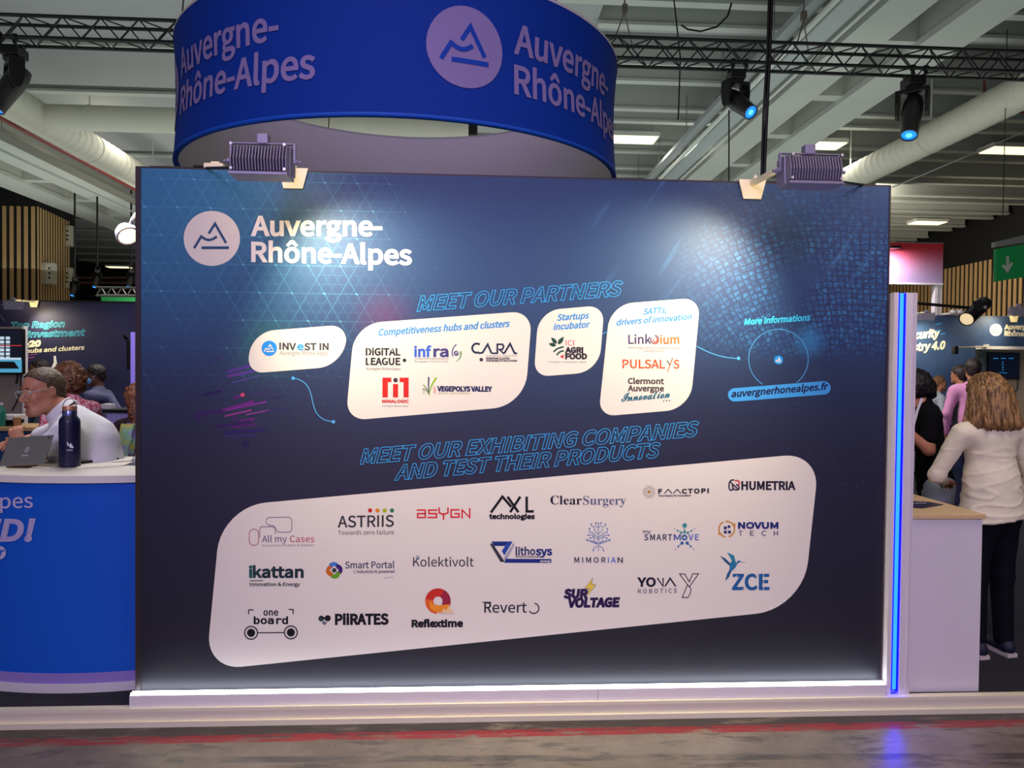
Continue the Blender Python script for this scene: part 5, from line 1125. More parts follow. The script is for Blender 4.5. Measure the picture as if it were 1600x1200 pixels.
yg = 24.0; e = empty('lighting_truss', tuple(Py(140, 441, yg)), 'distant dark truss low in the gap between pillar and partner wall', 'truss')
for yy in (434, 442): mb = MB(); mb.tube(tuple(Py(104, yy, yg)), tuple(Py(230, yy, yg)), 0.035, 8); part('chord', mb, mat('maroon_metal', (70, 36, 34), 0.6), e)
for k in range(11): mb = MB(); mb.tube(tuple(Py(106+11*k, 434 if k % 2 else 442, yg)), tuple(Py(117+11*k, 442 if k % 2 else 434, yg)), 0.018, 6); part('brace', mb, BLACK, e)
mh = [o for o in bpy.data.objects if o.name.startswith('moving_head_light') and o.parent is None]
for px, py, lab in ((152, 420, 'distant moving head light hanging between pillar and partner wall'), (205, 420, 'distant moving head light right beside the wall edge, far back'), (117, 433, 'distant moving head light just right of the slatted pillar')):
    c = copy_tree(mh[1]); c.location = V(Py(px, py, 20.5)); c['label'] = lab; c.scale = (0.62,)*3; c.rotation_euler = (0, 0, 0.6)
    bar = empty('hanging_bar', tuple(V(Py(px, py, 20.5))+Vector((0, 0, 0.03))), 'thin drop pipe of the '+lab.replace(' light', ''), 'pipe'); mb = MB(); mb.tube(V(Py(px, py, 20.5))+Vector((0, 0, 0.05)), (float(Py(px, py, 20.5)[0]), 20.5, 7.9), 0.03, 6); part('pipe_run', mb, BLACK, bar)

# ------------------------------------------------------------------ stands behind, on the right
YR = 7.4; zr = float(Py(1500, 493, YR)[2]); x0 = float(Py(1380, 500, YR)[0]); x1 = float(Py(1525, 500, YR)[0]); x2 = float(Py(1720, 500, YR)[0])
zh = float(Py(1560, 541, YR)[2])
dw = empty('display_wall', (x1, YR, 0.08), 'blue printed wall with white words and round mountain logo above the people on the right', 'display wall')
def rprint():
    M, b, tc, x, y, z = newmat('print_right', 0.5, 0.4); n = noisen(vec(x, z, 0.0), 1.4, 4)
    c = mixc(smooth(n, 0.3, 0.7), (0.02, 0.045, 0.13), (0.05, 0.10, 0.24)); c = mixc(smooth(x, 1.0, 2.2), c, (0.05, 0.24, 0.55)); setc(b, c); return M
RP = rprint()
mb = MB(); mb.box((x0, YR, 0.08), (x1, YR+0.06, zr)); part('fabric_print', mb, RP, dw); mb = MB(); mb.box((x1, YR, zh), (x2, YR+0.06, zr)); part('header_print', mb, RP, dw)
mb = MB(); mb.box((x1, YR-0.01, zh-0.05), (x2, YR+0.5, zh)); part('header_trim', mb, WHITE, dw)
A6 = Art(flat(YR)); WT = (245, 240, 215)
A6.text('Cybersecurity', (1377, 534), (1466, 526), 12, WT, None, weight=1.7, shear=0.2); A6.text('Industry 4.0', (1396, 550.5), (1475, 545), 12, WT, None, weight=1.7, shear=0.2); A6.done('lettering', dw)
for (a, b, c_, d) in [(1463, 507, 1471, 505), (1464, 517, 1470, 516), (1470, 522, 1476, 521)]: A6.stroke([(a, b), (c_, d)], 2.0, (60, 140, 210), cap=True)
A6.done('print_streaks', dw)
A6.layer = 0; A6.disc(1556, 515.5, 9.6, WT, n=28); A6.layer = 1; region_mark(A6, 1556, 516, 19, (60, 90, 120), 0.9); A6.done('logo', dw, 'small round mountain logo')
A6.layer = 0; A6.text('Auvergne-', (1570, 514.5), (1618, 514.5), 7, WT, None, weight=1.3); A6.text('Rhône-Alpes', (1570, 524.5), (1629, 525.5), 7, WT, None, weight=1.3); A6.done('lettering', dw)
far_flood('small grey floodlight on the far right printed wall, left one', 1448, 495, YR, 1420, 0.95, 60, (0.5, 0.9), zr)
far_flood('cream lit floodlight above the round logo at the right photo edge', 1592, 487, YR, 1582, 1.1, 40, (-0.4, 0.7), zr)
q = Py(1494, 489, YR-0.2); e = empty('ceiling_spot', tuple(q), 'small white double lamp on the far right wall top', 'lamp')
mb = MB(); mb.box((q[0]-0.09, q[1], q[2]-0.02), (q[0]+0.09, q[1]+0.2, q[2]+0.01)); part('bracket', mb, WHITE, e)
for s_ in (-1, 1): mb = MB(); mb.lathe([(0.05, 0), (0.05, 0.03), (0.03, 0.05)], (q[0]+s_*0.05, q[1], q[2]), 16); part('lamp_shade', mb, WHITE, e, auto=True)
# recess behind the header: beige wall, blue return panel, screen, graphic
yi = YR+1.0; xi0 = float(Py(1527, 560, yi)[0])
e = empty('screen_wall', (xi0, yi, 0.08), 'beige back wall of the recess behind the woman with light brown hair', 'display wall')
mb = MB(); mb.box((xi0-0.4, yi, 0.08), (x2, yi+0.05, zh+0.2)); part('veneer_panel', mb, mat('beige_wall', (214, 190, 162), 0.7), e)
A7 = Art(flat(yi)); A7.poly([(1527, 545), (1545, 545), (1543, 640), (1527, 640)], (150, 170, 165)); A7.stroke([(1529, 560), (1540, 550)], 1.0, (90, 110, 120)); A7.stroke([(1531, 575), (1542, 562)], 1.0, (90, 110, 120)); A7.done('wall_graphic', e)
so, mb = screen('dark wall screen with faint cyan writing, upper right', 1543.5, 551, 1594, 592, yi-0.08); part('display', mb, em('screen_navy', (5, 12, 30), 0.6), so)
A8 = Art(flat(yi-0.085)); C8 = {(40, 150, 210): em('scr_blue', (40, 150, 210), 0.5)}
for x_ in (1556, 1568, 1580): A8.stroke([(x_-4, 560), (x_+4, 560)], 1.4, (40, 150, 210))
for k in range(4): A8.disc(1567, 566+4*k, 1.2, (40, 150, 210), n=8)
A8.stroke([(1561, 582), (1574, 583)], 0.9, (40, 150, 210)); A8.done('picture', so, None, C8)
mb = MB(); mb.path([tuple(Py(x, y, yi-0.05)) for x, y in ((1590, 592), (1590, 606), (1587, 612))], 0.008, 6); part('cable', mb, BLACK, so)
# arm lamp
q = Py(1493, 544, YR-0.4); e = empty('arm_lamp', tuple(q), 'small dark lamp on a thin arm in front of the recess', 'lamp'); mb = MB(); mb.box((q[0]-0.03, q[1]-0.03, q[2]-0.09), (q[0]+0.03, q[1]+0.05, q[2]+0.03)); part('lamp_head', mb, BLACK, e, bevel=0.006)
mb = MB(); mb.tube(tuple(Py(1495, 543, YR-0.38)), tuple(Py(1540, 542, YR-0.05)), 0.01, 6); part('arm', mb, mat('cream_metal', (190, 170, 130), 0.5), e); mb = MB(); q = Py(1542, 541, YR-0.05); mb.box((q[0]-0.03, q[1]-0.01, q[2]-0.02), (q[0]+0.03, q[1]+0.04, q[2]+0.03)); part('clamp', mb, WHITE, e)
# black track spotlight
yk = 2.0; e = empty('track_spotlight', tuple(Py(1520, 480, yk)), 'black cylindrical spotlight on a long black arm above the far right wall', 'spotlight')
mb = MB(); mb.tube(tuple(Py(1400, 471, yk)), tuple(Py(1517, 481, yk)), 0.012, 8); part('arm', mb, BLACK, e)
p = V(Py(1537, 474, yk+0.1)); q = V(Py(1510, 499, yk-0.08)); d = (q-p).normalized(); Ln = (q-p).length; rr = 11.5*(yk-CAM[1])/FPX
mb = MB(); mb.lathe([(rr*0.9, -0.015), (rr, 0), (rr, Ln*0.45), (rr*0.93, Ln*0.47), (rr, Ln*0.49), (rr, Ln), (rr*0.88, Ln), (rr*0.88, Ln-0.01)], p, 28, d); part('lamp_head', mb, mat('satin_black', (22, 20, 24), 0.3, spec=0.6), e, auto=True)
mb = MB(); mb.lathe([(rr*0.87, Ln-0.008), (rr*0.5, Ln-0.004)], p, 24, d); part('lens', mb, mat('warm_lens', (240, 225, 190), 0.4, emit=(250, 225, 170), strength=0.7), e)
mb = MB(); mb.tube(p+(q-p)*0.3+Vector((0, -rr, 0)), p+(q-p)*0.3+Vector((0, -rr-0.02, 0)), 0.014, 10); part('pivot_knob', mb, ALU, e)
mb = MB(); s0 = V(Py(1515, 478, yk)); mb.prism([s0+Vector((-0.02, -rr-0.01, 0.03)), s0+Vector((0.05, -rr-0.01, 0.045)), s0+Vector((0.06, -rr-0.01, 0.0)), s0+Vector((0, -rr-0.01, -0.03))], (0, 0.008, 0)); part('yoke', mb, BLACK, e)
# red stand with white portal
yq = 8.6; a = Py(1374, 441, yq); b = Py(1474, 381, yq)
e = empty('portal_stand', (b[0], yq, 0.08), 'white portal frame carrying a red fascia with painted lamplight right of the partner wall', 'stand portal')
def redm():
    M, b_, tc, x, y, z = newmat('red_fascia_lamplit', 0.45, 0.3); setc(b_, mixc(smooth(z, a[2]-0.08, b[2]-0.08), (0.40, 0.30, 0.50), (0.42, 0.02, 0.03))); return M  # gradient paints the lamp's pale glow into the red
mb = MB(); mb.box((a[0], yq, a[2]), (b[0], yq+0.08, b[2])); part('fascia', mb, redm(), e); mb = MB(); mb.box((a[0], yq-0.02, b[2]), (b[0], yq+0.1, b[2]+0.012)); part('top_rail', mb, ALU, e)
c = Py(1474, 455, yq); mb = MB(); mb.box((a[0], yq-0.02, a[2]-0.03), (b[0], yq+0.12, a[2])); part('cross_beam', mb, WHITE, e)
mb = MB(); mb.box((a[0], yq+0.0, a[2]-0.10), (a[0]+0.15, yq+3.2, a[2]-0.02)); part('side_beam', mb, WHITE, e)
xp0, xp1 = float(Py(1461, 460, yq)[0]), float(Py(1473, 460, yq)[0]); mb = MB(); mb.box((xp0, yq, 0.08), (xp0+(xp1-xp0)*0.35, yq+0.1, a[2])); mb.box((xp0+(xp1-xp0)*0.42, yq+0.02, 0.08), (xp1, yq+0.1, a[2])); part('post', mb, WHITE, e)
mb = MB(); mb.box((a[0], yq-0.03, 0.08), (a[0]+0.1, yq+0.1, a[2])); part('post', mb, WHITE, e)
q = Py(1402, 386, yq-0.3); mb = MB(); mb.box((q[0]-0.12, q[1]-0.03, q[2]-0.02), (q[0]+0.05, q[1]+0.29, q[2]+0.02)); part('arm_lamp', mb, BLACK, e)
spot('fascia_lamp', (q[0]-0.10, q[1], q[2]-0.03), (a[0]+0.25, yq, a[2]+0.15), 130, (1.0, 0.9, 0.95), 120, 1.0, 0.04)
# exit sign
ye = 9.5
def E_(x, y, dy=0.0): return Py(x, y, ye+dy)
e = empty('exit_sign', tuple(E_(1577, 410)), 'green hanging exit sign with white down arrow at the right photo edge', 'sign')
mb = MB(); mb.prism([V(E_(1557, 389)), V(E_(1593, 383)), V(E_(1593, 434)), V(E_(1557, 440))], (0, 0.08, 0)); part('green_panel', mb, mat('exit_green', (12, 104, 52), 0.4, emit=(10, 96, 46), strength=0.35), e)
mb = MB(); mb.prism([V(E_(1596, 382.5)), V(E_(1650, 374)), V(E_(1650, 426)), V(E_(1596, 433.5))], (0, 0.08, 0)); part('green_panel', mb, mat('exit_green', (12, 104, 52), 0.4), e)
mb = MB(); mb.prism([V(E_(1555, 378)), V(E_(1650, 356)), V(E_(1650, 372)), V(E_(1555, 386))], (0, 0.1, 0)); part('housing', mb, GREYP, e)
A9 = Art(lambda x, y, L: tuple(E_(x, y, -0.004-0.002*L))); A9.poly([(1572, 401), (1576.5, 400), (1577, 414), (1580.5, 409), (1583, 412), (1574.5, 426.5), (1565, 415.5), (1568, 413), (1572.5, 416.5)], (210, 215, 210)); A9.done('arrow', e, 'white arrow pointing down')
for x_ in (1566, 1630): mb = MB(); mb.tube(V(E_(x_, 376)), V(E_(x_, 376))+Vector((0, 0, 3.9)), 0.008, 5); part('suspension_wire', mb, BLACK, e)
# black cable bundle, wires
def cable(label, pts, r, name='hanging_cable'): mb = MB(); mb.path(pts, r, 8); o = part(name, mb, ALU if name == 'steel_wire' else BLACK, None, auto=True); tag(o, label, 'cable'); return o
yb = 3.6
cable('thick black hanging cable, straight right strand of the pair crossing the truss', [tuple(Py(1208, -60, yb)), tuple(Py(1203, 80, yb)), tuple(Py(1197, 200, yb)), tuple(Py(1193, 300, yb)), tuple(Py(1192, 420, yb))], 0.017)
cable('thick black hanging cable, left strand of the pair, splaying below the truss', [tuple(Py(1203.5, -60, yb)), tuple(Py(1199, 80, yb)), tuple(Py(1193, 180, yb)), tuple(Py(1189, 300, yb)), tuple(Py(1188, 420, yb))], 0.013)
cable('thin black wire hanging left of the middle moving head', [tuple(Py(1052, -10, 8)), tuple(Py(1063, 90, 8)), tuple(Py(1060, 180, 8)), tuple(Py(1059, 187, 8))], 0.012, 'hanging_wire')
cable('thin black wire hanging below the middle moving head', [tuple(Py(1139, 172, 8)), tuple(Py(1139, 230, 8)), tuple(Py(1138, 420, 8))], 0.012, 'hanging_wire')
cable('slack black cable drooping above the truss right of the ring', [tuple(Py(x, y, 8.5)) for x, y in ((1064, 39), (1075, 46), (1095, 49), (1120, 42), (1137, 25), (1143, 5))], 0.016, 'slack_cable')
cable('long thin steel wire slanting down to the upper right corner of the partner wall', [tuple(Py(1394, 293, 9)), tuple(Py(1500, 248, 9)), tuple(Py(1640, 190, 9))], 0.010, 'steel_wire')
q = Py(739, 199, 11.0); e = empty('loudspeaker', tuple(q), 'small black loudspeaker seen through the ring banner', 'loudspeaker'); mb = MB(); mb.box((q[0]-0.09, 11.0, q[2]-0.15), (q[0]+0.09, 11.2, q[2]+0.28)); part('cabinet', mb, BLACK, e, bevel=0.02); mb = MB(); mb.tube((q[0]-0.1, 11.1, q[2]+0.2), (q[0]-0.1, 11.1, 7.95), 0.015, 6); part('drop_pipe', mb, BLACK, e)

# ------------------------------------------------------------------ people: smooth bodies from blended round forms
def surface_nets(f, org, h):
    nx, ny, nz = f.shape; s = f < 0
    c = np.zeros((nx-1, ny-1, nz-1), np.int8)
    for i in (0, 1):
        for j in (0, 1):
            for k in (0, 1): c += s[i:nx-1+i, j:ny-1+j, k:nz-1+k]
    act = (c > 0) & (c < 8); idx = -np.ones(act.shape, np.int64); I = np.argwhere(act); idx[act] = np.arange(len(I))
    P = np.zeros((len(I), 3)); W_ = np.zeros(len(I))
    cor = [(i, j, k) for i in (0, 1) for j in (0, 1) for k in (0, 1)]
    for a in cor:
        for ax in range(3):
            if a[ax]: continue
            b = list(a); b[ax] = 1
            fa = f[I[:, 0]+a[0], I[:, 1]+a[1], I[:, 2]+a[2]]; fb = f[I[:, 0]+b[0], I[:, 1]+b[1], I[:, 2]+b[2]]
            m_ = (fa < 0) != (fb < 0); t = np.where(m_, fa/(fa-fb+1e-12), 0)
            q = np.array(a, float)[None, :].repeat(len(I), 0); q[:, ax] = t
            P[m_] += q[m_]; W_[m_] += 1
    V_ = (I+P/np.maximum(W_, 1)[:, None])*h+org
    F = []
    for ax in range(3):
        o = [i for i in range(3) if i != ax]
        sl0 = [slice(None)]*3; sl1 = [slice(None)]*3; sl0[ax] = slice(0, -1); sl1[ax] = slice(1, None)
        a = s[tuple(sl0)]; b = s[tuple(sl1)]; e = np.argwhere(a != b)
        m_ = (e[:, o[0]] > 0) & (e[:, o[1]] > 0) & (e[:, o[0]] < f.shape[o[0]]-1) & (e[:, o[1]] < f.shape[o[1]]-1); e = e[m_]
        sgn = a[e[:, 0], e[:, 1], e[:, 2]]
        def g(d0, d1):
            q = e.copy(); q[:, o[0]] += d0; q[:, o[1]] += d1; return idx[q[:, 0], q[:, 1], q[:, 2]]
        q = np.stack([g(-1, -1), g(0, -1), g(0, 0), g(-1, 0)], 1)
        fl = sgn if ax != 1 else ~sgn
        q[~fl] = q[~fl][:, ::-1]; F.append(q)
    return V_, np.concatenate(F)
def nrm(v): v = np.array(v, float); return v/np.linalg.norm(v)
def sdf(prims, h=0.012, k=0.02, pad=0.04):
    lo = np.min([p[-2] for p in prims if p[0] != 'sub'], 0)-pad; hi = np.max([p[-1] for p in prims if p[0] != 'sub'], 0)+pad
    n = np.ceil((hi-lo)/h).astype(int)+1
    G = np.stack(np.meshgrid(*[lo[i]+h*np.arange(n[i]) for i in range(3)], indexing='ij'), -1)
    f = np.full(G.shape[:3], 9.0)
    def ev(p, X_):
        if p[0] == 'cap':
            _, a, b, ra, rb, fr, asp = p[:7]; d = b-a; q = X_-a
            if fr is not None: q = q@fr.T; d = fr@d; q = q/np.array([1, asp, 1]); d = d/np.array([1, asp, 1])
            L = d@d; t = np.clip((q@d)/max(L, 1e-9), 0, 1); r = ra+(rb-ra)*t
            return (np.sqrt(((q-t[..., None]*d)**2).sum(-1))-r)*(asp if fr is not None else 1)
        _, c, r, fr = p[:4]; q = X_-c
        if fr is not None: q = q@fr.T
        k0 = np.sqrt(((q/r)**2).sum(-1)); k1 = np.sqrt(((q/(r*r))**2).sum(-1)); return k0*(k0-1)/np.maximum(k1, 1e-6)
    for p in prims:
        kk = k
        if p[0] == 'sub': p = p[1]; sub = True
        else: sub = False
        if isinstance(p[-3], float): kk = p[-3]
        l = np.maximum(np.floor((p[-2]-lo-pad*1.2)/h).astype(int), 0); u = np.minimum(np.ceil((p[-1]-lo+pad*1.2)/h).astype(int)+1, n)
        s_ = tuple(slice(l[i], u[i]) for i in range(3))
        if any(l[i] >= u[i] for i in range(3)): continue
        d = ev(p, G[s_]); o = f[s_]
        if sub: d = -d; hh = np.clip(0.5-0.5*(o-d)/kk, 0, 1); f[s_] = o*(1-hh)+d*hh+kk*hh*(1-hh)
        else: hh = np.clip(0.5+0.5*(o-d)/kk, 0, 1); f[s_] = o*(1-hh)+d*hh-kk*hh*(1-hh)
    return f, lo, G
def cap(a, b, ra, rb=None, fr=None, asp=1.0, k=0.02):
    a = np.array(a, float); b = np.array(b, float); rb = ra if rb is None else rb; m_ = max(ra, rb)
    return ('cap', a, b, ra, rb, fr, asp, float(k), np.minimum(a, b)-m_, np.maximum(a, b)+m_)
def ell(c, r, fr=None, k=0.02):
    c = np.array(c, float); r = np.array(r, float); m_ = r.max(); return ('ell', c, r, fr, float(k), c-m_, c+m_)
def sub(p): return ('sub', p)
def blob(name, prims, mate, parent, h=0.012, k=0.02, disp=None, clip=None, label=None):
    f, lo, G = sdf(prims, h, k)
    if clip is not None: f = np.maximum(f, clip(G))
    v, q = surface_nets(f, lo, h)
    if disp: v = disp(v, f)
    o = link(name, v, [tuple(int(i) for i in r) for r in q], mate, parent, None, True)
    if label: o['label'] = label
    return o
def wrinkle(amp, sc=(9, 9, 26), seed=0.0):
    def fn(v, f):
        out = v.copy(); c = v.mean(0)
        for i in range(len(v)):
            p = v[i]; n = noise.noise(Vector((p[0]*sc[0]+seed, p[1]*sc[1], p[2]*sc[2]+seed)))+0.5*noise.noise(Vector((p[0]*sc[0]*2.3, p[1]*sc[1]*2.3+seed, p[2]*sc[2]*2)))
            d = p-c; d[2] *= 0.2; L = np.linalg.norm(d)+1e-6; out[i] = p+d/L*n*amp
        return out
    return fn
def linen_folds(z0, seed=0.0):
    def fn(v, f):
        out = v.copy(); c = v.mean(0)
        for i in range(len(v)):
            p = v[i]; d = p-c; d[2] = 0; d = d/(np.linalg.norm(d)+1e-6)
            n = noise.noise(Vector((p[0]*16+p[2]*6, p[1]*16, p[2]*9+seed))); r = max(0.0, 1-abs(noise.noise(Vector((p[0]*5-p[2]*2, p[1]*5, p[2]*15+seed))))*5)**2
            low_ = max(0.0, min(1.0, (z0-p[2])/0.35)); seam = math.exp(-((p[2]-z0+0.015*math.cos((p[0]-c[0])*12))/0.006)**2) if p[1] < c[1] else 0
            out[i] = p+d*(0.0035*n+(0.003+0.007*low_)*r*0.9+0.004*seam)
        return out
    return fn
def skin_mat(n, c): return mat('skin_'+n, c, 0.5, spec=0.35, noise_amt=0.08, noise_scale=18)
def frame(yaw, pitch=0.0, roll=0.0):    # rows: right, forward, up; yaw 0 faces +y, positive turns to the left (towards -x)
    R_ = Matrix.Rotation(yaw, 3, 'Z') @ Matrix.Rotation(pitch, 3, 'X') @ Matrix.Rotation(roll, 3, 'Y'); return np.array(R_).T
def head_prims(c, fr, s=1.0, neck=None, rn=0.052, male=True):
    L = lambda x, y, z: np.array(c, float)+(np.array([x, y, z])*s)@fr
    P = [ell(L(0, -0.012, 0.028), np.array([0.074, 0.094, 0.086])*s, fr), ell(L(0, 0.022, -0.040), np.array([0.058, 0.066, 0.070])*s, fr, 0.03), cap(L(-0.018, 0.068, -0.098), L(0.018, 0.068, -0.098), 0.019*s, None, None, 1, 0.025),
         cap(L(-0.052, 0.01, -0.070), L(-0.02, 0.06, -0.098), 0.016*s, None, None, 1, 0.03), cap(L(0.052, 0.01, -0.070), L(0.02, 0.06, -0.098), 0.016*s, None, None, 1, 0.03),
         cap(L(-0.042, 0.068, 0.024), L(0.042, 0.068, 0.024), 0.011*s, None, None, 1, 0.016),
         sub(ell(L(-0.031, 0.092, 0.006), np.array([0.016, 0.014, 0.011])*s, fr, 0.012)), sub(ell(L(0.031, 0.092, 0.006), np.array([0.016, 0.014, 0.011])*s, fr, 0.012)),
         cap(L(0, 0.080, 0.014), L(0, 0.107, -0.028), 0.0075*s, 0.0115*s, None, 1, 0.008), ell(L(-0.011, 0.094, -0.033), np.array([0.009, 0.01, 0.008])*s, fr, 0.006), ell(L(0.011, 0.094, -0.033), np.array([0.009, 0.01, 0.008])*s, fr, 0.006),
         ell(L(-0.036, 0.062, -0.026), np.array([0.022, 0.02, 0.022])*s, fr, 0.02), ell(L(0.036, 0.062, -0.026), np.array([0.022, 0.02, 0.022])*s, fr, 0.02),
         cap(L(-0.019, 0.083, -0.058), L(0.019, 0.083, -0.058), 0.0062*s, None, None, 1, 0.007), cap(L(-0.016, 0.082, -0.070), L(0.016, 0.082, -0.070), 0.0075*s, None, None, 1, 0.007)]
    for sx in (-1, 1):
        P += [ell(L(sx*0.077, -0.008, -0.006), np.array([0.010, 0.0165, 0.027])*s, fr, 0.006), sub(ell(L(sx*0.087, -0.004, -0.002), np.array([0.006, 0.008, 0.014])*s, fr, 0.004))]
    if neck is not None: P.append(cap(L(0, -0.022, -0.055), neck, rn*s, rn*s*1.1, None, 1, 0.03))
    return P, L
def eyes(L, s, fr, parent, iris=(60, 45, 35)):
    for sx in (-1, 1):
        mb = MB(); c = L(sx*0.031, 0.0715, 0.005); n = 10
        o = blob('eye', [ell(c, [0.0115*s]*3, None)], mat('eye_white', (215, 208, 204), 0.25), parent, 0.0035, 0.001)
        b = blob('iris', [ell(L(sx*0.031-0.001, 0.0808, 0.005), np.array([0.0052, 0.003, 0.0052])*s, fr)], mat('iris_%d' % iris[0], iris, 0.2), o, 0.002, 0.001)
def brows(L, s, parent, col):
    P = [cap(L(sx*0.016, 0.083, 0.026), L(sx*0.044, 0.073, 0.027), 0.0042*s, 0.003*s, None, 1, 0.002) for sx in (-1, 1)]
    blob('eyebrow', P, col, parent, 0.0035, 0.003)['kind'] = 'stuff'
def hand(wr, d, up_, s=1.0, curl=0.5, side=1):
    """palm, four bent fingers and a thumb growing from the wrist along d; up_ is the back of the hand"""
    d = nrm(d); up_ = np.array(up_, float); up_ = nrm(up_-d*(up_@d)); r = np.cross(d, up_)*side; wr = np.array(wr, float); P = []
    P.append(cap(wr, wr+d*0.05*s, 0.024*s, 0.030*s, np.stack([r, up_, d]), 0.55, 0.015)); P.append(cap(wr+d*0.05*s, wr+d*0.085*s, 0.034*s, 0.036*s, np.stack([r, up_, d]), 0.42, 0.015))
    for i, (off, ln) in enumerate(((-0.030, 0.066), (-0.010, 0.075), (0.010, 0.070), (0.030, 0.055))):
        a = wr+(d*0.092+r*off)*s; dd = nrm(d+r*off*2.0)
        for seg, (fr_, cl) in enumerate(((0.45, curl*0.6), (0.32, curl*1.3), (0.23, curl*1.9))):
            e = nrm(dd*math.cos(cl)-up_*math.sin(cl)); b = a+e*ln*fr_*s; P.append(cap(a, b, (0.0092-0.0009*seg)*s, (0.0085-0.0009*seg)*s, None, 1, 0.004)); a = b
    a = wr+(d*0.025-r*0.026)*s; b = a+nrm(d*0.8-r*0.7-up_*0.3)*0.042*s; c = b+nrm(d*1.0-r*0.25-up_*0.4)*0.032*s
    P += [cap(a, b, 0.0135*s, 0.0105*s, None, 1, 0.012), cap(b, c, 0.0102*s, 0.0085*s, None, 1, 0.004)]
    return P
def hair_short(c, fr, s, vol=0.010, front=0.055, low=-0.02, noise_amp=0.004, back_low=-0.075):
    L = lambda x, y, z: np.array(c, float)+(np.array([x, y, z])*s)@fr
    P = [ell(L(0, -0.014, 0.030), (np.array([0.074, 0.094, 0.086])+vol)*s, fr)]
    if back_low < -0.03: P.append(ell(L(0, -0.055, -0.035), np.array([0.058, 0.05, 0.06])*s, fr, 0.03))
    C = np.array(c, float)
    def clip(G):
        q = (G-C)@fr.T/s; x, y, z = q[..., 0], q[..., 1], q[..., 2]
        line = np.where(y > front, 0.055+(y-front)*1.2, np.where(y > 0.012, low+0.035+(y-0.012)*0.75, np.where(y > -0.03, low-0.005+np.maximum(0, 0.03-np.abs(y+0.008))*0.9, back_low)))
        return (line-z)*s*0.7
    def disp(v, f):
        out = v.copy()
        for i in range(len(v)):
            p = v[i]; n = noise.noise(Vector(p*55))+0.6*noise.noise(Vector(p*120)); d = p-C; out[i] = p+d/np.linalg.norm(d)*n*noise_amp*1.3
        return out
    return P, clip, disp
def hair_mat(n, c, c2=None, sc=60, zf=0.18):
    key = 'hair_'+n
    if key in _mats: return _mats[key]
    M, b, tc, x, y, z = newmat(key, 0.45, 0.4); nn = noisen(vec(x*sc*2, y*sc*2, z*sc*zf), 1.0, 4); l1 = lin(c); l2 = lin(c2 or tuple(min(255, int(v*1.5)+8) for v in c))
    setc(b, mixc(smooth(nn, 0.35, 0.65), l1, l2)); bumpn(b, nn, 0.6, 0.01); return M
def shirt_mat(n, c, scale=30, rough=0.85, amt=0.06): return mat('cloth_'+n, c, rough, spec=0.15, noise_amt=amt, noise_scale=scale, bump=0.15)

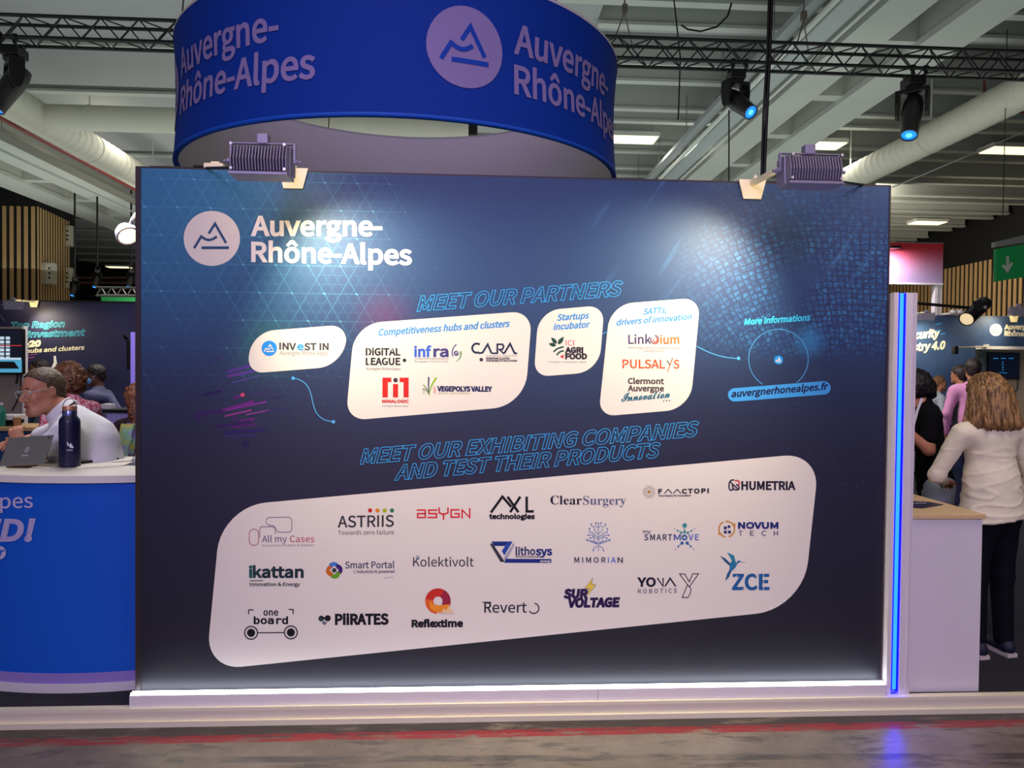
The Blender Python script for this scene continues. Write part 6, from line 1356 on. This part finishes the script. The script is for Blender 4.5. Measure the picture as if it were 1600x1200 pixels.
def person(label, feet, yaw, H, skin, shirt, trousers, hair=None, arms=None, head_turn=(0, 0, 0), sleeves='long', lean=(0.0, 0.0), h=0.016, build=1.0, shoes=(20, 20, 26), hair_fn='short', drop=None, head_shift=(0, 0, 0), hem=None):
    """a standing figure; arms: {'l': ((r, f, u) elbow, (r, f, u) wrist), 'r': ...} in metres right/forward/up of the feet for H = 1.75"""
    s = H/1.75; F = frame(yaw); o0 = np.array([feet[0], feet[1], feet[2]], float)
    def W_(r, f, u): return o0+(np.array([r+lean[0]*max(0, u-0.9), f+lean[1]*max(0, u-0.9), u])*s)@F
    root = empty('person', tuple(o0), label, 'person'); B = build
    hc = W_(0+head_shift[0], 0.035+head_shift[1], 1.63+head_shift[2]); hf = frame(yaw+head_turn[0], head_turn[1], head_turn[2])
    hp, L = head_prims(hc, hf, s, W_(0, -0.005, 1.45))
    ar = {'l': ((-0.25, -0.02, 1.12), (-0.24, 0.08, 0.87)), 'r': ((0.25, -0.02, 1.12), (0.24, 0.08, 0.87))}
    if arms: ar.update(arms)
    body = hp+[cap(W_(-0.13*B, 0, 1.40), W_(0.13*B, 0, 1.40), 0.055*s, None, None, 1, 0.05), cap(W_(0, 0, 1.34), W_(0, 0, 1.05), 0.115*s*B, 0.10*s*B, F, 0.7, 0.05), cap(W_(0, 0, 1.02), W_(0, 0, 0.93), 0.12*s*B, 0.13*s*B, F, 0.75, 0.05)]
    for sg in (-1, 1):
        body += [cap(W_(sg*0.09, 0, 0.90), W_(sg*0.095, 0.01, 0.50), 0.078*s, 0.052*s), cap(W_(sg*0.095, 0.01, 0.50), W_(sg*0.10, -0.01, 0.09), 0.05*s, 0.036*s), cap(W_(sg*0.10, -0.02, 0.045), W_(sg*0.11, 0.13, 0.03), 0.032*s, 0.028*s)]
    for kx, sg in (('l', -1), ('r', 1)):
        e, w = W_(*ar[kx][0]), W_(*ar[kx][1]); sh = W_(sg*0.185*B, 0, 1.40)
        body += [cap(sh, e, 0.045*s, 0.036*s), cap(e, w, 0.036*s, 0.025*s)]+hand(w, w-e, W_(0, 0, 1)-W_(0, 0, 0)+0.3*(W_(sg, 0, 0)-W_(0, 0, 0)), s, 0.45, sg)
    blob('body', body, skin, root, h if h > 0.014 else h, 0.02)
    T = [cap(W_(-0.125*B, 0, 1.392), W_(0.125*B, 0, 1.392), 0.070*s, None, None, 1, 0.05), cap(W_(0, 0.0, 1.33), W_(0, 0, 1.10), 0.142*s*B, 0.122*s*B, F, 0.72, 0.06), cap(W_(0, 0, 1.08), W_(0, 0, 0.90), 0.125*s*B, 0.150*s*B, F, 0.76, 0.06), cap(W_(0, -0.005, 1.44), W_(0, -0.005, 1.47), 0.062*s, 0.060*s, None, 1, 0.03)]
    for kx, sg in (('l', -1), ('r', 1)):
        e, w = W_(*ar[kx][0]), W_(*ar[kx][1]); sh = W_(sg*0.18*B, 0, 1.39)
        T.append(cap(sh, e, 0.062*s, 0.050*s, None, 1, 0.03) if sleeves != 'short' else cap(sh, sh+(e-sh)*0.62, 0.062*s, 0.056*s, None, 1, 0.03))
        if sleeves == 'long': T.append(cap(e, w+(e-w)*0.10, 0.048*s, 0.036*s, None, 1, 0.02))
    if hem: T += [cap(W_(0, -0.01, 1.06), W_(0, -0.01, 0.80), 0.135*s*B, 0.180*s*B, F, 0.80, 0.05)]
    blob('shirt', T, shirt, root, h, 0.03, linen_folds(W_(0, 0, 1.27)[2], 3.0) if hem else wrinkle(0.006*s, seed=feet[0]), (lambda G: hem-G[..., 2]+0.015*np.sin(G[..., 0]*14)) if hem else None)
    P = [cap(W_(0, 0, 0.97), W_(0, 0, 0.90), 0.130*s*B, 0.145*s*B, F, 0.76, 0.05)]
    for sg in (-1, 1): P += [cap(W_(sg*0.085, 0, 0.90), W_(sg*0.095, 0.01, 0.50), 0.088*s*B, 0.066*s, None, 1, 0.03), cap(W_(sg*0.095, 0.01, 0.50), W_(sg*0.10, -0.01, 0.10), 0.066*s, 0.055*s, None, 1, 0.03)]
    blob('trousers', P, trousers, root, h, 0.03, wrinkle(0.004*s, seed=1.0))
    for sg in (-1, 1):
        blob('shoe', [cap(W_(sg*0.10, -0.045, 0.052), W_(sg*0.11, 0.12, 0.040), 0.042*s, 0.034*s, None, 1, 0.02), cap(W_(sg*0.10, -0.02, 0.08), W_(sg*0.10, -0.02, 0.11), 0.042*s)], mat('shoe_%d_%d' % (shoes[0], shoes[2]), shoes, 0.6), root, 0.012, 0.02)
        mb = MB(); q = [W_(sg*0.10+a, b, 0.0) for a, b in ((-0.035, -0.08), (0.035, -0.08), (0.042, 0.05), (0.040, 0.13), (0.01, 0.158), (-0.026, 0.13), (-0.034, 0.05))]; mb.prism([V(p) for p in q], (0, 0, 0.022)); part('sole', mb, mat('sole_white', (215, 200, 196), 0.7), root)
    if hair is not None and hair_fn == 'short':
        hp_, cl, dp = hair_short(hc, hf, s); blob('hair', hp_, hair, root, 0.008, 0.02, dp, cl)
    return root, hc, hf, L, W_, s
def curls(amp, f1, f2, C):
    def fn(v, f):
        out = v.copy()
        for i in range(len(v)):
            p = v[i]; n = abs(noise.noise(Vector(p*f1)))*1.6-0.4+0.5*noise.noise(Vector(p*f2)); d = p-C; out[i] = p+d/np.linalg.norm(d)*n*amp
        return out
    return fn
PZ = 0.08
FAIR = skin_mat('fair', (184, 124, 98)); WARMS = skin_mat('warm', (172, 116, 88)); DEEP = skin_mat('deep', (92, 60, 48))
# --- seated man with glasses, leaning on the left counter
ym = 0.70; K = FPX
Hc = np.array(Py(66, 611, ym)); ms = 1.10
root = empty('person', (float(Hc[0])+0.45, ym, PZ), 'man with pale glasses and white polo shirt leaning behind the navy bottle', 'person')
hf = frame(math.radians(149), math.radians(-9), math.radians(3))
def Q(x, y, dy=0.0): return np.array(Py(x, y, ym+dy))
nb = Q(108, 652, 0.05)
hp, L = head_prims(Hc, hf, ms, nb, 0.058)
shL = Q(104, 676, -0.13); elL = Q(64, 706, -0.16); wrL = Q(30, 700, -0.02); shR = Q(104, 668, 0.24); elR = Q(46, 690, 0.26); wrR = Q(28, 690, 0.12)
chest = Q(138, 714, 0.03); hip = Q(178, 800, 0.05)
body = hp+[cap(nb, chest, 0.07, 0.13), cap(chest, hip, 0.14, 0.14), cap(shL, shR, 0.05), cap(shL, elL, 0.047, 0.038), cap(elL, wrL, 0.037, 0.026), cap(shR, elR, 0.047, 0.038), cap(elR, wrR, 0.037, 0.026)]
body += hand(wrL, Q(25, 678, 0.0)-wrL, (0.1, -1, 0.2), 1.0, 0.75, 1)+hand(wrR, Q(5, 694, 0.02)-wrR, (-0.2, -0.5, 1), 1.0, 0.5, 1)
kn = hip+np.array([-0.42, -0.1, -0.02])
for dy in (-0.1, 0.1): body += [cap(hip+[0, dy, -0.05], kn+[0, dy, 0], 0.075, 0.055), cap(kn+[0, dy, 0], kn+[0.05, dy, -0.45], 0.052, 0.038), cap(kn+[0.05, dy, -0.48], kn+[-0.08, dy, -0.50], 0.033, 0.028)]
FACE = mat('face_skin', (188, 130, 102), 0.45, spec=0.4, noise_amt=0.10, noise_scale=14)
blob('body', body, FACE, root, 0.0075, 0.02)
eyes(L, ms, hf, root); brows(L, ms, root, mat('brow_brown', (64, 48, 38), 0.8))
hp_, cl, dp = hair_short(Hc, hf, ms, 0.006, 0.035, 0.005, 0.0016); blob('hair', hp_, hair_mat('brown_grey', (52, 40, 32), (98, 80, 64), 60, 1.4), root, 0.005, 0.02, dp, cl)
blob('lip', [cap(L(-0.019, 0.0885, -0.0615), L(0.019, 0.0885, -0.0615), 0.0042, None, None, 1, 0.004), cap(L(-0.015, 0.0880, -0.0685), L(0.015, 0.0880, -0.0685), 0.0048, None, None, 1, 0.004)], mat('lip_pink', (158, 84, 78), 0.45), root, 0.0028, 0.004)['kind'] = 'stuff'
g = empty('glasses', tuple(L(0, 0, 0)), None, None); bpy.data.objects.remove(g)
mb = MB()
for sx in (-1, 1):
    for i in range(24):
        def gp(t): return V(L(sx*0.033+0.0245*math.cos(t), 0.101-0.10*abs(0.0245*math.cos(t)*sx+0.033-0.0)+0.003, 0.001+0.0185*math.sin(t)))
        mb.tube(gp(2*math.pi*i/24), gp(2*math.pi*(i+1)/24), 0.0016, 6)
    mb.tube(V(L(sx*0.058, 0.096, 0.006)), V(L(sx*0.080, 0.085, 0.010)), 0.0022, 6); mb.tube(V(L(sx*0.080, 0.085, 0.010)), V(L(sx*0.085, -0.012, 0.012)), 0.0022, 6)
mb.tube(V(L(-0.009, 0.103, 0.004)), V(L(0.009, 0.103, 0.004)), 0.002, 6)
part('glasses', mb, mat('pale_frame', (188, 190, 200), 0.25, metal=0.5), root)['label'] = 'pale thin framed glasses'
POLO = shirt_mat('polo', (222, 224, 232), 60)
S = [cap(nb+[0.0, 0, -0.03], chest, 0.085, 0.15, None, 1, 0.06), cap(chest, hip, 0.165, 0.165, None, 1, 0.06), cap(shL, shR, 0.070, None, None, 1, 0.06), cap(shL, shL+(elL-shL)*0.66, 0.068, 0.060, None, 1, 0.03), cap(shR, shR+(elR-shR)*0.66, 0.068, 0.060, None, 1, 0.03)]
back = Q(146, 684, 0.06); S.append(cap(Q(118, 660, 0.05), back, 0.095, 0.125, None, 1, 0.06))
blob('shirt', S, POLO, root, 0.0095, 0.03, wrinkle(0.006, (7, 7, 12)))
def collar(p, ax, r, w, name, mate, par, n=22, op=0.5):
    ax = nrm(ax); a = nrm(np.cross(ax, [0, 1, 0.1])); b = np.cross(ax, a); P = []
    v = []; f = []
    for i in range(n+1):
        t = op+(2*math.pi-2*op)*i/n; d = a*math.cos(t)+b*math.sin(t)
        v += [tuple(p+d*r), tuple(p+d*r*1.02+ax*w), tuple(p+d*(r*1.18)-ax*0.002), ]
    for i in range(n):
        for q_ in (0, 1): x_ = [(1, 0), (1, 2)][q_]; f.append((3*i+x_[0], 3*i+3+x_[0], 3*i+3+x_[1], 3*i+x_[1]))
    return link(name, v, f, mate, par, None, True)
collar(nb+(L(0, -0.02, -0.055)-nb)*0.28, L(0, -0.02, -0.055)-nb, 0.080, 0.040, 'collar', POLO, root)
blob('trousers', [cap(hip+[0, dy, -0.05], kn+[0, dy, 0], 0.09, 0.07) for dy in (-0.1, 0.1)]+[cap(kn+[0, dy, 0], kn+[0.05, dy, -0.44], 0.065, 0.055) for dy in (-0.1, 0.1)]+[cap(hip+[0, -0.08, -0.02], hip+[0, 0.08, -0.02], 0.15)], shirt_mat('dark_jeans', (36, 40, 58)), root, 0.018, 0.03)
for dy in (-0.1, 0.1): blob('shoe', [cap(kn+[0.06, dy, -0.49], kn+[-0.12, dy, -0.50], 0.042, 0.036)], mat('shoe_dark', (30, 26, 26), 0.6), root, 0.012, 0.02)
st = empty('bar_stool', (hip[0], hip[1], PZ), 'bar stool under the man with glasses, hidden behind the left counter', 'stool'); zs = float(hip[2])-0.17
mb = MB(); mb.lathe([(0.16, zs-PZ-0.05), (0.18, zs-PZ-0.03), (0.17, zs-PZ)], (hip[0], hip[1], PZ), 24); part('seat', mb, BLACK, st, auto=True); mb = MB(); mb.tube((hip[0], hip[1], PZ), (hip[0], hip[1], zs-0.04), 0.025, 12); part('pole', mb, ALU, st); mb = MB(); mb.lathe([(0.20, 0), (0.19, 0.015), (0.03, 0.025)], (hip[0], hip[1], PZ), 24); part('base', mb, ALU, st, auto=True)

# --- woman with curly hair and flowered top
def at(px, py, y): return np.array(Py(px, py, y))
def place(px, py, y, H, hz=1.63, fwd=0.035, yaw=0.0):       # feet position for a head centred at the pixel
    c = at(px, py, y); s = H/1.75; f = np.array([0, fwd*s, 0])@frame(yaw); return (c[0]-f[0], c[1]-f[1]), c[2]
def stand(px, py, y, yaw, **kw):
    c = at(px, py, y); H = kw.pop('H', None) or (c[2]-PZ)/1.63*1.75; s = H/1.75; f = (np.array([0, 0.035, 0])*s)@frame(yaw)
    return (float(c[0]-f[0]), float(c[1]-f[1]), float(c[2]-1.63*s)), H
def flower_mat():
    M, b, tc, x, y, z = newmat('floral_cloth', 0.85, 0.1); n = noisen(vec(x, y, z), 42.0, 5, 0.7); n2 = noisen(vec(x, z, y), 75.0, 3, 0.7)
    c = mixc(smooth(n, 0.47, 0.53), (0.62, 0.36, 0.42), (0.42, 0.05, 0.12)); setc(b, mixc(smooth(n2, 0.58, 0.64), c, (0.10, 0.02, 0.06))); return M
def low(px, py, y, yaw, H):     # a figure seated or standing lower: feet level set so that the head falls on the pixel
    c = at(px, py, y); s = H/1.75; f = (np.array([0, 0.035, 0])*s)@frame(yaw); return (float(c[0]-f[0]), float(c[1]-f[1]), float(c[2]-1.63*s)), H
def lc_(feet, yaw, H, P): return tuple(((np.array(P)-np.array(feet))@frame(yaw).T)/(H/1.75))
R_ = math.radians
# woman with curly brown hair
yw = 2.0; yaw = R_(62); feet, H = stand(115, 594, yw, yaw); feet = (feet[0], feet[1], PZ)
el = lc_(feet, yaw, H, at(168, 668, yw-0.10)); wr = lc_(feet, yaw, H, at(178, 712, yw-0.25))
ro, hc, hf_, L, W_, s = person('woman with curly brown hair and pink flowered short-sleeved top, seen from behind', feet, yaw, H, FAIR, flower_mat(), shirt_mat('navy', (30, 34, 60)), None, {'l': ((-0.30, -0.10, 1.18), (-0.26, 0.02, 0.92)), 'r': ((0.24, 0.10, 1.14), (0.16, 0.30, 1.08))}, (0.15, -0.1, 0), 'short', (0.0, 0.10), head_shift=(0, 0.02, 0))
Lh = lambda x, y, z: hc+(np.array([x, y, z])*s)@hf_
def cliph(C, F_, y0, z0):
    def fn(G): q = (G-C)@F_.T; return np.minimum(q[..., 1]-y0, z0-q[..., 2])
    return fn
HB_ = hair_mat('curly_brown', (66, 38, 24), (120, 76, 44), 40)
blob('hair', [ell(Lh(0, -0.03, 0.035), np.array([0.115, 0.125, 0.115])*s, hf_), ell(Lh(0, -0.075, -0.035), np.array([0.105, 0.075, 0.085])*s, hf_, 0.03)], HB_, ro, 0.009, 0.02, curls(0.015, 38, 80, hc), lambda G: ((G-hc)@hf_.T)[..., 1]-0.055)
# man behind at the far left
feet, H = stand(60, 577, 5.2, R_(115)); feet = (feet[0], feet[1], PZ)
person('man with short dark hair and receding hairline beyond the man with glasses', feet, R_(115), H, WARMS, shirt_mat('grey_blue', (90, 96, 120)), shirt_mat('navy', (30, 34, 60)), hair_mat('black', (26, 20, 18)))
# man with mask leaning on the demo desk
yaw = R_(85); feet, H = stand(149, 586, 4.4, yaw); feet = (feet[0], feet[1], PZ)
a_ = lc_(feet, yaw, H, at(172, 622, 4.3)); b_ = lc_(feet, yaw, H, at(190, 646, 4.2))
ro, hc, hf_, L, W_, s = person('man with a light blue face mask and grey jacket leaning over the demo desk', feet, yaw, H, DEEP, shirt_mat('grey_jacket', (92, 94, 124)), shirt_mat('navy', (30, 34, 60)), hair_mat('black', (26, 20, 18)), {'l': (a_, b_)}, (0.5, -0.15, 0))
blob('face_mask', [ell(L(0, 0.072, -0.052), np.array([0.066, 0.052, 0.054])*s, hf_)], mat('mask_blue', (110, 170, 220), 0.8), ro, 0.008, 0.01)
mb = MB(); [mb.tube(V(L(sx*0.05, 0.06, zz)), V(L(sx*0.08, -0.01, 0.0)), 0.002, 5) for sx in (-1, 1) for zz in (-0.03, -0.075)]; part('ear_loop', mb, WHITE, ro)['kind'] = 'stuff'
# long-haired person at the wall edge
yaw = R_(60); ye2 = 1.9; feet, H = low(213, 622, ye2, yaw, 1.62); H2 = (at(213, 622, ye2)[2]-PZ)/1.63*1.75
feet = (feet[0], feet[1], PZ)
ro, hc, hf_, L, W_, s = person("long-haired person in a dark top, half hidden by the partner wall's left edge", feet, yaw, H2, FAIR, shirt_mat('dark_top', (38, 24, 34)), shirt_mat('navy', (30, 34, 60)), None, None, (0, -0.2, 0), 'long')
Lh = lambda x, y, z: hc+(np.array([x, y, z])*s)@hf_
blob('hair', [ell(Lh(0, -0.03, 0.03), np.array([0.10, 0.115, 0.105])*s, hf_), cap(Lh(0.06, -0.06, 0), Lh(0.08, -0.08, -0.28), 0.06, 0.05), cap(Lh(-0.06, -0.06, 0), Lh(-0.08, -0.08, -0.28), 0.06, 0.05), cap(Lh(0, -0.08, 0), Lh(0, -0.11, -0.30), 0.07, 0.05)], hair_mat('chestnut', (84, 46, 30), (130, 80, 50), 40), ro, 0.010, 0.03, curls(0.014, 34, 75, hc), lambda G: ((G-hc)@hf_.T)[..., 1]-0.05)
# iridescent acrylic block and patterned box on the left counter's far end
yg = 0.95; zc = lz
e = empty('acrylic_display', tuple(at(193, 690, yg)), 'clear iridescent acrylic display leaning beside the left edge of the partner wall', 'display')
P = [V(at(181, 703, yg)), V(at(197, 712, yg)), V(at(209, 664, yg+0.05)), V(at(189, 662, yg+0.05))]; mb = MB(); mb.prism(P, (0, 0.02, 0))
def irid():
    M, b, tc, x, y, z = newmat('iridescent', 0.08, 0.9); n = noisen(vec(x, y, z), 14.0, 3); c = mixc(smooth(n, 0.35, 0.5), (0.75, 0.62, 0.10), (0.30, 0.62, 0.42)); c = mixc(smooth(n, 0.52, 0.66), c, (0.42, 0.32, 0.85)); setc(b, c); b.inputs['Transmission Weight'].default_value = 0.55; return M
part('front_sheet', mb, irid(), e); mb = MB(); mb.prism([p+Vector((0.012, 0.05, 0)) for p in P], (0, 0.008, 0)); part('back_sheet', mb, _mats['iridescent'], e)
a = at(196, 712, yg+0.12); zt3 = float(a[2]); mb = MB(); mb.box((a[0], yg+0.1, zt3), (a[0]+0.25, yg+0.3, zt3+0.07))
def dotm():
    M, b, tc, x, y, z = newmat('speckled_box', 0.7, 0.3); n = noisen(vec(x, y, z), 110.0, 2); setc(b, mixc(smooth(n, 0.5, 0.54), (0.02, 0.02, 0.03), (0.5, 0.5, 0.55))); return M
e2 = empty('patterned_box', (float(a[0]), yg+0.2, zt3), 'black and white speckled box beside the acrylic display', 'box'); part('box_body', mb, dotm(), e2); mb = MB(); mb.box((a[0]-0.003, yg+0.097, zt3+0.055), (a[0]+0.253, yg+0.303, zt3+0.073)); part('lid', mb, _mats['speckled_box'], e2)
e3 = empty('serving_desk', (float(a[0]), yg+0.2, PZ), 'low desk carrying the acrylic display behind the left counter', 'desk'); mb = MB(); mb.box((a[0]-0.12, yg-0.02, zt3-0.03), (a[0]+0.3, yg+0.35, zt3)); part('desk_top', mb, WHITE, e3); mb = MB(); mb.box((a[0]-0.08, yg+0.02, PZ), (a[0]+0.28, yg+0.32, zt3-0.03)); part('body', mb, WHITE, e3)

# --- right side: woman at the counter
ywr = 0.50; yaw = R_(8); feet, H = stand(1538, 616, ywr, yaw); feet = (feet[0]+0.03, feet[1], PZ)
LINEN = shirt_mat('linen', (236, 226, 200), 24, 0.9, 0.10)
eL = lc_(feet, yaw, H, at(1466, 742, ywr+0.02)); wL = lc_(feet, yaw, H, at(1476, 752, ywr+0.24))
ro, hc, hf_, L, W_, s = person('woman with light brown bob in a cream linen shirt standing at the oak-topped counter', feet, yaw, H, FAIR, LINEN, shirt_mat('black_cloth', (14, 14, 24), 60), None, {'l': (eL, wL), 'r': ((0.29, -0.02, 1.10), (0.27, 0.12, 0.92))}, (0.12, -0.12, 0), 'long', (-0.02, 0.03), 0.009, 1.14, (22, 26, 52), hem=0.86)
Lh = lambda x, y, z: hc+(np.array([x, y, z])*s)@hf_
def strands(C, F_, amp):
    def fn(v, f):
        out = v.copy()
        for i in range(len(v)):
            q = (v[i]-C)@F_.T; a = math.atan2(q[0], -q[1]); r = math.hypot(q[0], q[1])+1e-5
            n = noise.noise(Vector((a*9.0+q[2]*4.0, q[2]*3.5, 1.0)))+0.6*noise.noise(Vector((a*26.0+q[2]*7.0, q[2]*5.0, 5.0))); k = min(1.0, r/0.05)
            edge = max(0.0, (-q[2]-0.13)/0.10); q2 = q.copy(); q2[0] += q[0]/r*n*amp*k*(1+edge); q2[1] += q[1]/r*n*amp*k*(1+edge)
            q2[2] += 0.030*noise.noise(Vector((a*11.0, 2.0, 0.0)))*min(1.0, edge); out[i] = C+q2@F_
        return out
    return fn
BOB = hair_mat('light_brown', (88, 62, 38), (168, 128, 80), 40)
hp2 = [ell(Lh(0, -0.020, 0.032), np.array([0.098, 0.116, 0.108])*s, hf_)]
for a_ in range(-4, 5):
    t = a_*0.40; hp2.append(cap(Lh(0.085*math.sin(t), -0.02-0.085*math.cos(t), 0.0), Lh(0.142*math.sin(t), -0.015-0.110*math.cos(t), -0.180-0.01*math.cos(t)), 0.044, 0.040, None, 1, 0.025))
blob('hair', hp2, BOB, ro, 0.0065, 0.02, strands(hc, hf_, 0.016), lambda G: ((G-hc)@hf_.T)[..., 1]-0.06)
mb = MB(); cc = W_(0, -0.015, 1.455); collar(np.array(cc)+[0, 0, 0.01], (0, 0.05, 1), 0.080, 0.045, 'collar', LINEN, ro, 24, 0.2)
# --- dark-haired person in black
yd2 = 1.15; yaw = R_(72); feet, H = stand(1424, 612, yd2, yaw); H = 1.68; hcw = at(1424, 612, yd2)
feet = (float(hcw[0])+0.16, yd2-0.03, PZ)
eL = lc_(feet, yaw, H, at(1464, 704, yd2-0.22)); wL = lc_(feet, yaw, H, at(1419, 656, yd2-0.18)); hl = lc_(feet, yaw, H, hcw)
ro, hc, hf_, L, W_, s = person('dark-haired person in black T-shirt and white lanyard bending over the counter', feet, yaw, H, FAIR, shirt_mat('black_tee', (10, 10, 14), 40), shirt_mat('pale_jeans', (150, 156, 172), 30), None, {'l': (eL, wL), 'r': ((0.22, 0.22, 1.16), (0.15, 0.42, 1.02))}, (0.35, -0.55, 0), 'short', (0.0, 0.18), 0.013, 1.05, (20, 20, 24), head_shift=(hl[0], hl[1]-0.035-0.18*(hl[2]-0.9), hl[2]-1.63))
Lh = lambda x, y, z: hc+(np.array([x, y, z])*s)@hf_
blob('hair', [ell(Lh(0, -0.03, 0.035), np.array([0.105, 0.125, 0.115])*s, hf_), ell(Lh(0, -0.09, -0.01), np.array([0.09, 0.07, 0.11])*s, hf_, 0.03), ell(Lh(0, 0.055, 0.075), np.array([0.08, 0.05, 0.05])*s, hf_, 0.03)], hair_mat('black_curls', (16, 13, 15), (30, 24, 28), 40), ro, 0.009, 0.02, curls(0.011, 40, 85, hc), lambda G: np.minimum(((G-hc)@hf_.T)[..., 1]-0.03, 0.035-((G-hc)@hf_.T)[..., 2]))
mb = MB(); pts = [at(1441, 622, yd2-0.14), at(1434, 640, yd2-0.165), at(1428, 662, yd2-0.19), at(1423, 690, yd2-0.20), at(1421, 703, yd2-0.20)]
for i in range(4):
    a, b = V(pts[i]), V(pts[i+1]); w_ = Vector((0.0085, 0, 0)); mb.prism([a-w_, a+w_, b+w_, b-w_], (0, 0.003, 0))
part('lanyard', mb, mat('lanyard_white', (205, 200, 215), 0.6), ro); mb = MB(); a = V(at(1421, 705, yd2-0.20)); mb.box((a.x-0.035, a.y-0.002, a.z-0.13), (a.x+0.035, a.y+0.002, a.z)); part('badge', mb, mat('badge_plastic', (150, 144, 160), 0.3), ro)
mb = MB(); w0 = V(W_(*wL)); e0 = V(W_(*eL)); dd_ = (w0-e0).normalized(); mb.lathe([(0.031, -0.012), (0.033, -0.008), (0.033, 0.008), (0.031, 0.012)], w0-dd_*0.02, 20, dd_); part('watch_strap', mb, mat('silver', (200, 196, 200), 0.25, metal=0.8), ro, auto=True)
# bearded man and two men in the recess
feet, H = stand(1468, 599, 6.6, R_(-104)); feet = (feet[0], feet[1], PZ)
ro, hc, hf_, L, W_, s = person('man with short swept hair and beard in a pale shirt, seen in profile', feet, R_(-104), H, WARMS, shirt_mat('pale_pattern', (170, 176, 190), 80, 0.85, 0.4), shirt_mat('navy', (30, 34, 60)), hair_mat('swept_brown', (86, 58, 38)))
blob('beard', [cap(L(-0.05, 0.01, -0.072), L(-0.018, 0.068, -0.098), 0.019), cap(L(0.05, 0.01, -0.072), L(0.018, 0.068, -0.098), 0.019), cap(L(-0.018, 0.072, -0.098), L(0.018, 0.072, -0.098), 0.02)], hair_mat('swept_brown', (86, 58, 38)), ro, 0.008, 0.01)
feet, H = stand(1520, 577, 4.6, R_(-28)); feet = (feet[0], feet[1], PZ)
ro, hc, hf_, L, W_, s = person('man in a pink shirt with dark hair and white glasses, turned away', feet, R_(-28), H, WARMS, shirt_mat('pink', (206, 140, 186), 50), shirt_mat('navy', (30, 34, 60)), hair_mat('dark_brown', (34, 26, 26)))
mb = MB(); [mb.tube(V(L(sx*0.078, -0.02, 0.012)), V(L(sx*0.074, 0.085, 0.006)), 0.004, 6) for sx in (-1, 1)]; mb.tube(V(L(-0.074, 0.088, 0.006)), V(L(0.074, 0.088, 0.006)), 0.004, 6); part('glasses', mb, WHITE, ro)
feet, H = stand(1498, 585, 5.4, R_(20)); feet = (feet[0], feet[1], PZ)
person('dark-haired man in a grey jacket half hidden behind the pink shirt', feet, R_(20), H, WARMS, shirt_mat('grey_coat', (110, 110, 122)), shirt_mat('navy', (30, 34, 60)), hair_mat('dark_brown', (34, 26, 26)))
